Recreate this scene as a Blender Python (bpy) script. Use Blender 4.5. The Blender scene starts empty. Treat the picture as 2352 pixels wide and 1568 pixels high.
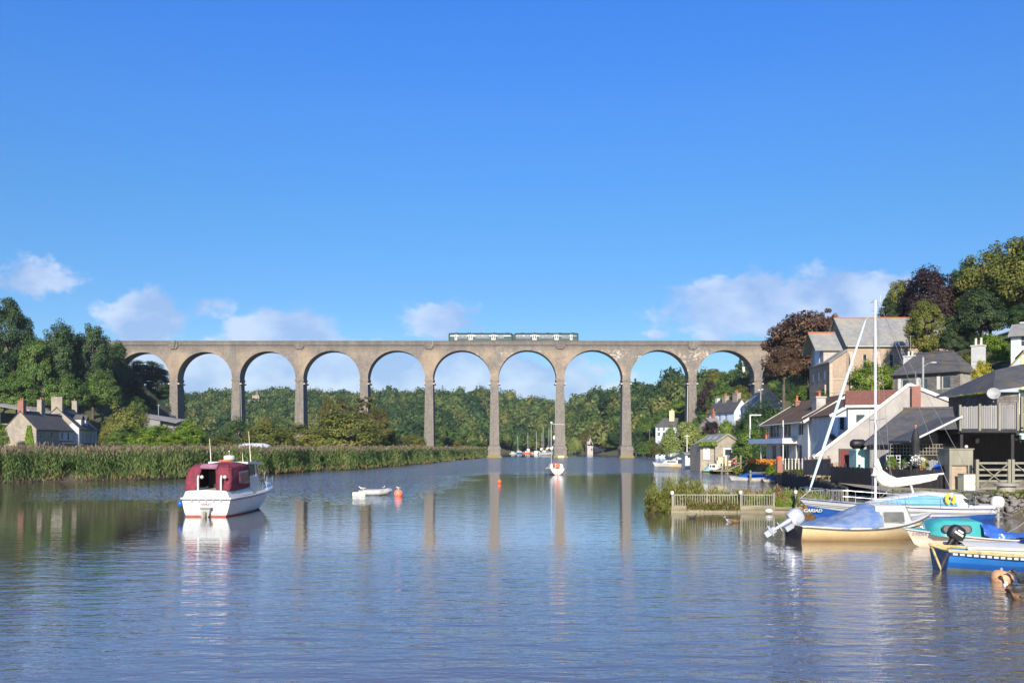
import bpy, math, random
import numpy as np
from mathutils import Vector, Matrix, noise as mnoise

# ------------------------------------------------------------ camera, sky, sun, exposure
SC = bpy.context.scene
COL = SC.collection
FD = 1957.0          # focal length in the pixels of a 2352-wide picture
CH = 3.2             # eye height above the water
cam_d = bpy.data.cameras.new('camera')
cam = bpy.data.objects.new('camera', cam_d)
COL.objects.link(cam)
cam.location = (0, 0, CH)
cam.rotation_euler = (math.radians(90), 0, 0)
cam_d.sensor_width = 36.0
cam_d.lens = 36.0 * FD / 2352.0
cam_d.shift_y = (1028 - 784) / 2352.0
cam_d.clip_start = 0.1
cam_d.clip_end = 20000
SC.camera = cam
SC.view_settings.view_transform = 'Standard'
SC.view_settings.look = 'None'
SC.view_settings.exposure = 0.75
SC.view_settings.gamma = 1.0

SUN_EL = math.radians(27)
SUN_AZ = math.radians(3.5)    # the sun stands behind the camera, this much to its left
sd = bpy.data.lights.new('sun', 'SUN')
sd.energy = 4.7
sd.angle = math.radians(0.5)
sd.color = (1.0, 0.92, 0.80)
sun = bpy.data.objects.new('sun', sd)
COL.objects.link(sun)
to_sun = Vector((-math.sin(SUN_AZ) * math.cos(SUN_EL), -math.cos(SUN_AZ) * math.cos(SUN_EL), math.sin(SUN_EL)))
sun.rotation_euler = to_sun.to_track_quat('Z', 'Y').to_euler()

def NG(nt, typ, **kw):
    n = nt.nodes.new(typ)
    for k, v in kw.items():
        if k in n.inputs.keys():
            n.inputs[k].default_value = v
        else:
            setattr(n, k, v)
    return n

world = bpy.data.worlds.new('World')
SC.world = world
world.use_nodes = True
wt = world.node_tree
wt.nodes.clear()
def wmath(op, a, b=None, c=None, clamp=False):
    n = wt.nodes.new('ShaderNodeMath'); n.operation = op; n.use_clamp = clamp
    for i, v in enumerate((a, b, c)):
        if v is None: continue
        if isinstance(v, (int, float)): n.inputs[i].default_value = v
        else: wt.links.new(v, n.inputs[i])
    return n.outputs[0]
sky = NG(wt, 'ShaderNodeTexSky', sky_type='NISHITA', sun_disc=False)
sky.sun_elevation = SUN_EL
sky.sun_rotation = math.pi + SUN_AZ
sky.air_density = 1.0; sky.dust_density = 0.15; sky.ozone_density = 3.0
hs = NG(wt, 'ShaderNodeHueSaturation', Saturation=1.22, Value=1.0)
wt.links.new(sky.outputs[0], hs.inputs['Color'])
tint = NG(wt, 'ShaderNodeMix', data_type='RGBA', blend_type='MULTIPLY')
tint.inputs[0].default_value = 1.0
tint.inputs[7].default_value = (1.0, 1.0, 1.0, 1)
wt.links.new(hs.outputs[0], tint.inputs[6])
tcz = wt.nodes.new('ShaderNodeTexCoord'); spz = wt.nodes.new('ShaderNodeSeparateXYZ'); wt.links.new(tcz.outputs['Generated'], spz.inputs[0])
tr_ = wt.nodes.new('ShaderNodeValToRGB'); wt.links.new(spz.outputs[2], tr_.inputs[0])
TINTS = [(0, (.54,.64,.79)), (.17, (.60,.74,.90)), (.26, (.67,.87,1.02)), (.36, (.75,.98,1.29)), (.46, (.70,1.03,1.53)), (.9, (.7,1.0,1.6))]
while len(tr_.color_ramp.elements) < len(TINTS): tr_.color_ramp.elements.new(.5)
for e_, (p_, c_) in zip(tr_.color_ramp.elements, TINTS): e_.position = p_; e_.color = c_ + (1,)
wt.links.new(tr_.outputs[0], tint.inputs[7])
tc = wt.nodes.new('ShaderNodeTexCoord')
sep = wt.nodes.new('ShaderNodeSeparateXYZ')
wt.links.new(tc.outputs['Generated'], sep.inputs[0])
ysafe = wmath('MAXIMUM', sep.outputs[1], 0.05)
U = wmath('DIVIDE', sep.outputs[0], ysafe)
V = wmath('DIVIDE', sep.outputs[2], ysafe)
# cumulus low over the valley: centre azimuth / height (tangents of the angles), half widths, weight
CLOUDS = [(-.560, .200, .062, .026, .9), (-.60, .185, .06, .02, .5), (-.435, .150, .058, .030, 1.15), (-.36, .163, .045, .016, .7),
          (-.270, .135, .062, .026, 1.2), (-.085, .150, .050, .024, 1.0), (-.10, .173, .020, .007, .5),
          (.315, .165, .115, .036, 1.35), (.42, .185, .07, .026, 1.0), (.24, .145, .05, .03, .8), (.165, .133, .020, .006, .7),
          (-.36, .085, .14, .04, 1.25), (-.22, .085, .16, .04, 1.2), (-.07, .080, .13, .036, 1.15), (.02, .070, .10, .03, 1.2),
          (.10, .080, .07, .028, .7), (.05, .10, .06, .012, .4), (.55, .15, .12, .04, .9), (-.75, .16, .14, .05, 1.0), (.9, .12, .2, .04, 1.0)]
acc = None
for (cu, cv, wu, wv, wg) in CLOUDS:
    a = wmath('DIVIDE', wmath('SUBTRACT', U, cu), wu)
    b = wmath('DIVIDE', wmath('SUBTRACT', V, cv), wv)
    r = wmath('ADD', wmath('MULTIPLY', a, a), wmath('MULTIPLY', b, b))
    g = wmath('MULTIPLY', wmath('EXPONENT', wmath('MULTIPLY', r, -0.7)), wg)
    acc = g if acc is None else wmath('MAXIMUM', acc, g)
comb = wt.nodes.new('ShaderNodeCombineXYZ')
wt.links.new(U, comb.inputs[0]); wt.links.new(wmath('MULTIPLY', V, 1.5), comb.inputs[1])
n1 = NG(wt, 'ShaderNodeTexNoise', Scale=20.0, Detail=11.0, Roughness=0.62, Distortion=0.15)
wt.links.new(comb.outputs[0], n1.inputs['Vector'])
n2 = NG(wt, 'ShaderNodeTexNoise', Scale=11.0, Detail=5.0, Roughness=0.5)
mp = NG(wt, 'ShaderNodeMapping'); mp.inputs['Location'].default_value = (3.1, -.035, 0)
wt.links.new(comb.outputs[0], mp.inputs[0]); wt.links.new(mp.outputs[0], n2.inputs['Vector'])
dens = wmath('ADD', wmath('MULTIPLY', acc, 0.62), wmath('SUBTRACT', n1.outputs[0], 0.5))
rampd = wt.nodes.new('ShaderNodeMapRange'); rampd.interpolation_type = 'SMOOTHSTEP'
wt.links.new(dens, rampd.inputs[0])
rampd.inputs[1].default_value = 0.25; rampd.inputs[2].default_value = 0.47; rampd.inputs[3].default_value = 0.0; rampd.inputs[4].default_value = 0.66
cc = wt.nodes.new('ShaderNodeValToRGB')
cc.color_ramp.elements[0].position = 0.40; cc.color_ramp.elements[0].color = (2.9, 3.8, 5.9, 1)
cc.color_ramp.elements[1].position = 0.60; cc.color_ramp.elements[1].color = (5.6, 6.1, 7.2, 1)
wt.links.new(n2.outputs[0], cc.inputs[0])
front = wmath('MULTIPLY', rampd.outputs[0], wmath('GREATER_THAN', sep.outputs[1], 0.06))
cm = NG(wt, 'ShaderNodeMix', data_type='RGBA')
wt.links.new(front, cm.inputs[0]); wt.links.new(tint.outputs[2], cm.inputs[6]); wt.links.new(cc.outputs[0], cm.inputs[7])
bg = NG(wt, 'ShaderNodeBackground', Strength=0.086)
wt.links.new(cm.outputs[2], bg.inputs[0])
wo = wt.nodes.new('ShaderNodeOutputWorld')
wt.links.new(bg.outputs[0], wo.inputs[0])

# ------------------------------------------------------------ helpers
PI = math.pi
R = math.radians
def X(dx, Y): return (dx - 1176) / FD * Y
def Z(dy, Y): return CH + (1028 - dy) / FD * Y
def P(dx, dy, Y): return Vector((X(dx, Y), Y, Z(dy, Y)))
rng = random.Random(7)

def metric_uv(me):
    uv = me.uv_layers.new(name='UVMap')
    nl = len(me.loops)
    co = np.empty(len(me.vertices) * 3); me.vertices.foreach_get('co', co); co = co.reshape(-1, 3)
    vi = np.empty(nl, dtype=np.int32); me.loops.foreach_get('vertex_index', vi)
    npoly = len(me.polygons)
    nrm = np.empty(npoly * 3); me.polygons.foreach_get('normal', nrm); nrm = nrm.reshape(-1, 3)
    tot = np.empty(npoly, dtype=np.int32); me.polygons.foreach_get('loop_total', tot)
    n = np.repeat(nrm, tot, axis=0)
    t = np.stack([-n[:, 1], n[:, 0], np.zeros(nl)], 1)
    ln = np.linalg.norm(t, axis=1)
    flat = ln < 0.05
    t[flat] = (1, 0, 0); ln[flat] = 1
    t /= ln[:, None]
    b = np.cross(n, t)
    p = co[vi]
    out = np.stack([(p * t).sum(1), (p * b).sum(1)], 1)
    uv.data.foreach_set('uv', out.astype(np.float32).ravel())

class MB:
    def __init__(s): s.v = []; s.f = []; s.m = []; s.mi = 0
    def add(s, vs, fs):
        b = len(s.v); s.v += [tuple(p) for p in vs]
        s.f += [tuple(b + i for i in f) for f in fs]; s.m += [s.mi] * len(fs); return s
    def box(s, x0, x1, y0, y1, z0, z1):
        return s.add([(x0,y0,z0),(x1,y0,z0),(x1,y1,z0),(x0,y1,z0),(x0,y0,z1),(x1,y0,z1),(x1,y1,z1),(x0,y1,z1)],
                     [(0,3,2,1),(4,5,6,7),(0,1,5,4),(1,2,6,5),(2,3,7,6),(3,0,4,7)])
    def bar(s, a, b, w, h=None, up=(0,0,1)):
        a = Vector(a); b = Vector(b); h = w if h is None else h
        d = (b - a).normalized(); u = Vector(up)
        if abs(d.dot(u)) > .98: u = Vector((0,1,0))
        r = d.cross(u).normalized(); u = r.cross(d).normalized()
        vs = []
        for p in (a, b):
            for (i, j) in ((-1,-1),(1,-1),(1,1),(-1,1)):
                vs.append(p + r * (w/2*i) + u * (h/2*j))
        return s.add(vs, [(0,1,2,3),(7,6,5,4),(0,4,5,1),(1,5,6,2),(2,6,7,3),(3,7,4,0)])
    def tube(s, pts, r, n=8, cap=True):
        pts = [Vector(p) for p in pts]
        rs = r if isinstance(r, (list, tuple)) else [r] * len(pts)
        rings = []
        u = None
        for i, p in enumerate(pts):
            d = (pts[min(i+1, len(pts)-1)] - pts[max(i-1, 0)]).normalized()
            if u is None:
                u = d.orthogonal().normalized()
            else:
                u = (u - d * u.dot(d)).normalized()
            w = d.cross(u)
            rings.append([p + (u * math.cos(2*PI*k/n) + w * math.sin(2*PI*k/n)) * rs[i] for k in range(n)])
        return s.loft(rings, cap=cap)
    def loft(s, rings, closed=True, cap=True):
        n = len(rings[0]); vs = [p for r_ in rings for p in r_]; fs = []
        m = n if closed else n - 1
        for i in range(len(rings) - 1):
            for k in range(m):
                a = i*n + k; b = i*n + (k+1) % n
                fs.append((a, b, b+n, a+n))
        if cap and closed:
            fs.append(tuple(range(n-1, -1, -1))); fs.append(tuple(range((len(rings)-1)*n, len(rings)*n)))
        return s.add(vs, fs)
    def lathe(s, prof, n=14, c=(0,0,0)):
        rings = [[(c[0] + r_*math.cos(2*PI*k/n), c[1] + r_*math.sin(2*PI*k/n), c[2] + z) for k in range(n)] for (r_, z) in prof]
        return s.loft(rings)
    def ball(s, c, r, n=12, m=8, sc=(1,1,1)):
        rings = []
        for i in range(m+1):
            a = -PI/2 + PI*i/m
            rr = max(1e-3, math.cos(a)) * r
            rings.append([(c[0]+sc[0]*rr*math.cos(2*PI*k/n), c[1]+sc[1]*rr*math.sin(2*PI*k/n), c[2]+sc[2]*r*math.sin(a)) for k in range(n)])
        return s.loft(rings)
    def prism(s, poly, y0, y1):
        """polygon in xz, extruded along y"""
        n = len(poly)
        vs = [(x, y0, z) for x, z in poly] + [(x, y1, z) for x, z in poly]
        fs = [tuple(range(n)), tuple(range(2*n-1, n-1, -1))]
        for i in range(n):
            j = (i+1) % n
            fs.append((i, i+n, j+n, j))
        return s.add(vs, fs)
    def prismx(s, poly, x0, x1):
        """polygon in yz, extruded along x"""
        n = len(poly)
        vs = [(x0, y, z) for y, z in poly] + [(x1, y, z) for y, z in poly]
        fs = [tuple(range(n-1, -1, -1)), tuple(range(n, 2*n))]
        for i in range(n):
            j = (i+1) % n
            fs.append((i, j, j+n, i+n))
        return s.add(vs, fs)
    def torus(s, c, r, r2, n=20, m=8, ax='y'):
        rings = []
        for i in range(n+1):
            a = 2*PI*i/n; ring = []
            for k in range(m):
                b = 2*PI*k/m; rr = r + r2*math.cos(b); h = r2*math.sin(b)
                p = (rr*math.cos(a), h, rr*math.sin(a)) if ax == 'y' else (rr*math.cos(a), rr*math.sin(a), h)
                ring.append((c[0]+p[0], c[1]+p[1], c[2]+p[2]))
            rings.append(ring)
        return s.loft(rings, cap=False)
    def build(s, name, mats, parent=None, smooth=None, loc=None, rz=0, fix=True):
        me = bpy.data.meshes.new(name)
        me.from_pydata(s.v, [], s.f)
        mats = mats if isinstance(mats, (list, tuple)) else [mats]
        for m_ in mats: me.materials.append(m_)
        if len(mats) > 1: me.polygons.foreach_set('material_index', s.m)
        if fix:
            import bmesh
            bm = bmesh.new(); bm.from_mesh(me); bmesh.ops.recalc_face_normals(bm, faces=bm.faces); bm.to_mesh(me); bm.free()
        me.update(); metric_uv(me)
        if smooth is not None:
            me.shade_smooth(); me.set_sharp_from_angle(angle=R(smooth))
        o = bpy.data.objects.new(name, me); COL.objects.link(o)
        if parent is not None: o.parent = parent
        if loc is not None: o.location = loc
        o.rotation_euler[2] = rz
        return o

def tag(o, label=None, cat=None, group=None, kind=None):
    if label: o['label'] = label
    if cat: o['category'] = cat
    if group: o['group'] = group
    if kind: o['kind'] = kind
    return o
def thing(name, label, cat, loc=(0,0,0), rz=0, group=None):
    o = bpy.data.objects.new(name, None); COL.objects.link(o)
    o.empty_display_size = .3
    o.location = loc; o.rotation_euler = (0, 0, rz)
    return tag(o, label, cat, group)
def copy_tree(o, parent=None):
    c = o.copy(); COL.objects.link(c); c.parent = parent
    for ch in [q for q in bpy.data.objects if q.parent == o]:
        copy_tree(ch, c)
    return c
def npmesh(name, verts, quads, tintv=None, mats=(), mi=None):
    me = bpy.data.meshes.new(name)
    nv = len(verts); nf = len(quads); k = quads.shape[1]
    me.vertices.add(nv); me.vertices.foreach_set('co', verts.astype(np.float32).ravel())
    me.loops.add(nf * k); me.loops.foreach_set('vertex_index', quads.astype(np.int32).ravel())
    me.polygons.add(nf)
    me.polygons.foreach_set('loop_start', np.arange(0, nf*k, k, dtype=np.int32))
    try: me.polygons.foreach_set('loop_total', np.full(nf, k, dtype=np.int32))
    except Exception: pass
    for m_ in mats: me.materials.append(m_)
    if mi is not None: me.polygons.foreach_set('material_index', mi.astype(np.int32))
    if tintv is not None:
        at = me.attributes.new('tint', 'FLOAT', 'FACE'); at.data.foreach_set('value', tintv.astype(np.float32))
    me.update(calc_edges=True); me.validate()
    return me
def text_mesh(txt, size, name, mat, parent, loc, rot, extrude=.004, shear=0.0, bold=0.0, spacing=1.0):
    cu = bpy.data.curves.new(name, 'FONT'); cu.body = txt; cu.size = size; cu.extrude = extrude; cu.shear = shear; cu.offset = bold
    cu.space_character = spacing
    cu.align_x = 'CENTER'; cu.align_y = 'CENTER'
    t = bpy.data.objects.new(name + '_curve', cu); COL.objects.link(t)
    dg = bpy.context.evaluated_depsgraph_get(); dg.update()
    me = bpy.data.meshes.new_from_object(t.evaluated_get(dg))
    bpy.data.objects.remove(t); bpy.data.curves.remove(cu)
    me.materials.clear(); me.materials.append(mat); me.name = name
    o = bpy.data.objects.new(name, me); COL.objects.link(o); o.parent = parent
    o.location = loc; o.rotation_euler = rot
    return o

# ------------------------------------------------------------ materials
def newmat(name):
    m = bpy.data.materials.new(name); m.use_nodes = True
    nt = m.node_tree; nt.nodes.clear()
    out = nt.nodes.new('ShaderNodeOutputMaterial')
    b = nt.nodes.new('ShaderNodeBsdfPrincipled'); nt.links.new(b.outputs[0], out.inputs[0])
    return m, nt, b, out
def c4(c): return (c[0], c[1], c[2], 1)
def mixc(nt, fac, a, b, blend='MIX'):
    n = nt.nodes.new('ShaderNodeMix'); n.data_type = 'RGBA'; n.blend_type = blend
    for i, v in ((0, fac), (6, a), (7, b)):
        if isinstance(v, (int, float)): n.inputs[i].default_value = v
        elif isinstance(v, (tuple, list)): n.inputs[i].default_value = c4(v)
        else: nt.links.new(v, n.inputs[i])
    return n.outputs[2]
def rampv(nt, src, p0, p1, v0=0., v1=1.):
    n = nt.nodes.new('ShaderNodeMapRange'); n.inputs[1].default_value = p0; n.inputs[2].default_value = p1
    n.inputs[3].default_value = v0; n.inputs[4].default_value = v1; n.clamp = True
    nt.links.new(src, n.inputs[0]); return n.outputs[0]
def noi(nt, scale, detail=5, rough=.6, coord='Object', stretch=(1,1,1), dist=0):
    t = nt.nodes.new('ShaderNodeTexCoord'); mp = nt.nodes.new('ShaderNodeMapping'); mp.inputs['Scale'].default_value = stretch
    nt.links.new(t.outputs[coord], mp.inputs[0])
    n = nt.nodes.new('ShaderNodeTexNoise'); n.inputs['Scale'].default_value = scale; n.inputs['Detail'].default_value = detail
    n.inputs['Roughness'].default_value = rough; n.inputs['Distortion'].default_value = dist
    nt.links.new(mp.outputs[0], n.inputs['Vector']); return n.outputs[0]
def bump(nt, b, h, strength=.4, dist=.02):
    n = nt.nodes.new('ShaderNodeBump'); n.inputs['Strength'].default_value = strength; n.inputs['Distance'].default_value = dist
    nt.links.new(h, n.inputs['Height']); nt.links.new(n.outputs[0], b.inputs['Normal'])
def M(name, c1, c2=None, scale=3., rough=.7, bmp=0., bscale=25., metal=0., spec=.4, stretch=(1,1,1), dirt=None, dscale=1.2, coat=0., lo=.35, hi=.65):
    m, nt, b, _ = newmat(name)
    c2 = c2 or tuple(x*.78 for x in c1)
    col = mixc(nt, rampv(nt, noi(nt, scale, stretch=stretch), lo, hi), c1, c2)
    if dirt: col = mixc(nt, rampv(nt, noi(nt, dscale, 7, .65), .5, .72), col, dirt)
    nt.links.new(col, b.inputs['Base Color'])
    b.inputs['Roughness'].default_value = rough; b.inputs['Metallic'].default_value = metal
    b.inputs['Specular IOR Level'].default_value = spec; b.inputs['Coat Weight'].default_value = coat
    if bmp: bump(nt, b, noi(nt, bscale, 4), bmp, .03)
    return m
def brick(name, c1, c2, mortar, bw, bh, ms=.012, rough=.85, dirt=None, rot=0, dscale=.5, bmp=.5, squash=1., offset=.5, dlo=.48, dhi=.7, vary=.35):
    m, nt, b, _ = newmat(name)
    t = nt.nodes.new('ShaderNodeTexCoord'); mp = nt.nodes.new('ShaderNodeMapping'); mp.inputs['Rotation'].default_value = (0, 0, rot)
    nt.links.new(t.outputs['UV'], mp.inputs[0])
    # wobble so the joints are not ruled
    nz = nt.nodes.new('ShaderNodeTexNoise'); nz.inputs['Scale'].default_value = 1.3; nt.links.new(mp.outputs[0], nz.inputs['Vector'])
    wob = nt.nodes.new('ShaderNodeMix'); wob.data_type = 'VECTOR'; wob.inputs[0].default_value = min(.5, bh * .25)
    nt.links.new(mp.outputs[0], wob.inputs[4])
    va = nt.nodes.new('ShaderNodeVectorMath'); va.operation = 'ADD'
    nt.links.new(mp.outputs[0], va.inputs[0]); nt.links.new(nz.outputs['Color'], va.inputs[1]); nt.links.new(va.outputs[0], wob.inputs[5])
    br = nt.nodes.new('ShaderNodeTexBrick'); br.offset = offset; br.squash = squash
    br.inputs['Scale'].default_value = 1.0; br.inputs['Brick Width'].default_value = bw; br.inputs['Row Height'].default_value = bh
    br.inputs['Mortar Size'].default_value = ms; br.inputs['Mortar Smooth'].default_value = .2
    br.inputs['Color1'].default_value = c4(c1); br.inputs['Color2'].default_value = c4(c2); br.inputs['Mortar'].default_value = c4(mortar)
    nt.links.new(wob.outputs[1], br.inputs['Vector'])
    col = mixc(nt, rampv(nt, noi(nt, .9, 6), .3, .7, 0, vary), br.outputs[0], tuple(x*.45 for x in c1))
    if dirt: col = mixc(nt, rampv(nt, noi(nt, dscale, 7, .7), dlo, dhi), col, dirt)
    nt.links.new(col, b.inputs['Base Color']); b.inputs['Roughness'].default_value = rough
    b.inputs['Specular IOR Level'].default_value = .25
    if bmp: bump(nt, b, br.outputs[1], -bmp, .02)
    return m
def leafmat(name, cols, transl=.2):
    """cols: three colours over the tint attribute 0..1"""
    m, nt, b, out = newmat(name)
    at = nt.nodes.new('ShaderNodeAttribute'); at.attribute_name = 'tint'
    g = nt.nodes.new('ShaderNodeNewGeometry')
    f = nt.nodes.new('ShaderNodeMath'); f.operation = 'MULTIPLY_ADD'; f.inputs[1].default_value = .35
    nt.links.new(g.outputs['Random Per Island'], f.inputs[0]); nt.links.new(at.outputs['Fac'], f.inputs[2])
    f2 = nt.nodes.new('ShaderNodeMath'); f2.operation = 'SUBTRACT'; f2.inputs[1].default_value = .17; nt.links.new(f.outputs[0], f2.inputs[0])
    rp = nt.nodes.new('ShaderNodeValToRGB'); e = rp.color_ramp.elements
    e[0].position = 0; e[0].color = c4(cols[0]); e[1].position = 1; e[1].color = c4(cols[2])
    k = e.new(.5); k.color = c4(cols[1]); nt.links.new(f2.outputs[0], rp.inputs[0])
    nt.links.new(rp.outputs[0], b.inputs['Base Color']); b.inputs['Roughness'].default_value = .55; b.inputs['Specular IOR Level'].default_value = .25
    tr = nt.nodes.new('ShaderNodeBsdfTranslucent'); nt.links.new(rp.outputs[0], tr.inputs[0])
    ms = nt.nodes.new('ShaderNodeMixShader'); ms.inputs[0].default_value = transl
    nt.links.new(b.outputs[0], ms.inputs[1]); nt.links.new(tr.outputs[0], ms.inputs[2]); nt.links.new(ms.outputs[0], out.inputs[0])
    return m

K = {}
K['white'] = M('white_paint', (.60,.59,.55), (.50,.49,.45), 2, .45, dirt=(.5,.48,.42), dscale=1.6)
K['render'] = M('white_render', (.54,.54,.51), (.44,.44,.41), 1.2, .85, .25, 30, dirt=(.44,.43,.40), dscale=.7)
K['bluewhite'] = M('pale_blue_and_shaded_white', (.60,.68,.78), (.52,.60,.70), 1.2, .85, .2, 30)  # pale blue paint, also used to tint white walls as if shaded
K['greyrender'] = M('grey_render', (.41,.375,.335), (.34,.31,.28), .9, .9, .3, 40, dirt=(.28,.25,.22), dscale=.6)
K['cream'] = M('cream_paint', (.66,.55,.34), (.62,.47,.26), 1.5, .4, dirt=(.70,.50,.24), dscale=1.1)
K['gel'] = M('white_gelcoat', (.54,.53,.49), (.47,.46,.42), 2.0, .34, coat=.2, dirt=(.58,.54,.44), dscale=2.2)
def scum(m, z0, z1, col):
    # tide scum: a stain along the waterline
    nt = m.node_tree; b = next(n for n in nt.nodes if n.type == 'BSDF_PRINCIPLED'); src = b.inputs['Base Color'].links[0].from_socket
    g = nt.nodes.new('ShaderNodeNewGeometry'); sp = nt.nodes.new('ShaderNodeSeparateXYZ'); nt.links.new(g.outputs['Position'], sp.inputs[0])
    a = nt.nodes.new('ShaderNodeMath'); a.operation = 'MULTIPLY_ADD'; a.inputs[1].default_value = .22
    nt.links.new(noi(nt, 5, 5, .7, stretch=(1,1,.6)), a.inputs[0]); nt.links.new(sp.outputs[2], a.inputs[2])
    nt.links.new(mixc(nt, rampv(nt, a.outputs[0], z1, z0, 0, .8), src, col), b.inputs['Base Color'])
scum(K['gel'], .12, .26, (.20,.17,.10)); scum(K['cream'], .12, .42, (.36,.22,.09))
K['glass'] = M('window_glass', (.025,.032,.038), (.05,.06,.065), .6, .06, spec=.8)
K['lglass'] = M('tinted_glass', (.10,.10,.09), (.16,.15,.12), 3, .12, spec=.6)
K['black'] = M('black_paint', (.012,.012,.013), (.02,.02,.02), 3, .5)
K['tar'] = M('tar_and_shade_black', (.014,.013,.013), (.030,.027,.025), 2, .7, stretch=(6,6,.5))  # tar; also the painted darkness of the undercroft and under the shrubs
K['slate'] = brick('slate_roof', (.075,.075,.082), (.11,.105,.105), (.03,.03,.03), .30, .22, .008, .75, dirt=(.115,.10,.06), dscale=.6, bmp=.8)
K['slatelight'] = brick('weathered_slate', (.22,.22,.21), (.28,.275,.255), (.12,.12,.11), .45, .32, .01, .8, dirt=(.30,.27,.19), dscale=.35, bmp=.6)
K['browntile'] = brick('brown_tile', (.105,.062,.040), (.15,.085,.052), (.04,.03,.02), .30, .26, .012, .85, dirt=(.13,.12,.035), dscale=.5, bmp=.8)
K['redtile'] = brick('red_brown_tile', (.24,.10,.07), (.18,.075,.055), (.08,.05,.04), .26, .24, .02, .85, bmp=1.0)
K['asbestos'] = M('corrugated_sheet', (.27,.25,.235), (.18,.165,.155), 1.0, .85, stretch=(.3, 6, 1), dirt=(.12,.12,.09), dscale=.4)
K['stone'] = brick('rubble_stone', (.38,.33,.26), (.22,.19,.15), (.34,.31,.26), .33, .13, .022, .9, dirt=(.40,.32,.20), dscale=.6, bmp=.9, squash=1.3, vary=.6)
K['stonelit'] = brick('buff_stone', (.46,.33,.22), (.34,.26,.19), (.42,.36,.29), .38, .16, .02, .9, dirt=(.30,.21,.15), dscale=.5, bmp=.8, squash=1.3, vary=.5)
K['stonedark'] = brick('dark_stone', (.16,.145,.13), (.26,.24,.21), (.11,.10,.09), .36, .16, .02, .9, dirt=(.07,.065,.06), dscale=.8, bmp=.9, squash=1.4, vary=.7)
K['patchstone'] = brick('whitewashed_stone', (.62,.60,.55), (.05,.05,.05), (.60,.58,.52), .38, .18, .03, .9, bmp=.7)
K['redbrick'] = brick('red_brick', (.34,.115,.07), (.26,.09,.06), (.30,.24,.20), .22, .075, .01, .9, bmp=.5)
K['terracotta'] = M('terracotta', (.50,.15,.06), (.38,.11,.05), 5, .8)
K['pale_pot'] = M('buff_chimney_pot', (.66,.60,.46), (.54,.48,.36), 5, .8)
K['oak'] = M('weathered_oak', (.27,.25,.18), (.18,.17,.125), 2.5, .85, .3, 20, stretch=(1,1,.25), dirt=(.22,.20,.15), dscale=3)
K['greywood'] = brick('grey_boards', (.30,.29,.27), (.23,.22,.21), (.05,.05,.05), 3.0, .14, .008, .9, rot=PI/2, bmp=.4)
K['brownwood'] = brick('brown_boards', (.34,.22,.14), (.24,.16,.11), (.02,.02,.02), 3.0, .15, .01, .9, rot=PI/2, bmp=.4, dirt=(.06,.05,.04), dscale=.8)
K['darkboards'] = brick('dark_boards', (.045,.045,.05), (.03,.03,.035), (.01,.01,.01), 3.0, .16, .01, .8, rot=PI/2, bmp=.4)
K['maroonwood'] = brick('maroon_boards', (.20,.055,.045), (.16,.045,.04), (.05,.02,.02), 3.0, .12, .01, .8, rot=PI/2, bmp=.3)
K['bark'] = M('bark', (.13,.105,.08), (.07,.06,.045), 4, .9, .5, 12, stretch=(1,1,.3))
K['steel'] = M('stainless', (.62,.62,.62), (.5,.5,.5), 4, .25, metal=1)
K['alu'] = M('aluminium_mast', (.76,.75,.72), (.66,.65,.62), 2, .4, metal=.3)
K['rope'] = M('rope', (.36,.32,.24), (.26,.22,.16), 30, .9)
K['wire'] = M('wire', (.30,.30,.30), (.22,.22,.22), 10, .5, metal=.5)
K['orange'] = M('orange_plastic', (.85,.13,.05), (.75,.10,.04), 3, .4)
K['pinkbuoy'] = M('faded_orange_plastic', (.88,.20,.12), (.80,.16,.09), 3, .45)
K['oldbuoy'] = M('stained_buoy', (.62,.34,.17), (.5,.26,.12), 2, .6, dirt=(.33,.17,.07), dscale=5)
K['yellow'] = M('yellow_foam', (.88,.55,.02), (.8,.48,.02), 5, .5)
K['redpaint'] = M('red_paint', (.55,.04,.03), (.42,.03,.03), 3, .4)
K['antifoul'] = M('red_antifouling', (.36,.06,.045), (.26,.05,.04), 3, .7, dirt=(.15,.08,.05), dscale=3)
K['maroon'] = M('maroon_canvas', (.19,.026,.042), (.11,.018,.028), 3.5, .85, .9, 7)
K['navy'] = M('navy_paint', (.012,.035,.15), (.01,.025,.11), 2, .2, coat=.4)
K['bluehull'] = M('royal_blue_paint', (.02,.10,.36), (.015,.075,.28), 2, .25, coat=.3)
K['skyblue'] = M('bright_blue_paint', (.025,.18,.50), (.02,.14,.42), 2, .35, dirt=(.05,.17,.40), dscale=4)
K['bluetarp'] = M('blue_tarpaulin', (.045,.13,.45), (.03,.09,.35), 2.5, .35, .5, 4, spec=.6)
K['fadedcover'] = M('faded_blue_cover', (.085,.15,.32), (.20,.25,.33), 2.2, .8, .9, 8)
K['teal'] = M('turquoise_gelcoat', (.05,.33,.31), (.045,.28,.27), 2, .3, coat=.3)
K['lightteal'] = M('light_blue_canvas', (.14,.34,.46), (.11,.28,.40), 2, .7, .3, 4)
K['green'] = M('dark_green_paint', (.015,.12,.075), (.012,.09,.055), 2, .3, coat=.3)
K['mint'] = M('pale_mint_paint', (.45,.66,.55), (.40,.60,.50), 2, .7)
K['sail'] = M('cream_sailcloth', (.78,.72,.56), (.68,.62,.47), 3, .8, .4, 6)
K['trainlight'] = M('train_cream', (.50,.49,.42), (.42,.41,.36), 2, .4)
K['traingreen'] = M('train_green', (.022,.062,.056), (.018,.05,.046), 1, .3, coat=.2)
K['trainroof'] = M('train_roof', (.06,.065,.07), (.04,.045,.05), 1, .6)
K['grey'] = M('grey_paint', (.33,.33,.32), (.26,.26,.25), 3, .6)
K['rubber'] = M('grey_rubber', (.42,.42,.40), (.33,.33,.31), 3, .55, dirt=(.22,.2,.15), dscale=4)
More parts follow.
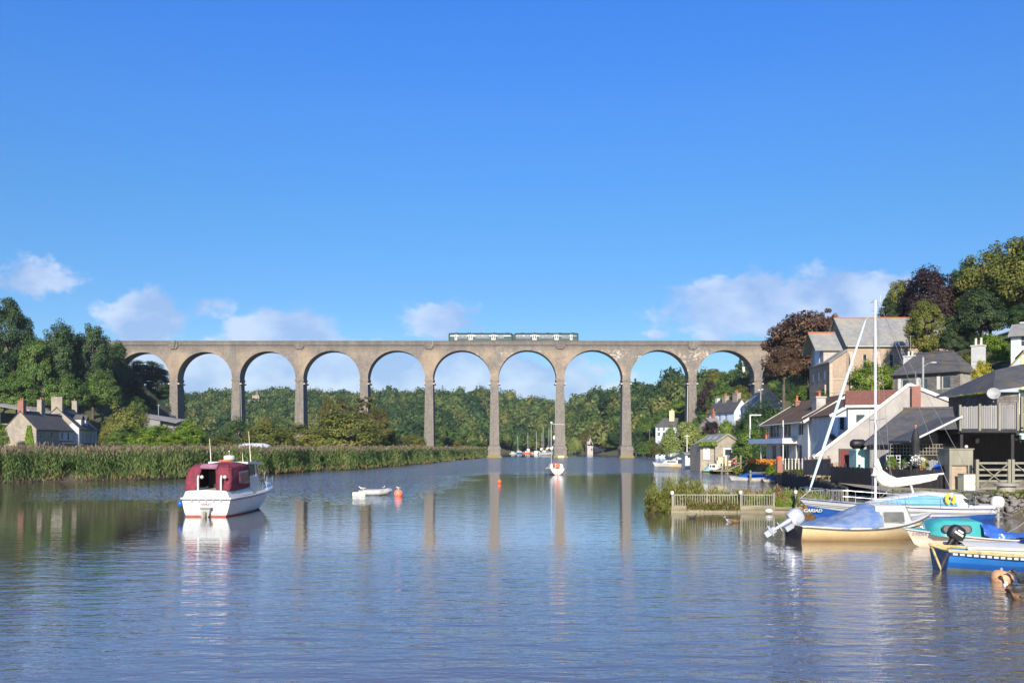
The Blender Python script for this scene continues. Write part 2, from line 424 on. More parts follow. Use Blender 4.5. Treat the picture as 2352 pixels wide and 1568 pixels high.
K['concrete'] = M('concrete', (.36,.33,.28), (.26,.24,.20), 1.5, .9, .4, 20, dirt=(.18,.17,.11), dscale=1.2)
K['plank'] = M('old_sleeper_wood', (.28,.235,.14), (.18,.15,.095), 2, .9, .5, 15, stretch=(.2,1,2), dirt=(.14,.13,.07), dscale=2)
K['lime'] = M('lime_paint', (.82,.80,.25), (.74,.72,.22), 2, .6)
K['bluegrey'] = M('blue_grey_render', (.40,.44,.47), (.34,.38,.41), 1, .8)
K['featherdark'] = M('dark_feathers', (.018,.016,.02), (.05,.05,.04), 14, .6)
K['featherbrown'] = M('brown_feathers', (.20,.10,.04), (.08,.05,.025), 22, .7)
K['featherwhite'] = M('white_feathers', (.75,.74,.70), (.6,.6,.57), 8, .7)
K['bill'] = M('bill', (.55,.22,.10), (.45,.18,.08), 8, .5)
K['gold'] = M('yellowed_gunwale', (.50,.40,.17), (.36,.29,.12), 5, .6, dirt=(.20,.17,.08), dscale=5)

K['l_dark'] = leafmat('leaf_dark', ((0.019,0.045,0.016), (0.045,0.087,0.024), (0.092,0.137,0.034)))
K['l_mid'] = leafmat('leaf_mid', ((0.048,0.094,0.019), (0.094,0.162,0.029), (0.170,0.235,0.043)))
K['l_olive'] = leafmat('leaf_olive', ((0.067,0.086,0.016), (0.133,0.153,0.026), (0.250,0.225,0.044)))
K['l_bright'] = leafmat('leaf_bright', ((0.064,0.121,0.012), (0.134,0.219,0.017), (0.255,0.312,0.028)))
K['l_yellow'] = leafmat('leaf_yellow', ((0.165,0.176,0.013), (0.374,0.341,0.022), (0.572,0.473,0.044)))
K['l_copper'] = leafmat('leaf_copper', ((0.043,0.025,0.018), (0.108,0.061,0.035), (0.202,0.127,0.063)))
K['l_purple'] = leafmat('leaf_purple', ((0.022,0.013,0.015), (0.045,0.025,0.025), (0.075,0.050,0.031)))
K['l_pine'] = leafmat('leaf_pine', ((0.021,0.044,0.018), (0.044,0.078,0.029), (0.098,0.124,0.039)), .2)
K['l_willow'] = leafmat('leaf_willow', ((0.092,0.131,0.031), (0.169,0.216,0.054), (0.277,0.293,0.077)))
K['l_rust'] = leafmat('leaf_rust', ((.055,.065,.016), (.115,.110,.026), (.20,.155,.042)))
K['l_wood'] = leafmat('leaf_wood', ((.022,.052,.013), (.066,.112,.022), (.165,.165,.042)))
K['l_reed'] = leafmat('leaf_reed', ((0.028,0.067,0.017), (0.105,0.168,0.042), (0.294,0.301,0.105)), .3)
K['plume'] = leafmat('reed_plume', ((.11,.075,.055), (.17,.12,.085), (.24,.18,.12)), .3)
K['drystem'] = leafmat('dry_reed', ((.16,.10,.035), (.30,.19,.07), (.38,.28,.13)), .3)
K['flower'] = leafmat('orange_flowers', ((.55,.12,.02), (.62,.26,.03), (.7,.4,.08)), .3)
K['flowerpink'] = leafmat('pink_flowers', ((.45,.16,.16), (.6,.35,.25), (.62,.5,.3)), .3)
# ------------------------------------------------------------ terrain and water
RIVER = np.array([(-900,-60),(-900,50),(-200,60),(-60,74),(-47,78.3),(-36.7,87),(-30.2,102.7),(-28.2,116),(-22,136),(-19.2,174),(-15.5,223.6),(-9.5,292),
                  (-14,400),(-12,525),(2,556),(22,545),(32,500),(32,450),(46,391),(58,348),(52,285),(32,165),(28.8,133),(28.6,108),(25.5,88),(24.6,79),
                  (23.0,70),(20.6,58),(18.4,48),(18.0,41.2),(30,39.6),(40,38),(60,20),(60,-60)], float)
def river_sd(x, y):
    x = np.asarray(x, float); y = np.asarray(y, float)
    d = np.full(x.shape, 1e9); ins = np.zeros(x.shape, bool)
    n = len(RIVER)
    for i in range(n):
        ax, ay = RIVER[i]; bx, by = RIVER[(i+1) % n]
        ex, ey = bx-ax, by-ay
        t = np.clip(((x-ax)*ex + (y-ay)*ey) / (ex*ex+ey*ey), 0, 1)
        d = np.minimum(d, np.hypot(x-ax-t*ex, y-ay-t*ey))
        c = ((ay > y) != (by > y))
        with np.errstate(divide='ignore', invalid='ignore'):
            xi = ax + (y-ay) * ex / (ey if ey != 0 else 1e-9)
        ins ^= (c & (x < xi))
    return np.where(ins, -d, d)
def ss(t):
    t = np.clip(t, 0, 1); return t*t*(3-2*t)
RD = np.array([-400,300,420,560,650,740,880,950,1050,1090,1150,1200,1250,1272,1300,1330,1370,1400,1450,1500,1550,1600,1640,1680,1710,1750,2000,3000], float)
RY = np.array([905,898,894,896,884,891,892,893,888,884,890,901,914,920,912,904,893,882,873,868,852,846,847,840,826,812,780,780], float)
RR = np.interp(RD, [-400,400,1250,1320,1450,1600,1750,3000], [760,740,700,600,500,440,390,380])
RF = np.interp(RD, [-400,400,1100,1160,1250,1300,1400,1500,1600,1700,3000], [480,470,480,560,572,500,400,350,290,200,200])
def ground(x, y):
    x = np.asarray(x, float); y = np.asarray(y, float)
    s = river_sd(x, y)
    yy = np.maximum(y, 30)
    dxp = 1176 + FD * x / yy
    r = np.interp(dxp, RD, RR); f = np.interp(dxp, RD, RF); dy = np.interp(dxp, RD, RY)
    zr = CH + (1028 - dy) / FD * r - 18.0
    hill = zr * ss((y - f) / (r - f)) ** .8
    cliff = 33 * ss((-x - 97) / 44) * ss((y - 200) / 46) * ss((345 - y) / 60)
    s0 = np.interp(y, [60,100,150,280], [11,9.5,8,3]); sl = np.interp(y, [60,100,200,300],[.62,.7,.6,.45])
    near = sl * np.maximum(0, s - s0) * ss((y - 60) / 22) * (x > 18) * ss((440 - y) / 150 + .2)
    near = 44 * (1 - np.exp(-near / 44))
    base = np.where(s > 0, np.minimum(1.0, .15 + .5*s), np.maximum(-2.2, .7*s))
    wob = .5*np.sin(x*.11 + y*.07) + .4*np.sin(x*.05 - y*.13)
    land = base + np.maximum(np.maximum(hill, cliff), near) + np.where(s > 12, wob*.4*np.clip((y-90)/100,0,1), 0)
    return np.where(s > 0, land, base)
def gz(x, y): return float(ground(np.array([x]), np.array([y]))[0])

def spaced(lo, hi, c, n, k=3.2):
    t = np.linspace(-1, 1, n); w = np.sinh(k*t) / math.sinh(k)
    return np.where(w < 0, c + w*(c-lo), c + w*(hi-c))
gx = spaced(-1500, 1500, 10, 230); gy = np.concatenate([np.linspace(-120, 20, 12), np.linspace(24, 160, 90), np.linspace(163, 480, 110), np.linspace(486, 1000, 60), np.linspace(1040, 6000, 24)])
GX, GY = np.meshgrid(gx, gy)
GZ = ground(GX, GY)
vv = np.stack([GX.ravel(), GY.ravel(), GZ.ravel()], 1)
nx, ny = len(gx), len(gy)
ii, jj = np.meshgrid(np.arange(nx-1), np.arange(ny-1)); a_ = (jj*nx + ii).ravel()
qd = np.stack([a_, a_+1, a_+1+nx, a_+nx], 1)
m, nt, b, _ = newmat('grass_and_mud')
n_a = noi(nt, .06, 8, .65); n_b = noi(nt, 1.7, 6, .7)
col = mixc(nt, rampv(nt, n_a, .4, .6), (.065,.085,.022), (.11,.105,.04))
col = mixc(nt, rampv(nt, n_b, .45, .7), col, (.045,.05,.02))
g_ = nt.nodes.new('ShaderNodeNewGeometry'); sp_ = nt.nodes.new('ShaderNodeSeparateXYZ'); nt.links.new(g_.outputs['Position'], sp_.inputs[0])
col = mixc(nt, rampv(nt, sp_.outputs[2], .15, .75, 1, 0), col, (.085,.065,.04))
nt.links.new(col, b.inputs['Base Color']); b.inputs['Roughness'].default_value = .95; bump(nt, b, n_b, .6, .15)
ter = bpy.data.objects.new('terrain', npmesh('terrain', vv, qd, mats=[m])); COL.objects.link(ter)
ter.data.shade_smooth()
tag(ter, kind='structure')

# water: brown tidal river, rippled, with calmer and windier stretches
m, nt, b, wout = newmat('river_water')
b.inputs['Roughness'].default_value = .045; b.inputs['IOR'].default_value = 1.55; b.inputs['Specular IOR Level'].default_value = .5
g_ = nt.nodes.new('ShaderNodeNewGeometry')
def wnoise(scale, sx, sy, detail=3, rough=.55, dist=0., off=0):
    mp = nt.nodes.new('ShaderNodeMapping'); mp.inputs['Scale'].default_value = (sx, sy, 1); mp.inputs['Location'].default_value = (off, off, 0)
    nt.links.new(g_.outputs['Position'], mp.inputs[0])
    n = nt.nodes.new('ShaderNodeTexNoise'); n.inputs['Scale'].default_value = scale; n.inputs['Detail'].default_value = detail
    n.inputs['Roughness'].default_value = rough; n.inputs['Distortion'].default_value = dist
    nt.links.new(mp.outputs[0], n.inputs['Vector']); return n.outputs[0]
def nm(op, a, b_=None, c=None, clamp=False):
    n = nt.nodes.new('ShaderNodeMath'); n.operation = op; n.use_clamp = clamp
    for i, v in enumerate((a, b_, c)):
        if v is None: continue
        if isinstance(v, (int, float)): n.inputs[i].default_value = v
        else: nt.links.new(v, n.inputs[i])
    return n.outputs[0]
sp_ = nt.nodes.new('ShaderNodeSeparateXYZ'); nt.links.new(g_.outputs['Position'], sp_.inputs[0])
px, py = sp_.outputs[0], sp_.outputs[1]
patch = wnoise(.05, .45, 1.0, 4, .6, .4)
pn = nm('SUBTRACT', patch, .5); pn2 = nm('SUBTRACT', wnoise(.16, .5, 1.3, 3, .6, .3, 3.), .5)
xq = nm('ADD', px, nm('ADD', nm('MULTIPLY', pn, 14), nm('MULTIPLY', pn2, 6))); yq = nm('ADD', py, nm('ADD', nm('MULTIPLY', pn, 46), nm('MULTIPLY', pn2, 30)))
wedge = nm('MULTIPLY', nm('MULTIPLY', rampv(nt, xq, -9.5, -4), rampv(nt, xq, 24, 16)), rampv(nt, yq, 112, 100))     # sheltered stretch in mid river
far_wind = nm('MULTIPLY', nm('MULTIPLY', rampv(nt, yq, 48, 66), rampv(nt, nm('ADD', py, nm('MULTIPLY', pn2, 40)), 296, 280)), nm('MULTIPLY', rampv(nt, xq, -36, -17, .12, 1), nm('SUBTRACT', 1, wedge)))
near_w = rampv(nt, nm('ADD', py, nm('MULTIPLY', nm('SUBTRACT', patch, .5), 26)), 31, 19)
calm_l = rampv(nt, nm('ADD', nm('ADD', px, nm('MULTIPLY', py, .42)), nm('MULTIPLY', nm('SUBTRACT', patch, .5), 16)), -3, 6)   # lee of the reed bank
wind = nm('MAXIMUM', nm('MULTIPLY', far_wind, .9), nm('MULTIPLY', near_w, .62))
nt.links.new(nm('MULTIPLY_ADD', far_wind, .07, .02), b.inputs['Roughness'])
amp = nm('MULTIPLY_ADD', wind, .36, .07)
amp = nm('MULTIPLY', amp, nm('MULTIPLY_ADD', calm_l, .4, .6))
w1 = wnoise(1.25, .55, 1.6, 3, .5, .3); w2 = wnoise(4.2, .6, 1.4, 3, .6, .2, 5.); w3 = wnoise(.55, .5, 1.4, 2, .5, 0, 9.)
hh = nm('ADD', nm('ADD', nm('MULTIPLY', w1, 1.0), nm('MULTIPLY', w2, .38)), nm('MULTIPLY', w3, .55))
bp = nt.nodes.new('ShaderNodeBump'); bp.inputs['Distance'].default_value = .14
nt.links.new(hh, bp.inputs['Height']); nt.links.new(amp, bp.inputs['Strength'])
# wind chop too fine to resolve in the far reach: facets tilt at random
fn = nt.nodes.new('ShaderNodeTexNoise'); fn.inputs['Scale'].default_value = 5.0; fn.inputs['Detail'].default_value = 2; nt.links.new(g_.outputs['Position'], fn.inputs['Vector'])
vs_ = nt.nodes.new('ShaderNodeVectorMath'); vs_.operation = 'SUBTRACT'; nt.links.new(fn.outputs['Color'], vs_.inputs[0]); vs_.inputs[1].default_value = (.5,.5,.5)
vm_ = nt.nodes.new('ShaderNodeVectorMath'); vm_.operation = 'SCALE'; nt.links.new(vs_.outputs[0], vm_.inputs[0]); nt.links.new(nm('MULTIPLY', far_wind, 2.2), vm_.inputs['Scale'])
va_ = nt.nodes.new('ShaderNodeVectorMath'); va_.operation = 'ADD'; nt.links.new(bp.outputs[0], va_.inputs[0]); nt.links.new(vm_.outputs[0], va_.inputs[1])
vn_ = nt.nodes.new('ShaderNodeVectorMath'); vn_.operation = 'NORMALIZE'; nt.links.new(va_.outputs[0], vn_.inputs[0]); nt.links.new(vn_.outputs[0], b.inputs['Normal'])
# silty water body seen between the reflections: mix by Fresnel
df = nt.nodes.new('ShaderNodeBsdfDiffuse'); gl = nt.nodes.new('ShaderNodeBsdfGlossy'); gl.inputs['Color'].default_value = (.86,.90,.95,1)
fr = nt.nodes.new('ShaderNodeFresnel'); fr.inputs['IOR'].default_value = 1.33; nt.links.new(vn_.outputs[0], fr.inputs['Normal'])
nt.links.new(vn_.outputs[0], gl.inputs['Normal']); wr_ = b.inputs['Roughness'].links[0].from_socket if b.inputs['Roughness'].links else None
if wr_: nt.links.new(wr_, gl.inputs['Roughness'])
mxw = nt.nodes.new('ShaderNodeMixShader'); nt.links.new(rampv(nt, fr.outputs[0], 0, .5, .07, .84), mxw.inputs[0])
nt.links.new(df.outputs[0], mxw.inputs[1]); nt.links.new(gl.outputs[0], mxw.inputs[2]); nt.links.new(mxw.outputs[0], wout.inputs[0])
silt = mixc(nt, rampv(nt, wnoise(.12, .5, 1, 4), .35, .65), (.145,.102,.072), (.11,.080,.056))
nt.links.new(silt, df.inputs['Color'])
wm = MB(); wm.add([(-1200,-80,0),(300,-80,0),(300,640,0),(-1200,640,0)], [(0,1,2,3)])
wat = wm.build('water', m, fix=False); tag(wat, kind='structure')

# ------------------------------------------------------------ foliage
def leaves(cen, nrm, size, rs, aspect=1.5):
    n = len(cen)
    rv = rs.normal(size=(n, 3)); t = np.cross(nrm, rv); t /= np.linalg.norm(t, axis=1)[:, None] + 1e-9
    b = np.cross(nrm, t)
    s = size[:, None]
    v = np.stack([cen - t*s*aspect*.5, cen - b*s*.5, cen + t*s*aspect*.5, cen + b*s*.5], 1)
    v[:, 1] += nrm * s * .12; v[:, 3] += nrm * s * .12
    return v.reshape(-1, 3), np.arange(n*4).reshape(-1, 4)
def unit(v): return v / (np.linalg.norm(v, axis=-1)[..., None] + 1e-9)
def crown_pts(kind, rs, nleaf, ncl):
    """leaf centres, normals, clump tint for a crown in z 0..1, radius .5"""
    if kind == 'conifer':
        t = rs.random(ncl)**.8; a = rs.random(ncl)*2*PI; rr = .44*(1-t)**.85*(.55+.45*rs.random(ncl)) + .02
        cc = np.stack([rr*np.cos(a), rr*np.sin(a), t*.92+.02], 1); rc = .07 + .05*(1-t)
        sq = .45
    elif kind == 'willow':
        th = rs.random(ncl)*2*PI; ph = np.arccos(rs.random(ncl)*1.0)
        r_ = .36+.06*rs.random(ncl)
        cc = np.stack([r_*np.sin(ph)*np.cos(th), r_*np.sin(ph)*np.sin(th), .5+.42*np.cos(ph)-.25*rs.random(ncl)*np.sin(ph)], 1); rc = np.full(ncl, .085); sq = 2.4
    elif kind == 'wide':      # spreading crown of big lobes
        d = unit(rs.normal(size=(ncl, 3))); d[:, 2] = np.abs(d[:, 2])*.9 - .25
        d = unit(d)
        r_ = .20 + .20*rs.random(ncl)**.5
        lob = .88 + .24*np.sin(3*np.arctan2(d[:,1], d[:,0]) + rs.random()*6)*.6
        cc = np.stack([d[:,0]*r_*lob, d[:,1]*r_*lob, .42 + d[:,2]*r_*1.28], 1); rc = .065 + .05*rs.random(ncl); sq = .7
    elif kind == 'tall':
        d = unit(rs.normal(size=(ncl, 3)))
        r_ = .19 + .20*rs.random(ncl)**.5
        cc = np.stack([d[:,0]*r_, d[:,1]*r_, .5 + d[:,2]*r_*1.15], 1)
        cc[:, :2] *= (1.12 - .55*np.clip(cc[:, 2:3]-.4, 0, 1)); rc = .065 + .045*rs.random(ncl); sq = .8
    elif kind == 'bush':
        d = unit(rs.normal(size=(ncl, 3))); d[:, 2] = np.abs(d[:, 2])
        r_ = .30 + .13*rs.random(ncl)
        cc = np.stack([d[:,0]*r_, d[:,1]*r_, .06 + d[:,2]*r_*1.9], 1); rc = .08 + .05*rs.random(ncl); sq = 1.0
    else:                     # open, few clumps with sky between
        d = unit(rs.normal(size=(ncl, 3)))
        r_ = .18 + .22*rs.random(ncl)**.6
        cc = np.stack([d[:,0]*r_, d[:,1]*r_, .5 + d[:,2]*r_*1.1], 1); rc = .05 + .035*rs.random(ncl); sq = .6
    k = rs.integers(0, ncl, nleaf)
    d = unit(rs.normal(size=(nleaf, 3))); rad = rs.random(nleaf)**.33
    off = d * (rc[k] * rad)[:, None]; off[:, 2] *= sq
    if kind == 'willow': off[:, 2] -= .03
    cen = cc[k] + off
    axis = cc[k] - np.array([0, 0, .42]); axis = unit(axis)
    nr = unit(d*.55 + axis*.55 + np.array([0,0,.45]) + rs.normal(size=(nleaf,3))*.45)
    tint_c = np.clip(.5 + .22*rs.normal(size=ncl), 0, 1)
    cen[:, 2] = np.clip(cen[:, 2], .0, 1.05)
    return cen, nr, tint_c[k], cc, rc
def ico(sub=1):
    import bmesh
    bm = bmesh.new(); bmesh.ops.create_icosphere(bm, subdivisions=sub, radius=1)
    v = np.array([q.co[:] for q in bm.verts]); f = np.array([[w.index for w in q.verts] for q in bm.faces]); bm.free()
    return v, f
PROTO = {}
def crown_mesh(kind, var, nleaf=23000, ncl=150, lsize=.0175):
    if kind in ('open','willow','bush'): nleaf, ncl, lsize = 12000, 80, .021
    key = (kind, var)
    if key in PROTO: return PROTO[key]
    rs = np.random.default_rng(abs(hash(kind)) % 1 + 100*var + {'conifer':1,'willow':2,'wide':3,'tall':4,'bush':5,'open':6}[kind])
    cen, nr, tn, cc, rc = crown_pts(kind, rs, nleaf, ncl)
    sz = lsize * (.6 + .8*rs.random(nleaf))
    if kind == 'willow': nr[:, 2] *= .2; nr = unit(nr)
    v, q = leaves(cen, nr, sz, rs)
    me = npmesh('crown', v, q, tn, mats=[K['l_mid']])
    # limbs reaching the clumps, unit crown space, trunk from z=-1 (scaled separately)
    PROTO[key] = (me, cc)
    return PROTO[key]
def trunk_mesh(kind, var):
    key = ('t', kind, var)
    if key in PROTO: return PROTO[key]
    _, cc = crown_mesh(kind, var)
    rr = random.Random(var*7+3); mb = MB()
    top = .8 if kind in ('conifer', 'tall') else .5
    lean = (rr.uniform(-.03,.03), rr.uniform(-.03,.03))
    if kind == 'tall': top = .55
    pts = [(lean[0]*t*2, lean[1]*t*2, -1 + t*(1+top)) for t in (0, .1, .35, .6, .8, 1)]
    mb.tube(pts, [.048, .034, .028, .022, .014, .006], 7)
    idx = list(range(len(cc))); rr.shuffle(idx)
    for i in idx[:16]:
        c = cc[i]; z0 = max(-.05, min(top-.05, c[2]*.55 - .08))
        a = Vector((0, 0, z0)); e = Vector(c); mid = a.lerp(e, .5) + Vector((0, 0, .03 if kind != 'conifer' else -.01))
        mb.tube([a, mid, e], [.014, .009, .003], 5)
    o = mb.build('trunk', K['bark'], smooth=50)
    me = o.data; bpy.data.objects.remove(o)
    PROTO[key] = me
    return me
def tree(name, label, cat, dx, dtop, dbot, wpx, Y, kind, mat, var=0, group=None, rz=None, dense=1.0, trunkless=False, xy=None, hw=None):
    """a tree at distance Y: crown from dtop to dbot, wpx wide"""
    if xy is None:
        x, y = X(dx, Y), Y; w = wpx / FD * Y; z1 = Z(dtop, Y); z0 = Z(dbot, Y)
        g = gz(x, y)
        if z0 < g: z0 = g - .1
    else:
        x, y = xy; g = gz(x, y); w, h, lift = hw; z0 = g + lift; z1 = z0 + h
    rzz = rng.uniform(0, 6.28) if rz is None else rz
    t = thing(name, label, cat, (x, y, g - .15), rzz, group)
    me, cc = crown_mesh(kind, var)
    c = bpy.data.objects.new('crown', me); COL.objects.link(c); c.parent = t
    h = z1 - z0
    c.location = (0, 0, z0 - g + .15); c.scale = (w, w, h)
    c.material_slots[0].link = 'OBJECT'; c.material_slots[0].material = K[mat]
    if not trunkless:
        tm = trunk_mesh(kind, var)
        # unit trunk runs from -1 to 1 with the crown base at 0
        k = bpy.data.objects.new('trunk', tm); COL.objects.link(k); k.parent = t
        low = z0 - g + .15 + h*.12
        k.location = (0, 0, low); k.scale = (w, w, max(h*.88, 0.1))
        if low < h*.88: pass
        if low > h*.88:   # long bare stem
            mb = MB(); mb.tube([(0,0,-.2), (0,0,low*.5), (0,0,low)], [w*.045+.05, w*.035+.04, w*.03+.03], 8)
            mb.build('stem', K['bark'], t, smooth=50)
    return t
# ------------------------------------------------------------ far woodland (reads as one mass)
def woodland(name, label, sel, seed, spacing, mat='l_wood', nl=420):
    rs = np.random.default_rng(seed)
    xs = np.arange(sel[0], sel[1], spacing); ys = np.arange(sel[2], sel[3], spacing*1.05)
    XX, YY = np.meshgrid(xs, ys); XX = XX.ravel() + rs.uniform(-.45,.45,XX.size)*spacing; YY = YY.ravel() + rs.uniform(-.45,.45,YY.size)*spacing
    s = river_sd(XX, YY); d = 1176 + FD*XX/YY
    r = np.interp(d, RD, RR)
    ok = (s > 3) & (YY < r + 25) & sel[4](XX, YY, d)
    XX, YY = XX[ok], YY[ok]; G = ground(XX, YY)
    protos = []
    iv, iff = ico(2)
    for p in range(5):
        dd = unit(rs.normal(size=(nl, 3))); dd[:, 2] = np.abs(dd[:, 2])*1.15 - .35; dd = unit(dd)
        lob = 1 + .22*np.sin(dd[:,0]*5 + p) * np.cos(dd[:,1]*6 + 2*p) + .12*np.sin(dd[:,2]*9+p)
        cen = dd * (lob * (.82 + .22*rs.random(nl)))[:, None]
        nr = unit(dd*.8 + rs.normal(size=(nl,3))*.5 + np.array([0,0,.25]))
        v, q = leaves(cen, nr, .11 + .12*rs.random(nl), rs, 1.4)
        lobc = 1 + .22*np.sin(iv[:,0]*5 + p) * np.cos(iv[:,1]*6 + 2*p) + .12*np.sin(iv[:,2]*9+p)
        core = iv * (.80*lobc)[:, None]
        protos.append((v, q, core))
    V_, Q_, T_ = [], [], []; base = 0
    CV, CF, CT = [], [], []; cb = 0
    for i in range(len(XX)):
        v, q, core = protos[rs.integers(0, 5)]
        a = rs.random()*6.28; ca, sa = math.cos(a), math.sin(a)
        k = rs.random()
        w = spacing*(.44 + .52*k**3); h = w*(.9 + .6*rs.random()) ; lift = 4.0 + 6.0*rs.random()**2
        Rm = np.array([[ca,-sa,0],[sa,ca,0],[0,0,1]]).T
        c = np.array([XX[i], YY[i], G[i] + lift])
        V_.append((v @ Rm) * np.array([w, w, h]) + c); Q_.append(q + base); base += len(v)
        tn = np.clip(.45 + .34*rs.normal() + .25*mnoise.noise(Vector((XX[i]*.012, YY[i]*.012, 3))), 0, 1)
        T_.append(np.clip(tn + .06*rs.normal(size=len(q)), 0, 1))
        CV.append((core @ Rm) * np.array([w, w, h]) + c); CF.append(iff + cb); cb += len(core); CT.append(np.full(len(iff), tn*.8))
    me = npmesh(name, np.concatenate(V_), np.concatenate(Q_), np.concatenate(T_), mats=[K[mat]])
    o = bpy.data.objects.new(name, me); COL.objects.link(o); tag(o, label, 'woodland', kind='stuff')
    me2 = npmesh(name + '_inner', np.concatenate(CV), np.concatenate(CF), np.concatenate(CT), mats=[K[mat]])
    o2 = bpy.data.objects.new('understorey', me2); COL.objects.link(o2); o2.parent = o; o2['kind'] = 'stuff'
    return len(XX)
woodland('woodland', 'mixed green and autumn wood covering the far hill behind the viaduct piers',
         (-420, 60, 325, 770, lambda x, y, d: (d < 1285) & (d > 120) & ((y > np.interp(d, [120,400,1100,1160,1262,1264,1300],[420,420,420,525,540,562,566])))), 11, 8.2)
woodland('woodland', 'green wood climbing the hillside beyond the river on the right',
         (18, 330, 300, 640, lambda x, y, d: (d >= 1270) & (d < 2000) & (y > np.interp(d, [1270,1400,1500,1600,1900],[470,404,352,300,300]))), 12, 7.4)

# ------------------------------------------------------------ reed bed
def reedbed():
    rs = np.random.default_rng(5)
    edge = RIVER[2:12]
    seg = np.diff(edge, axis=0); L = np.hypot(seg[:,0], seg[:,1])
    def sample(n, dmax, ymin=60):
        mid = (edge[:-1] + edge[1:]) / 2
        wgt = L / np.hypot(mid[:,0], mid[:,1])**1.15; wgt[0] *= .25
        k = rs.choice(len(seg), n, p=wgt/wgt.sum()); t = rs.random(n)
        p = edge[k] + seg[k]*t[:, None]
        nrm = np.stack([-seg[k,1], seg[k,0]], 1) / L[k][:, None]
        dep = dmax * rs.random(n)**1.5
        wig = .5*np.sin(p[:,0]*.35 + p[:,1]*.2) + .3*np.sin(p[:,0]*1.1)
        q = p + nrm*(dep + wig - .75)[:, None]
        return q, dep, nrm
    V_, Q_, T_, MI = [], [], [], []; base = 0
    def add(v, q, t, mi):
        nonlocal base
        V_.append(v); Q_.append(q + base); T_.append(t); MI.append(np.full(len(q), mi)); base += len(v)
    def clump(q): return np.array([mnoise.noise(Vector((a*.42, b*.42, 0)))*1.3 + .5*mnoise.noise(Vector((a*.12, b*.12, 7))) for a, b in q])
    # upright leafy stems: long thin leaves at all heights
    n = 230000
    q, dep, nr = sample(n, 9)
    cl = clump(q)
    htop = 2.6 + .5*cl + .45*rs.random(n)
    hz = np.clip(rs.random(n)**.75, .02, 1)
    keep = (cl > -.55 + .5*rs.random(n)) | (hz > .7) | (dep > 3)
    q, dep, nr, cl, htop, hz = q[keep], dep[keep], nr[keep], cl[keep], htop[keep], hz[keep]; n = len(q)
    z = .1 + hz*htop
    # the front of the bed bulges: lower leaves lean out over the water
    q = q - nr*((.8*(1-hz)**2)*(dep < 2))[:, None]
    up = unit(np.stack([rs.normal(size=n)*.6, rs.normal(size=n)*.6, np.ones(n)], 1))
    side = unit(np.cross(up, np.stack([rs.normal(size=n), rs.normal(size=n)+1.2, np.zeros(n)], 1)))
    ln = (.25 + .5*rs.random(n)); wd = .014 + .028*rs.random(n)
    c = np.stack([q[:,0], q[:,1], z], 1)
    dist = np.hypot(q[:,0], q[:,1]); wd *= np.clip(dist/90, 1, 2.6)
    v = np.stack([c - up*ln[:,None]*.5, c + side*wd[:,None], c + up*ln[:,None]*.55 + side*(wd*1.2)[:,None], c - side*wd[:,None]], 1).reshape(-1,3)
    low = hz < .22
    tn = np.clip(.45 + .32*cl + .2*rs.normal(size=n), 0, 1)
    dry = low & (rs.random(n) < .55) & (clump(q*1.7+31) > -.05)
    mi = np.where(dry, 2, 0)
    V_.append(v); Q_.append(np.arange(4*n).reshape(-1,4)+base); T_.append(tn); MI.append(mi); base += 4*n
    # plumes
    n = 22000
    q, dep, nr = sample(n, 14); cl = clump(q)
    z = 2.55 + .5*cl + .7*rs.random(n)
    up = unit(np.stack([rs.normal(size=n)*.3 + .15, rs.normal(size=n)*.3, np.ones(n)], 1))
    side = unit(np.cross(up, np.stack([rs.normal(size=n), rs.normal(size=n)+1.2, np.zeros(n)], 1)))
    ln = .22 + .3*rs.random(n); wd = .035 + .04*rs.random(n); dist = np.hypot(q[:,0], q[:,1]); wd *= np.clip(dist/90, 1, 2.6)
    c = np.stack([q[:,0], q[:,1], z], 1)
    v = np.stack([c - up*ln[:,None]*.7, c + side*wd[:,None], c + up*ln[:,None]*.6, c - side*wd[:,None]], 1).reshape(-1,3)
    V_.append(v); Q_.append(np.arange(4*n).reshape(-1,4)+base); T_.append(np.clip(.5+.25*rs.normal(size=n),0,1)); MI.append(np.full(n,1)); base += 4*n
    me = npmesh('reeds', np.concatenate(V_), np.concatenate(Q_), np.concatenate(T_), mats=[K['l_reed'], K['plume'], K['drystem']], mi=np.concatenate(MI))
    o = bpy.data.objects.new('reeds', me); COL.objects.link(o); tag(o, 'tall green reed bed with brown plumes lining the left bank', 'reeds', kind='stuff')
    # packed stems inside the bed
    mb = MB(); r1 = []; 
    pts = []
    for i in range(len(edge)-1):
        k = max(1, int(L[i]/3)) if i else 20
        for j in range(k): pts.append(edge[i] + seg[i]*j/k)
    pts = np.array(pts); tg = np.gradient(pts, axis=0); nn = np.stack([-tg[:,1], tg[:,0]], 1); nn /= np.linalg.norm(nn, axis=1)[:,None]
    rows = []
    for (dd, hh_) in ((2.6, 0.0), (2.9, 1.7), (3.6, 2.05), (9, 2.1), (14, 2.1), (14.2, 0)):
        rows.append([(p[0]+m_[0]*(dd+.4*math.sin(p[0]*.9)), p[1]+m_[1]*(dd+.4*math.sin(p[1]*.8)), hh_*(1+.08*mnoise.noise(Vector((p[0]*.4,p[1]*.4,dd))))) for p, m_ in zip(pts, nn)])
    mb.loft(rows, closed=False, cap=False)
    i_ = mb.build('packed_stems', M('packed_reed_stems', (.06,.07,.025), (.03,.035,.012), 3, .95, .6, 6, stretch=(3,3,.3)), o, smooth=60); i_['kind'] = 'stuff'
reedbed()
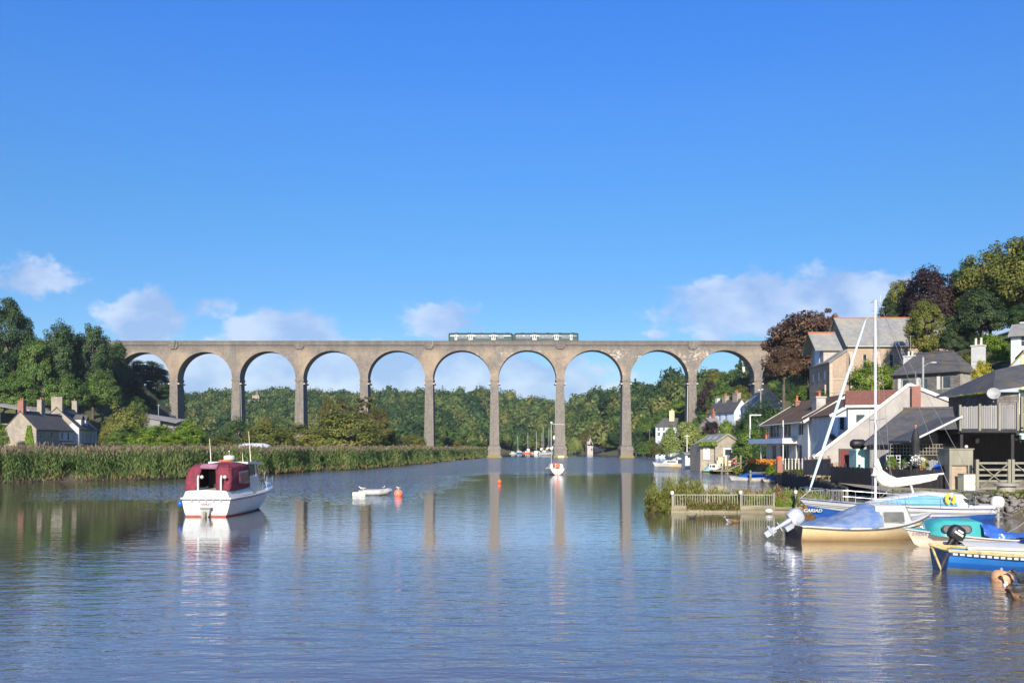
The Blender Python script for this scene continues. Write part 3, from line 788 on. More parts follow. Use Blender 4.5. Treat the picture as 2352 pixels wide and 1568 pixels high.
# ------------------------------------------------------------ viaduct and train
VY = 280.0; VD = 5.1; VC = VY + VD/2
PIERX = [X(d, VY) for d in (257.5, 399, 541.8, 687.7, 836, 985.5, 1135.7, 1287, 1438.8, 1590.6, 1741.7, 1892)]
ZTOP, ZCOR, ZSPR = 38.35, 37.25, 25.75
def viaduct_mat():
    m, nt, b, _ = newmat('viaduct_block')
    t = nt.nodes.new('ShaderNodeTexCoord')
    br = nt.nodes.new('ShaderNodeTexBrick'); br.inputs['Scale'].default_value = 1
    br.inputs['Brick Width'].default_value = 1.1; br.inputs['Row Height'].default_value = .46; br.inputs['Mortar Size'].default_value = .035
    br.inputs['Color1'].default_value = (.205,.182,.152,1); br.inputs['Color2'].default_value = (.152,.136,.116,1); br.inputs['Mortar'].default_value = (.13,.108,.092,1)
    nt.links.new(t.outputs['UV'], br.inputs['Vector'])
    col = mixc(nt, rampv(nt, noi(nt, .22, 8, .7), .35, .68, 0, .6), br.outputs[0], (.11,.098,.085))
    col = mixc(nt, rampv(nt, noi(nt, 1.6, 5, .7, stretch=(1,1,1.6)), .42, .62, 0, .55), col, (.27,.235,.19))
    col = mixc(nt, rampv(nt, noi(nt, .8, 6, .75, stretch=(1.6,1,.35)), .5, .68, 0, .5), col, (.075,.066,.06))
    sp = nt.nodes.new('ShaderNodeSeparateXYZ'); g = nt.nodes.new('ShaderNodeNewGeometry'); nt.links.new(g.outputs['Position'], sp.inputs[0])
    # rust-orange and lime leaching from the joints of the spandrels
    band = rampv(nt, sp.outputs[2], 23, 28); top = rampv(nt, sp.outputs[2], 37, 34)
    mm = nt.nodes.new('ShaderNodeMath'); mm.operation = 'MULTIPLY'; nt.links.new(band, mm.inputs[0]); nt.links.new(top, mm.inputs[1])
    def mul(a, c):
        k = nt.nodes.new('ShaderNodeMath'); k.operation = 'MULTIPLY'; nt.links.new(a, k.inputs[0])
        if isinstance(c, float): k.inputs[1].default_value = c
        else: nt.links.new(c, k.inputs[1])
        return k.outputs[0]
    col = mixc(nt, mul(mm.outputs[0], rampv(nt, noi(nt, .13, 6, .7, stretch=(1,1,.6)), .44, .62, 0, .7)), col, (.37,.27,.175))
    wn = rampv(nt, noi(nt, .16, 3, .5, stretch=(1,1,1)), .50, .62)
    fine = rampv(nt, noi(nt, 1.1, 6, .75, stretch=(1.0,1,1.6)), .52, .60)
    right = rampv(nt, sp.outputs[0], -50, 15)
    col = mixc(nt, mul(mul(mul(mm.outputs[0], wn), fine), right), col, (.60,.53,.43))
    # darker streaks, stronger up towards the string course
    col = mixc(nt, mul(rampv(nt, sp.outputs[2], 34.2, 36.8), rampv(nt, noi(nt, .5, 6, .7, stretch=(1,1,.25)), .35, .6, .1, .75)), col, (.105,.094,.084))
    # weed at the waterline
    col = mixc(nt, rampv(nt, sp.outputs[2], 1.1, .5), col, (.20,.17,.06))
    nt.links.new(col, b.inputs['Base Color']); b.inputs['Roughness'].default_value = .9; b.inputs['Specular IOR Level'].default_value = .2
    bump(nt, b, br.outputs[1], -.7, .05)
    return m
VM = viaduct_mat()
K['pale_block'] = M('pale_block', (.50,.40,.30), (.38,.31,.24), 2, .9)
via = thing('viaduct', 'tall stone railway viaduct of semicircular arches crossing the river', 'viaduct', (0, VC, 0))
HD = VD/2
for i in range(len(PIERX)-1):
    x0, x1 = PIERX[i], PIERX[i+1]; cx = (x0+x1)/2; r = (x1-x0)/2 - 1.28
    n = 40
    poly = [(x0, ZSPR), (cx-r, ZSPR)]
    arc = [(cx - r*math.cos(PI*k/n), ZSPR + r*.995*math.sin(PI*k/n)) for k in range(1, n)]
    poly += arc + [(cx+r, ZSPR), (x1, ZSPR), (x1, ZCOR), (x0, ZCOR)]
    mb = MB(); mb.prism(poly, -HD, HD)
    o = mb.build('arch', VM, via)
    # voussoir ring, a few centimetres proud
    mb = MB(); ring = []
    for s_, (ya, yb) in ((0, (-HD-.06, -HD+.02)),):
        inn = [(cx - (r+.02)*math.cos(PI*k/n), ZSPR + (r+.02)*math.sin(PI*k/n)) for k in range(n+1)]
        out = [(cx - (r+.75)*math.cos(PI*k/n), ZSPR + (r+.75)*math.sin(PI*k/n)) for k in range(n+1)]
        for k in range(n):
            mb.prism([inn[k], inn[k+1], out[k+1], out[k]], ya, yb)
    mb.build('arch_ring', VM, o)
for i, x in enumerate(PIERX[0:11] + [PIERX[11]]):
    g = gz(x, VC) - 1.5
    if g > 22: continue
    zb = min(g, .0) - .5 if g < 1 else g
    if i in (6, 7, 8): zb = -1.5
    mb = MB(); rings = []
    for z in (ZSPR, 18, 10, 3, zb):
        t = (ZSPR - z) / 25.0
        hw_, hd_ = 1.24 + .42*t, HD + .05 + .72*t
        if z <= ZSPR: rings.append([(x-hw_, -hd_, z), (x+hw_, -hd_, z), (x+hw_, hd_, z), (x-hw_, hd_, z)])
    rings = [r_ for r_ in rings if r_[0][2] >= zb - .01]
    rings.sort(key=lambda r_: r_[0][2])
    mb.loft(rings)
    p = mb.build('pier', VM, via)
    mb = MB(); mb.box(x-1.46, x+1.46, -HD-.26, HD+.26, ZSPR-.52, ZSPR-.004); mb.box(x-1.38, x+1.38, -HD-.18, HD+.18, ZSPR-.78, ZSPR-.523)
    mb.build('impost', VM, p)
    mb = MB()
    for s_ in (-1, 1):
        mb.box(x + s_*1.27, x + s_*1.86, -HD-.12, HD+.12, ZSPR-1.72, ZSPR-1.28)
    mb.build('corbel', K['pale_block'], p)
    if i in (5, 6, 7, 8):
        mb = MB()
        w_, d_ = 2.02, HD + 1.35
        bz = 0 if i > 5 else 1.0
        mb.box(x-w_, x+w_, -d_, d_, -1.5 if i > 5 else zb, bz+2.35)
        if i > 5:
            mb.add([(x-w_-.12,-d_-.12,3.0),(x+w_+.12,-d_-.12,3.0),(x+w_+.12,d_+.12,3.0),(x-w_-.12,d_+.12,3.0),
                (x-w_-.12,-d_-.12,bz+2.36),(x+w_+.12,-d_-.12,bz+2.36),(x+w_+.12,d_+.12,bz+2.36),(x-w_-.12,d_+.12,bz+2.36),
                (x-1.75,-HD-.78,3.9),(x+1.75,-HD-.78,3.9),(x+1.75,HD+.78,3.9),(x-1.75,HD+.78,3.9)],
               [(4,5,6,7),(0,4,7,3),(1,2,6,5),(0,1,5,4),(2,3,7,6),(0,3,11,8),(3,2,10,11),(2,1,9,10),(1,0,8,9),(8,11,10,9)])
            mb.box(x-w_-.35, x+w_+.35, -d_-.35, d_+.35, -1.5, .55)
            # gabled hood on the front of the plinth
            mb.prism([(x-1.5, 3.9), (x+1.5, 3.9), (x+1.5, 4.0), (x, 4.9), (x-1.5, 4.0)], -HD-1.0, -HD-.6)
        mb.build('plinth', VM, p)
xa, xb = PIERX[0]-34, PIERX[-1]+30
mb = MB(); mb.box(xa, PIERX[0]-.003, -HD, HD, 14, ZCOR); mb.build('abutment', VM, via)
mb = MB(); mb.box(PIERX[-1]+.003, xb, -HD, HD, 10, ZCOR); mb.build('abutment', VM, via)
for s_ in (-1, 1):
    mb = MB(); y0, y1 = (-HD-.10, -HD+.42) if s_ < 0 else (HD-.42, HD+.10)
    mb.box(xa, xb, y0, y1, ZCOR+.003, ZTOP-.24)
    yy = (y0-.08, y1+.08)
    mb.box(xa, xb, yy[0], yy[1], ZTOP-.237, ZTOP)
    yc = (-HD-.30, -HD-.003) if s_ < 0 else (HD+.003, HD+.30)
    mb.box(xa, xb, yc[0], yc[1], ZCOR-.38, ZCOR-.02)
    pr = mb.build('parapet', VM, via)
    # refuges / pilasters
    for i, x in enumerate(PIERX):
        if i % 2 == 1:
            mb = MB(); yq = (-HD-.55, -HD-.103) if s_ < 0 else (HD+.103, HD+.55)
            mb.box(x-1.5, x+1.5, yq[0], yq[1], ZCOR-.9, ZTOP-.3)
            mb.prism([(x-1.5, ZCOR-.903), (x-.9, ZCOR-1.6), (x+.9, ZCOR-1.6), (x+1.5, ZCOR-.903)], yq[0]+.1, yq[1])
            mb.build('refuge', VM, via)
mb = MB(); mb.box(xa, xb, -HD+.45, HD-.45, ZCOR+.003, ZCOR+.12)
mb.build('ballast', M('ballast', (.16,.14,.12), (.09,.08,.07), 6, .95), via)
mb = MB()
for s_ in (-.72, .72): mb.box(xa, xb, s_-.035, s_+.035, ZCOR+.123, ZCOR+.27)
mb.build('rail', K['wire'], via)
# rainwater pipes on pier sides (pale)
for (i, side) in ((7, -1), (9, -1), (2, 1)):
    x = PIERX[i]
    mb = MB(); xs_ = lambda z: x + side*(1.24 + .42*(ZSPR - z)/25 + .14)
    zz = [ZSPR-1.9, 18, 10, 3.6] if i != 9 else [ZSPR-1.9, 18, 10, gz(x, VC)+.5]
    mb.tube([(xs_(z), -HD+.6, z) for z in zz], .11, 6)
    mb.build('drain_pipe', K['grey'] if i != 9 else K['white'], via)
# black streak from an outlet above the first full pier
for i, dx_ in ((1, .4), (5, .9), (9, .1)):
    mb = MB(); x = PIERX[i] + dx_
    mb.tube([(x+.3, -HD-.70, ZTOP+.1), (x+.3, -HD-.68, ZCOR+.1), (x, -HD-.64, ZCOR-.8), (x-.5, -HD-.1, ZCOR-1.9)], .09, 6)
    mb.build('drain_pipe', K['grey'] if i != 1 else K['black'], via)

# train: two coupled diesel railcars
ZR = ZCOR + .27
train = thing('train', 'dark green two-car passenger train crossing the viaduct', 'train', (X(1179.7, VC), VC, ZR))
def carriage(x0, x1, cab):
    prof = [(-1.28, .95), (-1.38, 1.3), (-1.40, 2.3), (-1.34, 2.9), (-1.15, 3.28), (-.8, 3.52), (-.35, 3.64), (0, 3.67),
            (.35, 3.64), (.8, 3.52), (1.15, 3.28), (1.34, 2.9), (1.40, 2.3), (1.38, 1.3), (1.28, .95)]
    mb = MB(); rings = []
    for (x, k) in ((x0, .93), (x0+.25, .985), (x0+.7, 1), (x1-.7, 1), (x1-.25, .985), (x1, .93)):
        rings.append([(x, y*k, (z-.95)*k+.95) for y, z in prof])
    mb.loft(rings)
    car = mb.build('carriage', K['traingreen'], train, smooth=35)
    mb = MB(); rp = [(y*1.012, z+.02) for y, z in prof if z > 3.0]
    mb.loft([[(x, y, z) for y, z in rp] for x in (x0+.3, x1-.3)]); 
    for q in range(5): mb.box(x0+2+q*4.2, x0+3.1+q*4.2, -.4, .4, 3.66, 3.80)
    mb.build('roof', K['trainroof'], car, smooth=35)
    mb = MB()
    for s_ in (-1, 1): mb.box(x0+.35, x1-.35, s_*1.415-.012, s_*1.415+.012, 1.36, 1.43)
    mb.build('waist_stripe', K['trainlight'], car)
    L = x1 - x0
    doors = (.115, .345, .70) if cab < 0 else (.31, .655, .885)
    for f in doors:
        for s_ in (-1, 1):
            xc = x0 + f*L; wd = .70 if f in (.345, .70, .31, .655) else .42
            y0 = s_*1.42
            mb = MB(); mb.box(xc-wd, xc+wd, y0-.02, y0+.02, 1.2, 3.02)
            d_ = mb.build('door', K['trainlight'], car)
            mb = MB()
            for k in ((-.5, .5) if wd > .5 else (0,)):
                mb.box(xc+k*wd-.13, xc+k*wd+.13, y0+s_*.021-.006, y0+s_*.021+.006, 1.75, 2.75)
            mb.build('pane', K['glass'], d_)
    wins = [(.15,.285),(.42,.525),(.535,.635),(.765,.86)] if cab < 0 else [(.03,.135),(.15,.245),(.385,.49),(.50,.60),(.735,.85)]
    for (a, c) in wins:
        for s_ in (-1, 1):
            y0 = s_*1.415; xa_, xb_ = x0+a*L, x0+c*L
            mb = MB()
            mb.box(xa_, xb_, y0-.012, y0+.012, 2.62, 2.72); mb.box(xa_, xb_, y0-.012, y0+.012, 1.85, 1.95)
            nb = 3
            for k in range(nb): mb.box(xa_+(xb_-xa_)*k/(nb-1)-.05, xa_+(xb_-xa_)*k/(nb-1)+.05, y0-.011, y0+.011, 1.953, 2.617)
            w_ = mb.build('window', K['grey'], car)
            mb = MB(); mb.box(xa_+.05, xb_-.05, y0-s_*.004-.01, y0-s_*.004+.01, 1.955, 2.615)
            mb.build('pane', M('carriage_glass', (.2,.22,.24), (.1,.11,.13), 1.5, .15, spec=.7) if 'cg' not in K else K['cg'], w_)
    mb = MB(); mb.box(x0+.6, x1-.6, -1.0, 1.0, .55, .948)
    for q in (x0+3.2, x1-3.2):
        for w in (-1.2, 1.2):
            for s_ in (-1, 1): mb.tube([(q+w, s_*.68, .43), (q+w, s_*.80, .43)], .42, 12)
        mb.box(q-1.9, q+1.9, -.9, .9, .35, .55)
    mb.build('bogie', K['black'], car)
    xe = x0-.012 if cab < 0 else x1+.012
    mb = MB()
    for s_ in (-.75, .75): mb.box(xe-.012, xe+.012, s_-.35, s_+.35, 2.1, 2.85)
    mb.build('windscreen', K['glass'], car)
K['cg'] = M('carriage_glass', (.22,.24,.26), (.10,.11,.13), 1.5, .15, spec=.7)
tx0 = X(1031, VC) - train.location.x; txm0 = X(1177.5, VC) - train.location.x; txm1 = X(1182, VC) - train.location.x; tx1 = X(1328, VC) - train.location.x
carriage(tx0, txm0, -1); carriage(txm1, tx1, 1)
mb = MB(); mb.box(txm0-.02, txm1+.02, -.6, .6, 1.1, 3.2); mb.build('gangway', K['black'], train)
# ------------------------------------------------------------ buildings
def sides(x0, x1, y0, y1):
    return {'front': ((x0,y0),(1,0),(0,-1),x1-x0), 'right': ((x1,y0),(0,1),(1,0),y1-y0),
            'back': ((x1,y1),(-1,0),(0,1),x1-x0), 'left': ((x0,y1),(0,-1),(-1,0),y1-y0)}
def panel(mb, sd_, h, holes, z0=0, dep=.14):
    (ox, oy), (ux, uy), (nx_, ny_), w = sd_
    us = sorted(set([0, w] + [q for a in holes for q in (a[0], a[0]+a[2])])); zs = sorted(set([z0, h] + [q for a in holes for q in (a[1], a[1]+a[3])]))
    pt = lambda u, z, d=0: (ox+ux*u-nx_*d, oy+uy*u-ny_*d, z)
    for i in range(len(us)-1):
        for j in range(len(zs)-1):
            um, zm = (us[i]+us[i+1])/2, (zs[j]+zs[j+1])/2
            if any(a[0] < um < a[0]+a[2] and a[1] < zm < a[1]+a[3] for a in holes): continue
            mb.add([pt(us[i],zs[j]), pt(us[i+1],zs[j]), pt(us[i+1],zs[j+1]), pt(us[i],zs[j+1])], [(0,1,2,3)])
    for a in holes:
        u0, z_, u1, z1 = a[0], a[1], a[0]+a[2], a[1]+a[3]
        for (p, q) in (((u0,z_),(u1,z_)), ((u1,z_),(u1,z1)), ((u1,z1),(u0,z1)), ((u0,z1),(u0,z_))):
            mb.add([pt(*p), pt(*q), pt(*q, dep), pt(*p, dep)], [(0,1,2,3)])
def opening(par, sd_, a, frame, sillm=None):
    """a = (u, z, w, h, kind, cols, rows)"""
    (ox, oy), (ux, uy), (nx_, ny_), w = sd_
    u0, z0, ww, hh = a[:4]; kind = a[4] if len(a) > 4 else 'window'; cols = a[5] if len(a) > 5 else 2; rows = a[6] if len(a) > 6 else 2
    fm = a[7] if len(a) > 7 else frame
    def bx(mb, ua, ub, za, zb, da, db):
        pts = [(ox+ux*u-nx_*d, oy+uy*u-ny_*d, z) for d in (da, db) for (u, z) in ((ua,za),(ub,za),(ub,zb),(ua,zb))]
        mb.add(pts, [(0,1,2,3),(7,6,5,4),(0,4,5,1),(1,5,6,2),(2,6,7,3),(3,7,4,0)])
    mb = MB(); f = .06
    if kind == 'door':
        bx(mb, u0+.004, u0+ww-.004, z0, z0+hh-.004, .08, .135)
        o = mb.build('door', fm, par)
        mb = MB(); bx(mb, u0+ww*.2, u0+ww*.8, z0+hh*.55, z0+hh*.88, .06, .079); mb.build('pane', K['glass'], o)
        mb = MB(); bx(mb, u0+ww*.84, u0+ww*.9, z0+hh*.45, z0+hh*.5, .03, .079); mb.build('handle', K['steel'], o)
        return o
    bx(mb, u0+.003, u0+f, z0+.003, z0+hh-.003, .05, .11); bx(mb, u0+ww-f, u0+ww-.003, z0+.003, z0+hh-.003, .05, .11)
    bx(mb, u0+f, u0+ww-f, z0+.003, z0+f, .05, .11); bx(mb, u0+f, u0+ww-f, z0+hh-f, z0+hh-.003, .05, .11)
    for i in range(1, cols): u = u0 + ww*i/cols; bx(mb, u-.022, u+.022, z0+f, z0+hh-f, .055, .105)
    for j in range(1, rows): z = z0 + hh*j/rows; bx(mb, u0+f, u0+ww-f, z-.02, z+.02, .057, .103)
    o = mb.build('window', fm, par)
    mb = MB(); bx(mb, u0+.01, u0+ww-.01, z0+.01, z0+hh-.01, .112, .125); mb.build('pane', K['glass'], o)
    if sillm: mb = MB(); bx(mb, u0-.08, u0+ww+.08, z0-.09, z0-.003, -.07, .05); mb.build('sill', sillm, o)
    return o
def chimney(par, cx, cy, z0, z1, sx, sy, mat, pots=2, potm='terracotta', along='x'):
    mb = MB(); mb.box(cx-sx/2, cx+sx/2, cy-sy/2, cy+sy/2, z0, z1); mb.box(cx-sx/2-.07, cx+sx/2+.07, cy-sy/2-.07, cy+sy/2+.07, z1+.002, z1+.14)
    o = mb.build('chimney', mat, par)
    for k in range(pots):
        d = (k - (pots-1)/2) * .42; c = (cx+d, cy, z1+.145) if along == 'x' else (cx, cy+d, z1+.145)
        mb = MB(); mb.lathe([(.13,0),(.11,.12),(.11,.42),(.14,.46),(.14,.52)], 10, c); mb.build('chimney_pot', K[potm], o, smooth=40)
    return o
def house(t, x0, x1, y0, y1, ze, zr, ridge, wall, roof, holes={}, over=.3, vover=.2, frame=None, sill=None, barge=None, mid=None, z0=-1.5,
          gablemat=None, gutter=True, hip=(0, 0), ridgemat=None, th=.13, zel=None, zer=None):
    """zel/zer: different eave heights for the two sides of an uneven roof"""
    frame = frame or K['white']; sdz = sides(x0, x1, y0, y1)
    ea = ze if zel is None else zel; eb = ze if zer is None else zer
    mb = MB()
    lo = min(ea, eb)
    for k, s_ in sdz.items():
        top = {'x': {'front': ea, 'back': eb, 'left': lo, 'right': lo}, 'y': {'left': ea, 'right': eb, 'front': lo, 'back': lo}}[ridge][k]
        panel(mb, s_, top, holes.get(k, []), z0)
    if ridge == 'x':
        c = mid if mid is not None else (y0+y1)/2
        for x, hp in ((x0, hip[0]), (x1, hip[1])):
            if not hp: mb.add([(x,y0,lo),(x,y1,lo),(x,y1,eb),(x,c,zr),(x,y0,ea)], [(0,1,2,3,4)])
    else:
        c = mid if mid is not None else (x0+x1)/2
        for y, hp in ((y0, hip[0]), (y1, hip[1])):
            if not hp: mb.add([(x0,y,lo),(x1,y,lo),(x1,y,eb),(c,y,zr),(x0,y,ea)], [(0,1,2,3,4)])
    w = mb.build('wall', wall, t)
    for k, hl in holes.items():
        for a in hl: opening(t, sdz[k], a, frame, sill)
    a0, a1 = (y0, y1) if ridge == 'x' else (x0, x1); b0, b1 = (x0, x1) if ridge == 'x' else (y0, y1)
    s0 = (zr-ea)/(c-a0); s1 = (zr-eb)/(a1-c)
    mb = MB()
    if not hip[0] and not hip[1]:
        poly = [(a0-over, ea-s0*over+.01), (c, zr+.01), (a1+over, eb-s1*over+.01), (a1+over, eb-s1*over+th), (c, zr+th+.02), (a0-over, ea-s0*over+th)]
        (mb.prismx if ridge == 'x' else mb.prism)(poly, b0-vover, b1+vover)
    else:
        hl0 = hip[0]; hl1 = hip[1]
        def pt(a, b_, z): return (b_, a, z) if ridge == 'x' else (a, b_, z)
        e0, e1 = ea-s0*over, eb-s1*over; B0, B1 = b0-(over if hl0 else vover), b1+(over if hl1 else vover)
        A0, A1 = a0-over, a1+over
        up = th
        vs = [pt(A0,B0,e0+up), pt(A1,B0,e1+up), pt(A1,B1,e1+up), pt(A0,B1,e0+up), pt(c,b0+hl0 if hl0 else B0,zr+up), pt(c,b1-hl1 if hl1 else B1,zr+up),
              pt(A0,B0,e0), pt(A1,B0,e1), pt(A1,B1,e1), pt(A0,B1,e0)]
        mb.add(vs, [(0,3,5,4),(1,4,5,2),(0,4,1),(3,2,5),(0,1,7,6),(1,2,8,7),(2,3,9,8),(3,0,6,9),(6,7,8,9)])
    rf = mb.build('roof', roof, t)
    if ridgemat:
        mb = MB(); q0 = b0+hip[0]-(0 if hip[0] else vover); q1 = b1-hip[1]+(0 if hip[1] else vover)
        A = (q0, c, zr+th+.04) if ridge == 'x' else (c, q0, zr+th+.04); B = (q1, c, zr+th+.04) if ridge == 'x' else (c, q1, zr+th+.04)
        mb.tube([A, B], .11, 8); mb.build('ridge_tiles', ridgemat, rf, smooth=40)
    if barge:
        for hp, b_, sg in ((hip[0], b0, -1), (hip[1], b1, 1)):
            if hp: continue
            mb = MB(); q = b_ + sg*(vover+.025)
            def pp(a, z): return (q, a, z) if ridge == 'x' else (a, q, z)
            mb.bar(pp(a0-over, ea-s0*over+th*.35), pp(c, zr+th*.45), .05, .24); mb.bar(pp(c, zr+th*.45), pp(a1+over, eb-s1*over+th*.35), .046, .24)
            mb.build('bargeboard', barge, t)
    if gutter:
        mb = MB()
        for a, e in ((a0-over-.07, ea-s0*over+.02), (a1+over+.07, eb-s1*over+.02)):
            if ridge == 'x': mb.tube([(b0-.1, a, e), (b1+.1, a, e)], .06, 6)
            else: mb.tube([(a, b0-.1, e), (a, b1+.1, e)], .06, 6)
        mb.build('gutter', K['black'] if gutter is True else gutter, t)
    return rf
W = lambda u, z, w, h, c=2, r=2, *m: (u, z, w, h, 'window', c, r) + m

# ---- left bank cottages
g = 1.6
t = thing('stone_cottage', 'stone cottage with ivy on its gable end, nearest in the left riverside row', 'cottage', (-97.7, 175, g), PI/2 - .045)
# local: front wall along +x (running away), front normal toward the river
H = house(t, 0, 8.2, 0, 6.8, 5.5, 9.0, 'x', K['stone'], K['slate'], {'front': [W(1.3,3.6,1.0,1.3), W(5.2,3.6,.9,1.3), W(1.5,.9,1.1,1.3), (4.0,0,1.0,2.1,'door',1,1,K['oak'])]}, over=.25, vover=.15, ridgemat=K['slate'])
chimney(t, .55, 3.4, 7.9, 11.2, 1.0, 1.2, K['redbrick'], 2, along='y'); chimney(t, 7.2, 3.4, 7.9, 11.7, 1.4, 1.0, K['stone'], 2)
t2 = thing('white_cottage', 'low white rendered cottage under a slate roof between the stone one and the taller one', 'cottage', (-97.7+8.2*math.sin(.045), 175+8.2*math.cos(.045)+.02, g), PI/2 - .045)
house(t2, 0, 5.2, 0, 6.8, 5.45, 8.9, 'x', K['render'], K['slate'], {'front': [W(.7,3.4,.8,1.5,1,2), W(3.1,3.4,.8,1.5,1,2)]}, over=.25, vover=.05)
mb = MB(); mb.prismx([(-1.0, 2.5), (-.003, 3.1), (-.003, 3.0), (-1.0, 2.38)], 0, 5.2); mb.build('porch_roof', K['slate'], t2)
# ivy strip on the gable: flat leafy growth
def ivy(par, o, u, v, w, h, n, mat, dep=.25, seed=1, shape=lambda s: 1):
    rs = np.random.default_rng(seed); a = rs.random(n); b_ = rs.random(n); a = (a-.5)*np.array([shape(q) for q in b_]) + .5
    o, u, v = map(np.array, (o, u, v)); nr = np.cross(u, v).astype(float)
    cen = o + u*(a*w)[:,None] + v*(b_*h)[:,None] + nr*(rs.random(n)*dep)[:,None]
    vv_, q = leaves(cen, unit(nr + rs.normal(size=(n,3))*.5), .12+.14*rs.random(n), rs)
    ob = bpy.data.objects.new('ivy', npmesh('ivy', vv_, q, np.clip(.5+.2*rs.normal(size=n),0,1), mats=[K[mat]])); COL.objects.link(ob); ob.parent = par
    return ob
ivy(t, (-.02, 2.6, 0), (0,-1,0), (0,0,1), 2.4, 6.2, 1500, 'l_bright', .35, 3, lambda s: 1.2 - s*.95)
g2 = 1.4
t = thing('tall_cottage', 'taller cottage with white gable, stone upper gable and two dormers in its roof', 'cottage', (-96.5, 189.9, g2), PI/2 + .24)
rf = house(t, 0, 17, 0, 9.2, 6.2, 10.6, 'x', K['render'], K['slate'], {'front': [W(2.8,3.2,1.0,1.9,1,2), W(6.2,3.2,1.0,1.9,1,2), W(10.6,3.2,1.0,1.9,1,2), W(14.2,3.2,1.0,1.9,1,2), (4.6,0,1.1,2.1,'door',1,1,K['black'])]}, over=.3, vover=.2, ridgemat=K['slate'])
mb = MB(); mb.prismx([(-1.1, 2.3), (-.003, 2.9), (-.003, 2.78), (-1.1, 2.18)], .5, 16.8); mb.build('porch_roof', K['slate'], t)
mb = MB(); mb.add([(-.03,9.2,6.0),(-.03,4.6,10.5),(-.03,1.4,7.4),(-.03,3.6,5.6),(-.03,9.2,5.2)], [(0,1,2,3,4)]); mb.build('stone_gable', K['stone'], t)
for xd in (4.4, 8.8):
    mb = MB(); mb.box(xd, xd+1.8, .6, 3.0, 6.9, 8.35); d = mb.build('dormer', K['render'], t)
    mb = MB(); mb.prism([(xd-.2, 8.3), (xd+.9, 9.3), (xd+2.0, 8.3), (xd+2.0, 8.42), (xd+.9, 9.42), (xd-.2, 8.42)], .35, 4.4); mb.build('dormer_roof', K['slate'], d)
    mb = MB(); mb.box(xd+.35, xd+1.45, .56, .597, 7.2, 8.2); mb.build('pane', K['glass'], d)
    mb = MB(); mb.box(xd+.3, xd+.38, .53, .558, 7.15, 8.25); mb.box(xd+1.42, xd+1.5, .53, .558, 7.15, 8.25); mb.box(xd+.86, xd+.94, .53, .558, 7.15, 8.25); mb.box(xd+.383, xd+1.417, .531, .557, 8.17, 8.25); mb.build('window_frame', K['white'], d)
chimney(t, .9, 4.6, 9.2, 13.0, 1.3, 2.2, K['stone'], 0); chimney(t, 15.8, 4.6, 9.4, 12.9, 1.3, 1.1, K['stone'], 3)
# barn with open side
t = thing('open_barn', 'long open-sided barn with sagging grey roof behind the riverside cottages', 'barn', (X(-20,205), 205, gz(X(-20,205),205)), R(14))
zz = lambda q: q - t.location.z
mb = MB(); n = 14; L = 22
rings = []
for (x, zt) in ((-6, Z(905,205)), (1, Z(912,205)), (6, Z(921,207)), (12, Z(938,209)), (19, Z(958,212))):
    rings.append([(x, 0, zz(zt)-1.9), (x, 3.5, zz(zt)-.6), (x, 7, zz(zt)), (x, 12, zz(zt)-1.6), (x, 12, zz(zt)-1.8), (x, 7, zz(zt)-.18), (x, 3.5, zz(zt)-.78), (x, 0, zz(zt)-2.1)])
mb.loft(rings); mb.build('roof', K['asbestos'], t, smooth=30)
mb = MB(); mb.box(-6, 19, 8.5, 8.7, -1, 6.5); mb.build('back_wall', K['tar'], t)
for x in (-5, 1.5, 8): mb = MB(); mb.box(x-.25, x+.25, .2, .7, -2, zz(Z(940,205))); mb.build('post', K['white'] if x == 1.5 else K['grey'], t)
mb = MB(); mb.box(-6, 12, .35, .5, zz(Z(975,205)), zz(Z(972,205))); mb.build('rail', K['oak'], t)
# corrugated shed by the first pier
Ys = 226
t = thing('corrugated_shed', 'low shed with pale sloping corrugated roof below the leftmost tall pier', 'shed', (X(312,Ys), Ys, gz(X(312,Ys),Ys)), R(-4))
zz = lambda q: q - t.location.z
mb = MB(); L = (405-312)/FD*Ys
za, zb = zz(Z(951,Ys)), zz(Z(971,Ys))
mb.add([(-1,-.5,za),(L+.6,-.5,zb),(L+.6,5,zb+1.0),(-1,5,za+.6),(-1,-.5,za-.15),(L+.6,-.5,zb-.15),(L+.6,5,zb+.85),(-1,5,za+.45)], [(0,1,2,3),(7,6,5,4),(0,4,5,1),(1,5,6,2),(2,6,7,3),(3,7,4,0)])
mb.build('roof', K['asbestos'], t)
mb = MB(); mb.add([(0,0,-2),(L*.62,0,-2),(L*.62,0,za-.16-(za-zb)*.66),(0,0,za-.17)], [(0,1,2,3)]); mb.box(L*.62, L, 1.5, 1.6, -2, zb-.1); mb.box(-.1, 0, 0, 5, -2, za-.2)
mb.build('wall', K['greywood'], t)
# pale polytunnel roof over the reeds
Yt = 152
t = thing('polytunnel', 'pale polythene tunnel roof just showing above the reeds', 'polytunnel', (X(572,Yt), Yt+3, .8), R(8))
mb = MB(); rings = []
for (x, k) in ((-2.9,.45),(-2.6,.8),(-1.6,1),(1.8,1),(2.7,.75),(3.0,.4)):
    rings.append([(x, 2*math.cos(a), (Z(1017,Yt)-.8-1.0)*1 + k*1.0*math.sin(a) + (k-1)*.2) for a in np.linspace(0, PI, 9)])
mb.loft(rings, closed=False, cap=False); mb.build('cover', M('polythene', (.62,.62,.62), (.45,.45,.47), 3, .4), t, smooth=60)
mb = MB(); mb.box(-2.8, 2.8, -1.9, 1.9, -1, Z(1017,Yt)-.8-.95); mb.build('side', K['grey'], t)
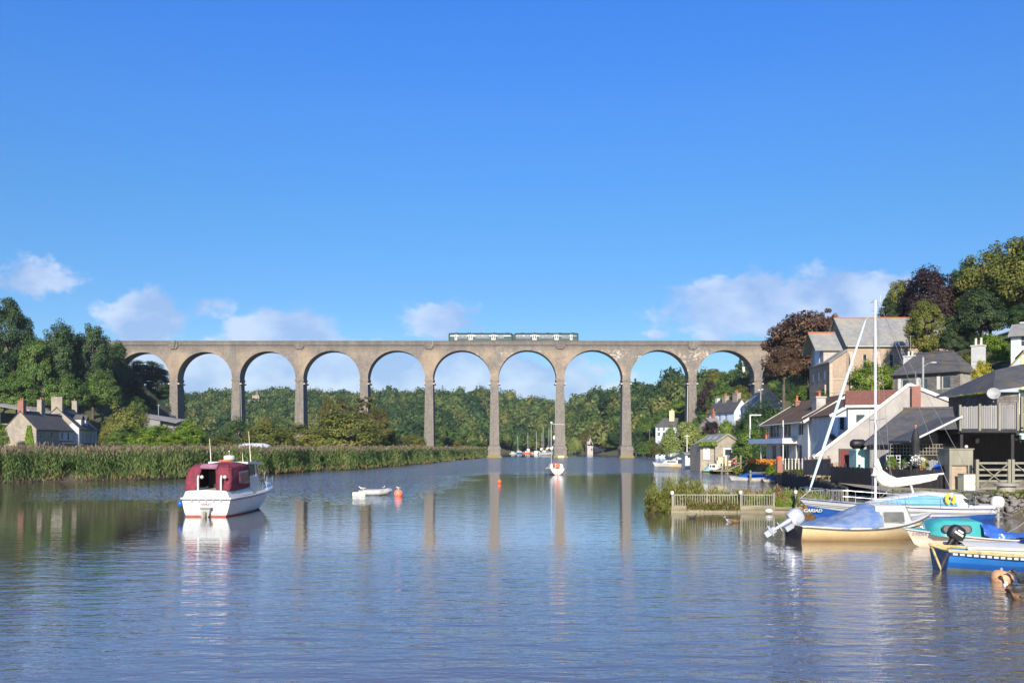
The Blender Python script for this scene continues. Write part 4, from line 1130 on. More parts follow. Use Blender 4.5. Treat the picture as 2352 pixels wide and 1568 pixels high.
# manor on the far hill
Ym = 640
t = thing('hilltop_manor', 'old stone tower house half hidden in trees on the far hill', 'house', (X(567,Ym), Ym, Z(940,Ym)), 0)
zz = lambda q: q - t.location.z
house(t, 0, 7, 0, 7, zz(Z(928,Ym))+1.4, zz(Z(921,Ym))+1.2, 'x', K['stonelit'], K['slatelight'], {'front': [W(2,zz(Z(935,Ym)),1,1.6)]}, gutter=False)
mb = MB(); mb.box(4.2, 9.4, -.5, 5, -6, zz(Z(909,Ym))); 
for k in range(5): mb.box(4.2+k*1.1, 4.8+k*1.1, -.5, 0, zz(Z(909,Ym))+.003, zz(Z(907,Ym)))
tw = mb.build('tower', K['stonelit'], t)
mb = MB(); mb.box(5.4, 6.2, -.53, -.503, zz(Z(918,Ym)), zz(Z(914,Ym))); mb.box(7.6, 8.3, -.53, -.503, zz(Z(918,Ym)), zz(Z(914,Ym))); mb.build('window', K['glass'], tw)
mb = MB(); mb.lathe([(.6,0),(.5,2.5),(.05,5)], 8, (6.8, 3, zz(Z(909,Ym)))); mb.build('turret', K['slatelight'], tw)

# ---- houses on the right-hand hillside, far ones first
def small_house(name, label, dx0, dx1, dye, dyr, dyb, Y, wall, roof, ridge='x', D=6, rz=0, holes=None, ch=None, barge=None, cat='house', hip=(0,0), frame=None, **kw):
    x0 = X(dx0, Y); L = X(dx1, Y) - x0; zb = Z(dyb, Y)
    t = thing(name, label, cat, (x0, Y, zb), rz)
    L /= math.cos(rz)
    house(t, 0, L, 0, D, Z(dye, Y)-zb, Z(dyr, Y)-zb, ridge, wall, roof, holes or {}, barge=barge, z0=-4, hip=hip, frame=frame, **kw)
    if ch: chimney(t, *ch)
    return t
small_house('hillside_house', 'tiny pale yellow house low on the far bank behind the moored masts', 1173, 1186, 1003, 997, 1012, 590, K['cream'], K['slatelight'], D=5, holes={'front': [W(1,.8,.8,1,1,1)]}, gutter=False, ch=(3.2, 2.5, 4, 6.6, 1, 1, K['render'], 0))
small_house('hillside_house', 'white house with long flat balcony high in the right hillside trees', 1560, 1576, 915.5, 912.5, 922, 390, K['render'], K['slatelight'], D=5, gutter=False)
small_house('hillside_house', 'small stone house with buff chimney near the top of the right wood', 1697, 1720, 860, 850, 871, 330, K['stonelit'], K['slatelight'], D=5, gutter=False, holes={'front': [W(1,.6,.7,.9,1,1), W(2.4,.6,.7,.9,1,1)]}, ch=(2.0, 1, 2.5, 4.8, .9, .8, K['pale_pot'], 1))
Y = 415
t = small_house('gabled_house', 'house with white bargeboards on its steep gable by the far water', 1349, 1362, 1023, 1006, 1037, Y, K['greyrender'], K['slate'], 'y', 9, 0, {'front': [W(.6,3.6,.9,1.4), W(1.7,.5,.8,1.2,1,2)]}, barge=K['concrete'], gutter=False)
chimney(t, 1.4, 6, 4.0, 6.2, .7, .7, K['greyrender'], 0)
t = small_house('gabled_house', 'low white house with dark roof beside the steep gabled one', 1366, 1393, 1016, 1006, 1030, Y+6, K['render'], K['slate'], 'x', 6, 0, {'front': [W(2.6,1.2,1.0,1.2), W(4.2,1.2,1.0,1.2)]}, gutter=False)
Y = 262
t = thing('riverside_house', 'white house with dark hipped roof and sunlit chimney above the willow', 'house', (X(1506,Y), Y, Z(1008,Y)), R(-20))
house(t, 0, 6.2, 0, 6.5, 3.9, 6.4, 'x', K['bluewhite'], K['slate'], {'front': [W(.5,.9,.9,1.2), W(2.1,.9,.9,1.2), W(.5,2.5,.8,1), W(2.1,2.5,.8,1)], 'right': [W(1,1,1.2,1.4)]}, hip=(2,0), z0=-6, gutter=False)
mb = MB(); mb.box(3.3, 6.6, -2.5, -.003, -3, 2.5); e = mb.build('front_bay', K['render'], t)
mb = MB(); mb.box(3.1, 6.8, -2.7, 0, 2.503, 2.7); mb.box(3.2, 6.7, -2.6, -2.52, 3.3, 3.38); mb.build('balcony', K['white'], e)
mb = MB(); mb.box(3.9, 4.9, -2.53, -2.503, .6, 1.9); mb.build('pane', K['glass'], e)
chimney(t, 4.6, 2.5, 4.8, 8.6, 1.5, 1.1, K['cream'], 2, 'pale_pot')
Y = 178
t = thing('pale_blue_terrace', 'pale blue rendered terrace with dark slate roof facing the river', 'terrace', (X(1716,168), 168, Z(985,170)), R(108))
house(t, 0, 9, -6, 0, 1, 1.5, 'x', K['bluewhite'], K['slate'], gutter=False) if False else None
house(t, -.5, 8.8, 0, 3.2, Z(945,172)-t.location.z, Z(921,174)-t.location.z, 'x', K['bluewhite'], K['slate'], {'back': [W(1,1.6,.9,1.3), W(3.4,1.6,.9,1.3), W(5.8,1.6,.9,1.3)], 'front': [W(1,1.6,.9,1.3), W(3.4,1.6,.9,1.3)]}, z0=-4, gutter=False)
chimney(t, 1.2, 1.6, 4.5, 7.0, 1.6, .9, K['stone'], 2, 'terracotta', 'x'); chimney(t, 5.2, 1.6, 4.5, 6.6, 1.2, .9, K['stone'], 2); chimney(t, 8.2, 1.6, 4.5, 6.3, .7, .7, K['render'], 0)
Y = 158
t = thing('white_gabled_house', 'white gable with bare patchy stonework on its right half', 'house', (X(1733,Y), Y, Z(960,Y)), 0)
zz = lambda q: q - t.location.z
w_ = (1799-1733)/FD*Y
house(t, 0, w_, 0, 8, zz(Z(927,Y)), zz(Z(897,Y)), 'y', K['render'], K['slatelight'], {}, barge=K['white'], z0=-3, gutter=False)
mb = MB(); mb.add([(w_*.5,-.03,-2),(w_-.1,-.03,-2),(w_-.1,-.03,zz(Z(927,Y))-.1),(w_*.5,-.03,zz(Z(900,Y)))], [(0,1,2,3)]); mb.build('bare_stone', K['patchstone'], t)
chimney(t, w_*.42, .7, zz(Z(905,Y)), zz(Z(885,Y)), 1.3, 1.0, K['cream'], 2)
t = small_house('slate_cottage', 'grey gabled cottage with red brick chimney among bushes', 1641, 1664, 978, 960, 1000, 150, K['greyrender'], K['slatelight'], 'x', 5, R(20), gutter=False)
chimney(t, 1.4, 2.5, 1.5, 4.2, .5, .5, K['redbrick'], 1)
# stone boathouse at the water's edge
Y = 116
t = thing('stone_boathouse', 'stone boathouse with white doors and two rooflights by the water', 'boathouse', (X(1643,Y), Y, .8), R(3))
zz = lambda q: q - .8
w_ = (1701-1643)/FD*Y
rf = house(t, 0, w_, 0, 9, zz(Z(1016,Y)), zz(Z(997.5,Y)), 'y', K['stone'], K['slatelight'], {'front': [(1.1, .1, 1.4, zz(Z(1027,Y))-.1, 'door', 1, 1, K['white'])]}, barge=K['oak'], gutter=False, z0=-1.5)
for y in (2.2, 5.0):
    mb = MB(); s_ = (zz(Z(997.5,Y))-zz(Z(1016,Y)))/(w_/2)
    mb.add([(.5,y,zz(Z(1016,Y))+.5*s_+.17),(1.1,y,zz(Z(1016,Y))+1.1*s_+.17),(1.1,y+1,zz(Z(1016,Y))+1.1*s_+.17),(.5,y+1,zz(Z(1016,Y))+.5*s_+.17)], [(0,1,2,3)])
    mb.build('rooflight', K['white'], rf)
mb = MB(); mb.box(-1.9, -.003, .6, 6, -1.2, zz(Z(1020,Y))-.05); mb.build('lean_to', K['stone'], t)
mb = MB(); mb.box(-1.5, -.6, .56, .597, .8, zz(Z(1027,Y))); mb.build('lean_to_window', K['white'], t)
ivy(t, (-2.1, .5, zz(Z(1021,Y))-.1), (1,0,0), (0,0,1), 2.3, .5, 500, 'l_bright', .9, 9)
t = small_house('white_shed', 'small white shed with flat roof beside the willow', 1574, 1610, 1043, 1040, 1053, 128, K['render'], K['slatelight'], 'x', 3, 0, {'front': [W(.3,.1,.5,.4,1,1)]}, gutter=False)

# ---- church on the hill
Y = 125
cz = 8.5
t = thing('church', 'sandy stone church with long slate roof and orange ridge tiles on the hill', 'church', (X(1946,Y), Y, cz), 0)
zz = lambda q: q - cz
cl = 15.5; ze = zz(Z(791,Y)); zr = zz(Z(732.5,Y+4.5))
house(t, 0, cl, 0, 9, ze, zr, 'x', K['stonelit'], K['slatelight'], {'front': [W(2.3,ze-3.4,.6,2.0,1,2,K['pale_pot']), W(6.2,ze-3.4,.6,2.0,1,2,K['pale_pot']), W(10.0,ze-3.4,.6,2.0,1,2,K['pale_pot'])]}, over=.35, vover=.3, ridgemat=K['terracotta'], gutter=K['white'])
for x in (.2, 4.2, 8.2, 12.2):
    mb = MB(); mb.prismx([(-.003, -2), (-.003, ze-1.0), (-.5, ze-2.0), (-.7, ze-5), (-.7, -2)], x, x+.55); mb.build('buttress', K['pale_block'], t)
# bell-cote block
x0 = X(1884,120)-t.location.x; x1 = X(1931,120)-t.location.x; e2 = zz(Z(800,120)); r2 = zz(Z(767,122.5))
mb = MB(); mb.box(x0+.45, x1, -5, .0, -3, e2)
mb.add([(x0+.45,-5,e2),(x0+.45,0,e2),(x0+.45,-2.5,r2-.05)], [(0,1,2)]); mb.add([(x1,-5,e2),(x1,0,e2),(x1,-2.5,r2-.05)], [(0,2,1)])
bl = mb.build('bell_block', K['greyrender'], t)
mb = MB(); mb.prismx([(-5.4, e2-.35), (-2.5, r2), (.4, e2-.35), (.4, e2-.2), (-2.5, r2+.16), (-5.4, e2-.2)], x0-.9, x1+.15); mb.build('roof', K['slatelight'], bl)
mb = MB(); mb.tube([(x0-.9,-2.5,r2+.2), (x1+.15,-2.5,r2+.2)], .11, 6); mb.build('ridge_tiles', K['terracotta'], bl)
mb = MB()
mb.bar((x0-.88,-5.35,e2-.3), (x0-.88,-2.5,r2+.02), .07, .22); mb.bar((x0-.88,-2.5,r2+.02), (x0-.88,.35,e2-.3), .07, .22); mb.build('bargeboard', K['bark'], bl)
mb = MB(); mb.box(x0+.40, x0+.447, -3.6, -1.6, e2-4.6, e2+.4); mb.build('tall_louvre', K['bluewhite'], bl)
mb = MB(); mb.box(x0+.36, x0+.397, -3.2, -2.0, e2-4.4, e2-3.0); mb.build('pane', K['glass'], bl)
# lower wing
x0 = X(1906,117)-t.location.x; x1 = X(1945,117)-t.location.x
za, zb = zz(Z(829,117)), zz(Z(803,117))
mb = MB(); mb.add([(x0,-8,-3),(x1,-8,-3),(x1,-8,zb),(x0,-8,za)], [(0,1,2,3)]); mb.add([(x0,-8,-3),(x0,0,-3),(x0,0,za),(x0,-8,za)], [(0,3,2,1)]); mb.add([(x1,-8,-3),(x1,0,-3),(x1,0,zb),(x1,-8,zb)], [(0,1,2,3)])
wg = mb.build('wing', K['stonelit'], t)
mb = MB(); mb.add([(x0-.25,-8.3,za-.1),(x1+.1,-8.3,zb+.15),(x1+.1,0,zb+.15),(x0-.25,0,za-.1),(x0-.25,-8.3,za-.3),(x1+.1,-8.3,zb-.05),(x1+.1,0,zb-.05),(x0-.25,0,za-.3)], [(0,1,2,3),(7,6,5,4),(0,4,5,1),(1,5,6,2),(2,6,7,3),(3,7,4,0)])
mb.build('roof', K['slatelight'], wg)
mb = MB(); mb.box(x0-.02, x1+.02, -8.06, -8.003, zz(Z(872,117)), zz(Z(869,117))); mb.box(x0-.08, x0+.35, -8.1, -8.003, -3, za-.4); mb.build('quoins', K['pale_block'], wg)
for k in range(3):
    mb = MB(); mb.box(x0-.06, x0-.003, -6.6+k*2.2, -5.9+k*2.2, zz(Z(870,117)), zz(Z(850,117))); mb.build('window', K['glass'], wg)
mb = MB(); mb.tube([(x0-.4, -7.4, -3), (x0-.4, -7.4, za-3.2)], .12, 8); mb.build('drain_pipe', K['pale_block'], t)

# ---- stone cottage on the hill, seen corner-on
t = thing('hill_cottage', 'dark stone cottage with hipped slate roof above the quay', 'cottage', (X(2051,98.3), 98.3, Z(905,98)), -math.atan2(5.6, 4.7))
zz = lambda q: q - t.location.z
ze = zz(Z(852,94.5)); L = 7.4
rf = house(t, 0, L, 0, 4.6, ze, zz(Z(813,97)), 'x', K['stonedark'], K['slate'], {'front': [W(1.0,ze-2.0,.85,1.3,1,1), W(3.1,ze-2.0,.85,1.3,1,1), W(5.5,ze-2.0,.9,1.4,1,1)], 'right': [W(1.6,ze-2.6,1.0,1.3)]}, hip=(1.6,1.6), z0=-5, ridgemat=K['slate'])
for u in (.7, 2.8, 5.05):
    mb = MB(); mb.box(u-.1, u+.25, -.06, -.003, ze-2.05, ze-.6); mb.build('shutter', K['white'], t)
mb = MB(); mb.box(L+.003, L+.05, 0.05, 4.5, -2, ze-.1); mb.build('lit_end_wall', K['concrete'], t)  # paler slab puts the sunlight on this end into its colour
chimney(t, .9, 2.4, ze+.3, zz(Z(817,98)), 1.3, .8, K['render'], 2, 'pale_pot')
chimney(t, L+.25, 4.2, -2, zz(Z(800,97)), 1.15, 1.0, K['render'], 0)
cc_ = t
for d in (-.28, .28):
    mb = MB(); mb.lathe([(.15,0),(.13,.1),(.13,.75),(.16,.8)], 10, (L+.25+d, 4.2, zz(Z(800,97))+.145)); mb.build('chimney_pot', K['pale_pot'], t, smooth=40)
# garden wall below it
t = thing('garden_wall', 'rough stone garden wall with ivy below the hill cottage', 'wall', (X(2180,86), 86, Z(960,86)), R(-4))
mb = MB()
n = 18
for k in range(n):
    a = k/n*7.5; mb.box(a, a+7.5/n, 0, .5, -3, 1.9 + .12*math.sin(k*2.1) + .5*math.sin(k*.3))
mb.build('coursed_stone', K['stone'], t); ivy(t, (.2,-.05,-1), (1,0,0), (0,0,1), 3.0, 3.0, 1500, 'l_mid', .5, 12); ivy(t, (4.6,-.05,-1), (1,0,0), (0,0,1), 1.6, 2.4, 700, 'l_mid', .4, 13)
# white house top right, blue-grey gable with orange ridge
Y = 92
t = thing('top_house', 'pale blue house with slate roof at the right edge under the trees', 'house', (X(2322,Y), Y, Z(830,Y)), R(-38))
zz = lambda q: q - t.location.z
house(t, 0, 9, 0, 5, zz(Z(772,Y)), zz(Z(742,Y)), 'x', K['bluewhite'], K['slatelight'], {'front': [W(.9,zz(Z(797,Y)),.7,1.2,1,2), W(2.6,zz(Z(797,Y)),.7,1.2,1,2)]}, z0=-5, barge=K['concrete'])
chimney(t, 1.0, 3.5, zz(Z(755,Y)), zz(Z(736,Y)), 1.0, .8, K['render'], 0)
Y = 72
t = thing('lime_edged_house', 'blue-grey gable with lime yellow corner board and orange ridge tile', 'house', (X(2286,Y), Y, Z(915,Y)), R(-26))
zz = lambda q: q - t.location.z
house(t, 0, 5.2, 0, 7, zz(Z(880,Y)), zz(Z(812,Y)), 'y', K['bluegrey'], M('mossy_tile', (.30,.20,.05), (.20,.15,.04), 2, .9), {}, z0=-4, gutter=False, over=.3, mid=2.1, ridgemat=K['terracotta'])
mb = MB(); mb.box(1.9, 2.25, -.08, -.003, -2, zz(Z(822,Y))); mb.build('corner_board', K['lime'], t)
# ------------------------------------------------------------ trees and bushes
GL = 'trees on the wooded slope at the left end of the viaduct'
def T(label, dx, dtop, dbot, w, Y, kind, mat, var=0, group=None, name='tree', **kw):
    return tree(name, label, 'tree' if name.endswith('tree') else name, dx, dtop, dbot, w, Y, kind, mat, var, group, **kw)
T('very tall dark tree at the left edge, highest of the left slope', 22, 678, 860, 118, 222, 'tall', 'l_dark', 0, GL)
T('dark broad tree leaning in from the left edge below the highest one', -28, 760, 945, 130, 214, 'wide', 'l_dark', 1, GL)
T('tall green tree with rounded top, second from the left edge', 138, 730, 925, 118, 226, 'wide', 'l_dark', 2, GL)
T('tall tree with uneven double top between rounded tree and viaduct end', 212, 738, 912, 110, 234, 'tall', 'l_dark', 3, GL)
T('slim dark tree rising between the two tallest left trees', 82, 765, 925, 90, 218, 'wide', 'l_mid', 4, GL)
T('dark tree hiding the left end of the viaduct parapet', 262, 772, 930, 96, 252, 'wide', 'l_dark', 5, GL)
T('dark tree standing under the first visible arch', 330, 822, 968, 128, 300, 'wide', 'l_dark', 6, GL)
T('smaller dark tree touching the leftmost tall pier', 366, 862, 972, 84, 300, 'tall', 'l_dark', 7, GL)
T('dark tree on the lower left slope behind the barn roof', 40, 850, 965, 120, 212, 'wide', 'l_mid', 8, GL)
T('dark tree above the tall cottage chimneys', 150, 850, 962, 120, 214, 'wide', 'l_mid', 0, GL)
T('mid green tree in the middle of the left slope', 235, 850, 965, 120, 226, 'wide', 'l_mid', 1, GL)
T('shadowed dark tree beside the leftmost tall pier base', 408, 885, 968, 50, 300, 'tall', 'l_dark', 2, GL)
T('dark tree at the far left behind the barn', -10, 890, 985, 90, 224, 'wide', 'l_dark', 3, GL)
T('dark tree on the slope right below the left spring of the first arch', 284, 842, 962, 100, 262, 'wide', 'l_dark', 3, GL)
T('low dark tree half filling the first visible arch', 318, 880, 972, 92, 292, 'wide', 'l_dark', 1, GL)
T('small dark tree under the right half of the first visible arch', 352, 895, 975, 70, 298, 'wide', 'l_mid', 5, GL)
T('low scrubby tree right above the corrugated shed roof', 308, 905, 972, 66, 248, 'wide', 'l_mid', 7, GL)
GBL = 'bushes behind the reed bed'
def B(label, dx, dtop, dbot, w, Y, mat, var=0, group=GBL, kind='bush'):
    return tree('bush', label, 'bush', dx, dtop, dbot, w, Y, kind, mat, var, group, trunkless=True)
B('dark ground hugging bush on the slope left of the first tall pier', 292, 862, 1000, 96, 266, 'l_dark', 3)
B('dark bush at the left foot of the first tall pier', 328, 896, 1000, 76, 270, 'l_dark', 1)
B('big olive bush right of the cottages, tallest of the left bushes', 290, 902, 1030, 118, 200, 'l_olive', 0)
B('orange tinged bush hugging the tall cottage wall', 249, 955, 1030, 46, 196, 'l_olive', 1)
B('green bush below the corrugated shed roof', 350, 962, 1032, 124, 176, 'l_bright', 2)
B('dark green bush in front of the big olive one', 280, 978, 1030, 84, 184, 'l_mid', 3)
B('yellow green bush right of the corrugated shed', 428, 958, 1032, 106, 178, 'l_bright', 4)
B('small yellow green bush between two larger ones behind the reeds', 392, 985, 1024, 60, 172, 'l_bright', 0)
B('bright garden bush left of the stone cottage gable', -4, 965, 1025, 50, 168, 'l_bright', 1)
B('low scrub behind the polytunnel', 500, 995, 1025, 90, 196, 'l_olive', 2)
B('dark bush at the foot of the second tall pier', 548, 948, 1030, 90, 226, 'l_dark', 3)
B('rounded green bush right of the second tall pier', 612, 955, 1030, 130, 214, 'l_olive', 4)
B('dull green bush at the foot of the third tall pier', 690, 958, 1030, 130, 222, 'l_olive', 0)
T('broad rounded green tree with foliage to the ground in front of the fourth tall pier', 800, 925, 1034, 190, 206, 'bush', 'l_olive', 2, 'trees on the marsh before the viaduct')
T('narrow yellow green poplar left of the fourth tall pier', 752, 902, 1010, 44, 232, 'tall', 'l_rust', 1, 'trees on the marsh before the viaduct')
T('rust tinted thin tree beside the poplar on the marsh', 784, 905, 1000, 62, 240, 'open', 'l_rust', 2, 'trees on the marsh before the viaduct')
T('rusty brown tree at right of the spreading marsh tree', 866, 930, 1028, 86, 222, 'wide', 'l_rust', 3, 'trees on the marsh before the viaduct')
T('pale green tree behind the rusty one on the marsh', 838, 905, 985, 70, 246, 'open', 'l_rust', 4, 'trees on the marsh before the viaduct')
B('dark low bush right of the rusty marsh tree', 898, 985, 1026, 60, 228, 'l_dark', 1)
B('small olive bush left of the fifth tall pier', 955, 990, 1028, 56, 262, 'l_olive', 2)
B('pale willow bush in front of the wood between second and third tall piers', 650, 985, 1022, 60, 232, 'l_willow', 3)
B('autumn coloured bush between the rusty marsh tree and fifth pier', 925, 1000, 1027, 40, 240, 'l_rust', 4)
# low scrub hedge on the marsh, one after another
hedge = [(466,1000,50,'l_bright'),(520,985,60,'l_mid'),(580,985,60,'l_mid'),(640,1000,60,'l_olive'),(720,985,70,'l_olive'),(760,985,60,'l_mid'),(870,990,70,'l_mid'),(1000,1000,60,'l_mid'),(1050,1004,60,'l_olive'),(1095,1008,60,'l_mid')]
HL = ['leftmost bright bush of the marsh hedge, right of the first tall pier','mid green hedge bush left of the second tall pier','mid green hedge bush touching the right of the second tall pier','low olive hedge bush midway between second and third tall piers','olive hedge bush just right of the third tall pier',
  'mid green hedge bush under the yellow green poplar','mid green hedge bush behind the rusty brown marsh tree','low hedge bush right of the fifth tall pier','low olive hedge bush midway between fifth and sixth tall piers','low green bush at the left foot of the sixth pier by the river']
for i, (dx, dt, w, mt) in enumerate(hedge):
    Yh = 250 if dx < 900 else 330
    B(HL[i], dx, dt, 1030, w, Yh, mt, i % 5, 'hedge bushes on the marsh')

GR = 'trees crowning the hill at the top right'
T('huge olive green tree at the top right corner, tallest of all', 2272, 545, 810, 178, 138, 'wide', 'l_olive', 0, GR)
T('massive tree cut by the right edge with dark crown', 2352, 534, 840, 210, 130, 'wide', 'l_olive', 1, GR)
T('dark purple beech with rounded crown on the right hill', 2138, 602, 800, 176, 142, 'wide', 'l_purple', 2, GR)
T('olive tree at the left shoulder of the purple beech', 2066, 632, 770, 84, 150, 'wide', 'l_olive', 3, GR)
T('dark blue green pine just left of the yacht mast top', 2038, 680, 770, 76, 140, 'conifer', 'l_pine', 1, GR)
T('thin dark tree filling the gap between purple beech and huge olive tree', 2212, 590, 800, 90, 150, 'tall', 'l_dark', 4, GR)
T('dark tree in deep shade at the right edge below the massive tree', 2350, 690, 835, 90, 118, 'wide', 'l_dark', 5, GR)
T('dark understorey tree beneath the purple beech', 2175, 720, 850, 130, 132, 'wide', 'l_dark', 6, GR)
T('dense dark tree closing the gap under the huge olive tree', 2250, 620, 830, 150, 146, 'wide', 'l_dark', 3, GR)
T('dark crown at the right edge behind the massive tree', 2330, 560, 780, 120, 148, 'tall', 'l_mid', 6, GR)
GM = 'trees between the church and the right edge'
T('yellow green maple right of the church roof', 2126, 682, 815, 98, 116, 'tall', 'l_olive', 4, GM)
T('dark green pine with open branches right of the maple', 2252, 652, 800, 138, 112, 'wide', 'l_pine', 7, GM)
T('shaded pine foliage low between maple and pine', 2192, 730, 830, 80, 114, 'wide', 'l_pine', 8, GM)
B('bright green rounded bush under the pine by the top house', 2278, 752, 838, 92, 100, 'l_bright', 2, None)
B('golden yellow tree beside the tall white chimney', 2256, 820, 905, 62, 84, 'l_yellow', 1, None)
B('green bush behind the two pale chimney pots', 2225, 800, 850, 60, 102, 'l_olive', 3, None)
B('large bright green bush in front of the church wall', 2000, 808, 908, 112, 104, 'l_bright', 0, None)
B('green bush between church and hill cottage', 2062, 835, 900, 76, 108, 'l_bright', 4, None)
B('ivy covered shrub beneath the corner of the hill cottage', 2226, 878, 950, 44, 82, 'l_mid', 1, None)
T('huge copper beech hiding the right end of the viaduct', 1846, 698, 912, 220, 150, 'wide', 'l_copper', 4, None)
T('thinner copper tree behind the church gable', 1898, 698, 850, 90, 158, 'open', 'l_copper', 3, None)
T('coppery lower boughs left of the huge beech', 1800, 790, 895, 90, 146, 'wide', 'l_copper', 5, None)
B('dark green bush below the copper beech', 1848, 872, 945, 76, 128, 'l_mid', 2, None)
B('deep shaded bush between the beech and balcony house roof', 1895, 880, 945, 60, 118, 'l_dark', 0, None)
B('big dark green bush in front of the white patchy gable', 1752, 912, 1015, 140, 128, 'l_dark', 3, None, 'bush')
B('green tree shaped bush beside the balcony house', 1722, 962, 1068, 92, 112, 'l_mid', 1, None)
B('dark shrub left of the balcony posts', 1745, 1010, 1066, 50, 100, 'l_dark', 4, None)
T('pale green weeping willow on the right bank', 1570, 972, 1058, 122, 150, 'willow', 'l_willow', 0, 'willows by the water')
T('small willow on the far bank right of the sixth waterside pier', 1322, 1002, 1044, 42, 440, 'willow', 'l_willow', 1, 'willows by the water')
B('dark purple bush above the stone boathouse', 1632, 958, 1005, 50, 150, 'l_purple', 2, None)
B('bright green bush with chimney behind it on the right bank', 1668, 955, 1000, 40, 140, 'l_bright', 0, None)
B('brownish bush right of the bright green one above the boathouse', 1700, 955, 1010, 44, 132, 'l_rust', 1, None)
B('yellow green shrub by the boathouse wall', 1622, 990, 1045, 36, 128, 'l_bright', 3, None)
# the wooded right bank in front of and under the viaduct: trees one can tell apart
rr = random.Random(21)
GH = 'trees on the right bank below the viaduct'
hill = [(1462,985,1048,60,330,'wide','l_dark'),(1500,1000,1052,52,300,'wide','l_olive'),(1478,955,1030,50,345,'tall','l_mid'),(1524,935,1010,62,340,'wide','l_mid'),
        (1560,915,985,64,330,'wide','l_bright'),(1545,960,1015,50,300,'wide','l_olive'),(1610,945,1010,56,262,'wide','l_mid'),(1640,925,990,58,262,'wide','l_olive'),
        (1600,975,1040,56,232,'wide','l_mid'),(1658,868,960,86,272,'wide','l_mid'),(1700,880,960,70,262,'wide','l_olive'),(1628,872,960,56,274,'tall','l_purple'),
        (1700,920,985,70,240,'wide','l_olive'),(1652,940,1000,60,236,'wide','l_mid'),(1730,850,930,60,300,'wide','l_olive'),(1690,842,905,60,330,'wide','l_mid'),
        (1480,1015,1052,46,270,'wide','l_mid'),(1516,1010,1056,56,235,'wide','l_rust'),(1492,1004,1056,50,245,'wide','l_mid'),(1538,1000,1050,44,225,'wide','l_bright'),(1770,840,925,70,300,'wide','l_mid'),(1640,842,900,60,345,'wide','l_olive'),
        (1590,998,1046,50,216,'wide','l_dark'),(1732,905,975,60,210,'wide','l_mid'),(1625,1005,1050,40,190,'wide','l_mid'),(1430,990,1040,50,400,'wide','l_dark'),
        (1385,1000,1040,40,410,'wide','l_purple'),(1407,1005,1042,40,405,'wide','l_mid'),(1345,985,1035,44,440,'wide','l_rust'),(1800,870,940,70,240,'wide','l_dark')]
HX = {7:'olive tree just right of the ninth tall pier, halfway up the slope', 0:'dark green waterside tree beside the pier right of mid river', 11:'olive tree behind the pale blue terrace roof, high in the right arch'}
desc = {'l_dark':'dark green','l_olive':'olive green','l_mid':'mid green','l_bright':'bright green','l_purple':'dark purple','l_rust':'rust tinted'}
where = [(1420,'near the far white gabled house'),(1500,'just right of the seventh waterside pier'),(1575,'around the white house with sunlit chimney'),(1640,'beside the ninth tall pier'),(1720,'between the two rightmost visible piers'),(9999,'under the rightmost arch')]
for i, (dx, dt, db, w, Y, kd, mt) in enumerate(hill):
    wh = next(q for a, q in where if dx < a)
    size = 'tall' if db-dt > 75 else ('small' if db-dt < 48 else 'rounded')
    T(HX.get(i) or '%s %s tree %s, %s on the slope' % (size, desc[mt], wh, 'high' if dt < 900 else ('halfway up' if dt < 965 else 'low')), dx, dt, db, w, Y, kd, mt, i % 9, GH)
for i, (dx, dt, Y) in enumerate(((1752,795,345),(1700,812,352),(1600,838,430))):
    T(('rightmost pointed fir on the skyline inside the last open arch','middle pointed fir on the skyline left of the last open arch','leftmost pointed fir on the skyline inside the arch before last')[i], dx, dt, dt+48, 16, Y, 'conifer', 'l_pine', 2, 'firs on the right skyline')
# more canopy filling the steep bank behind the church and houses
back = [(1960,830,930,90,150),(2060,770,860,110,138),(2230,760,870,110,124),(2320,780,880,110,116),(2400,700,850,120,110),(2110,790,880,90,126),(1930,850,930,80,140)]
for i, (dx, dt, db, w, Y) in enumerate(back):
    T(('dark tree between copper beech and bell gable of the church','dark tree right behind the church roof end','dark tree above the two pale chimney pots','dark tree left of the top house chimney','dark tree behind the top house at the right edge','dark tree behind the yellow green maple','dark tree below the copper beech left of the church wall')[i], dx, dt, db, w, Y, 'wide', 'l_dark', i % 9, 'dark trees behind the church')
# ------------------------------------------------------------ houses and yard on the near right bank
def zrel(t): return lambda q, Y: Z(q, Y) - t.location.z
# balcony house: river front faces left
QZ = 1.0
t = thing('balcony_house', 'white riverside house with balcony, brown tiled roof and grey chimney', 'house', (26.4, 76, 1.6), 0)
zz = zrel(t)
ze = Z(962,76)-1.6; zr = Z(915,76)-1.6+.3
# in this frame x is away from the river, y is along it
house(t, 0, 7.2, 0, 12.5, ze, zr, 'y', K['render'], K['browntile'],
      {'left': [(1.2,2.62,3.0,1.4,'window',3,1),(5.6,2.62,2.2,1.4,'window',2,1),(9.8,2.75,1.5,1.05,'window',2,1),(2.0,.1,1.3,1.8,'window',2,1),(4.6,.1,2.6,1.8,'window',3,1),(9.3,.2,1.6,1.7,'window',2,1)],
       'front': [(1.3,2.7,.7,1.1,'window',1,2)]}, over=.55, vover=.35, barge=K['white'], gutter=K['white'], frame=K['white'])
mb = MB(); mb.box(-1.35, -.003, 3.0, 14.2, Z(1017,84)-1.6-.05, Z(1010,84)-1.6+.12); bal = mb.build('balcony', K['bluewhite'], t)  # shade of the river side put into the pale blue
mb = MB(); mb.box(-1.36, -.003, 2.94, 2.997, Z(1018,78)-1.6, Z(1008,78)-1.6+.1); mb.build('lit_end_panel', K['white'], bal)  # front-lit end coloured white against the blue-shaded side
bz = Z(1010,84)-1.6+.12
for k in range(9):
    y = 3.1 + k*.78
    mb = MB(); mb.box(-1.30, -1.25, y-.025, y+.025, bz+.003, bz+1.0); mb.build('baluster', K['black'], bal)
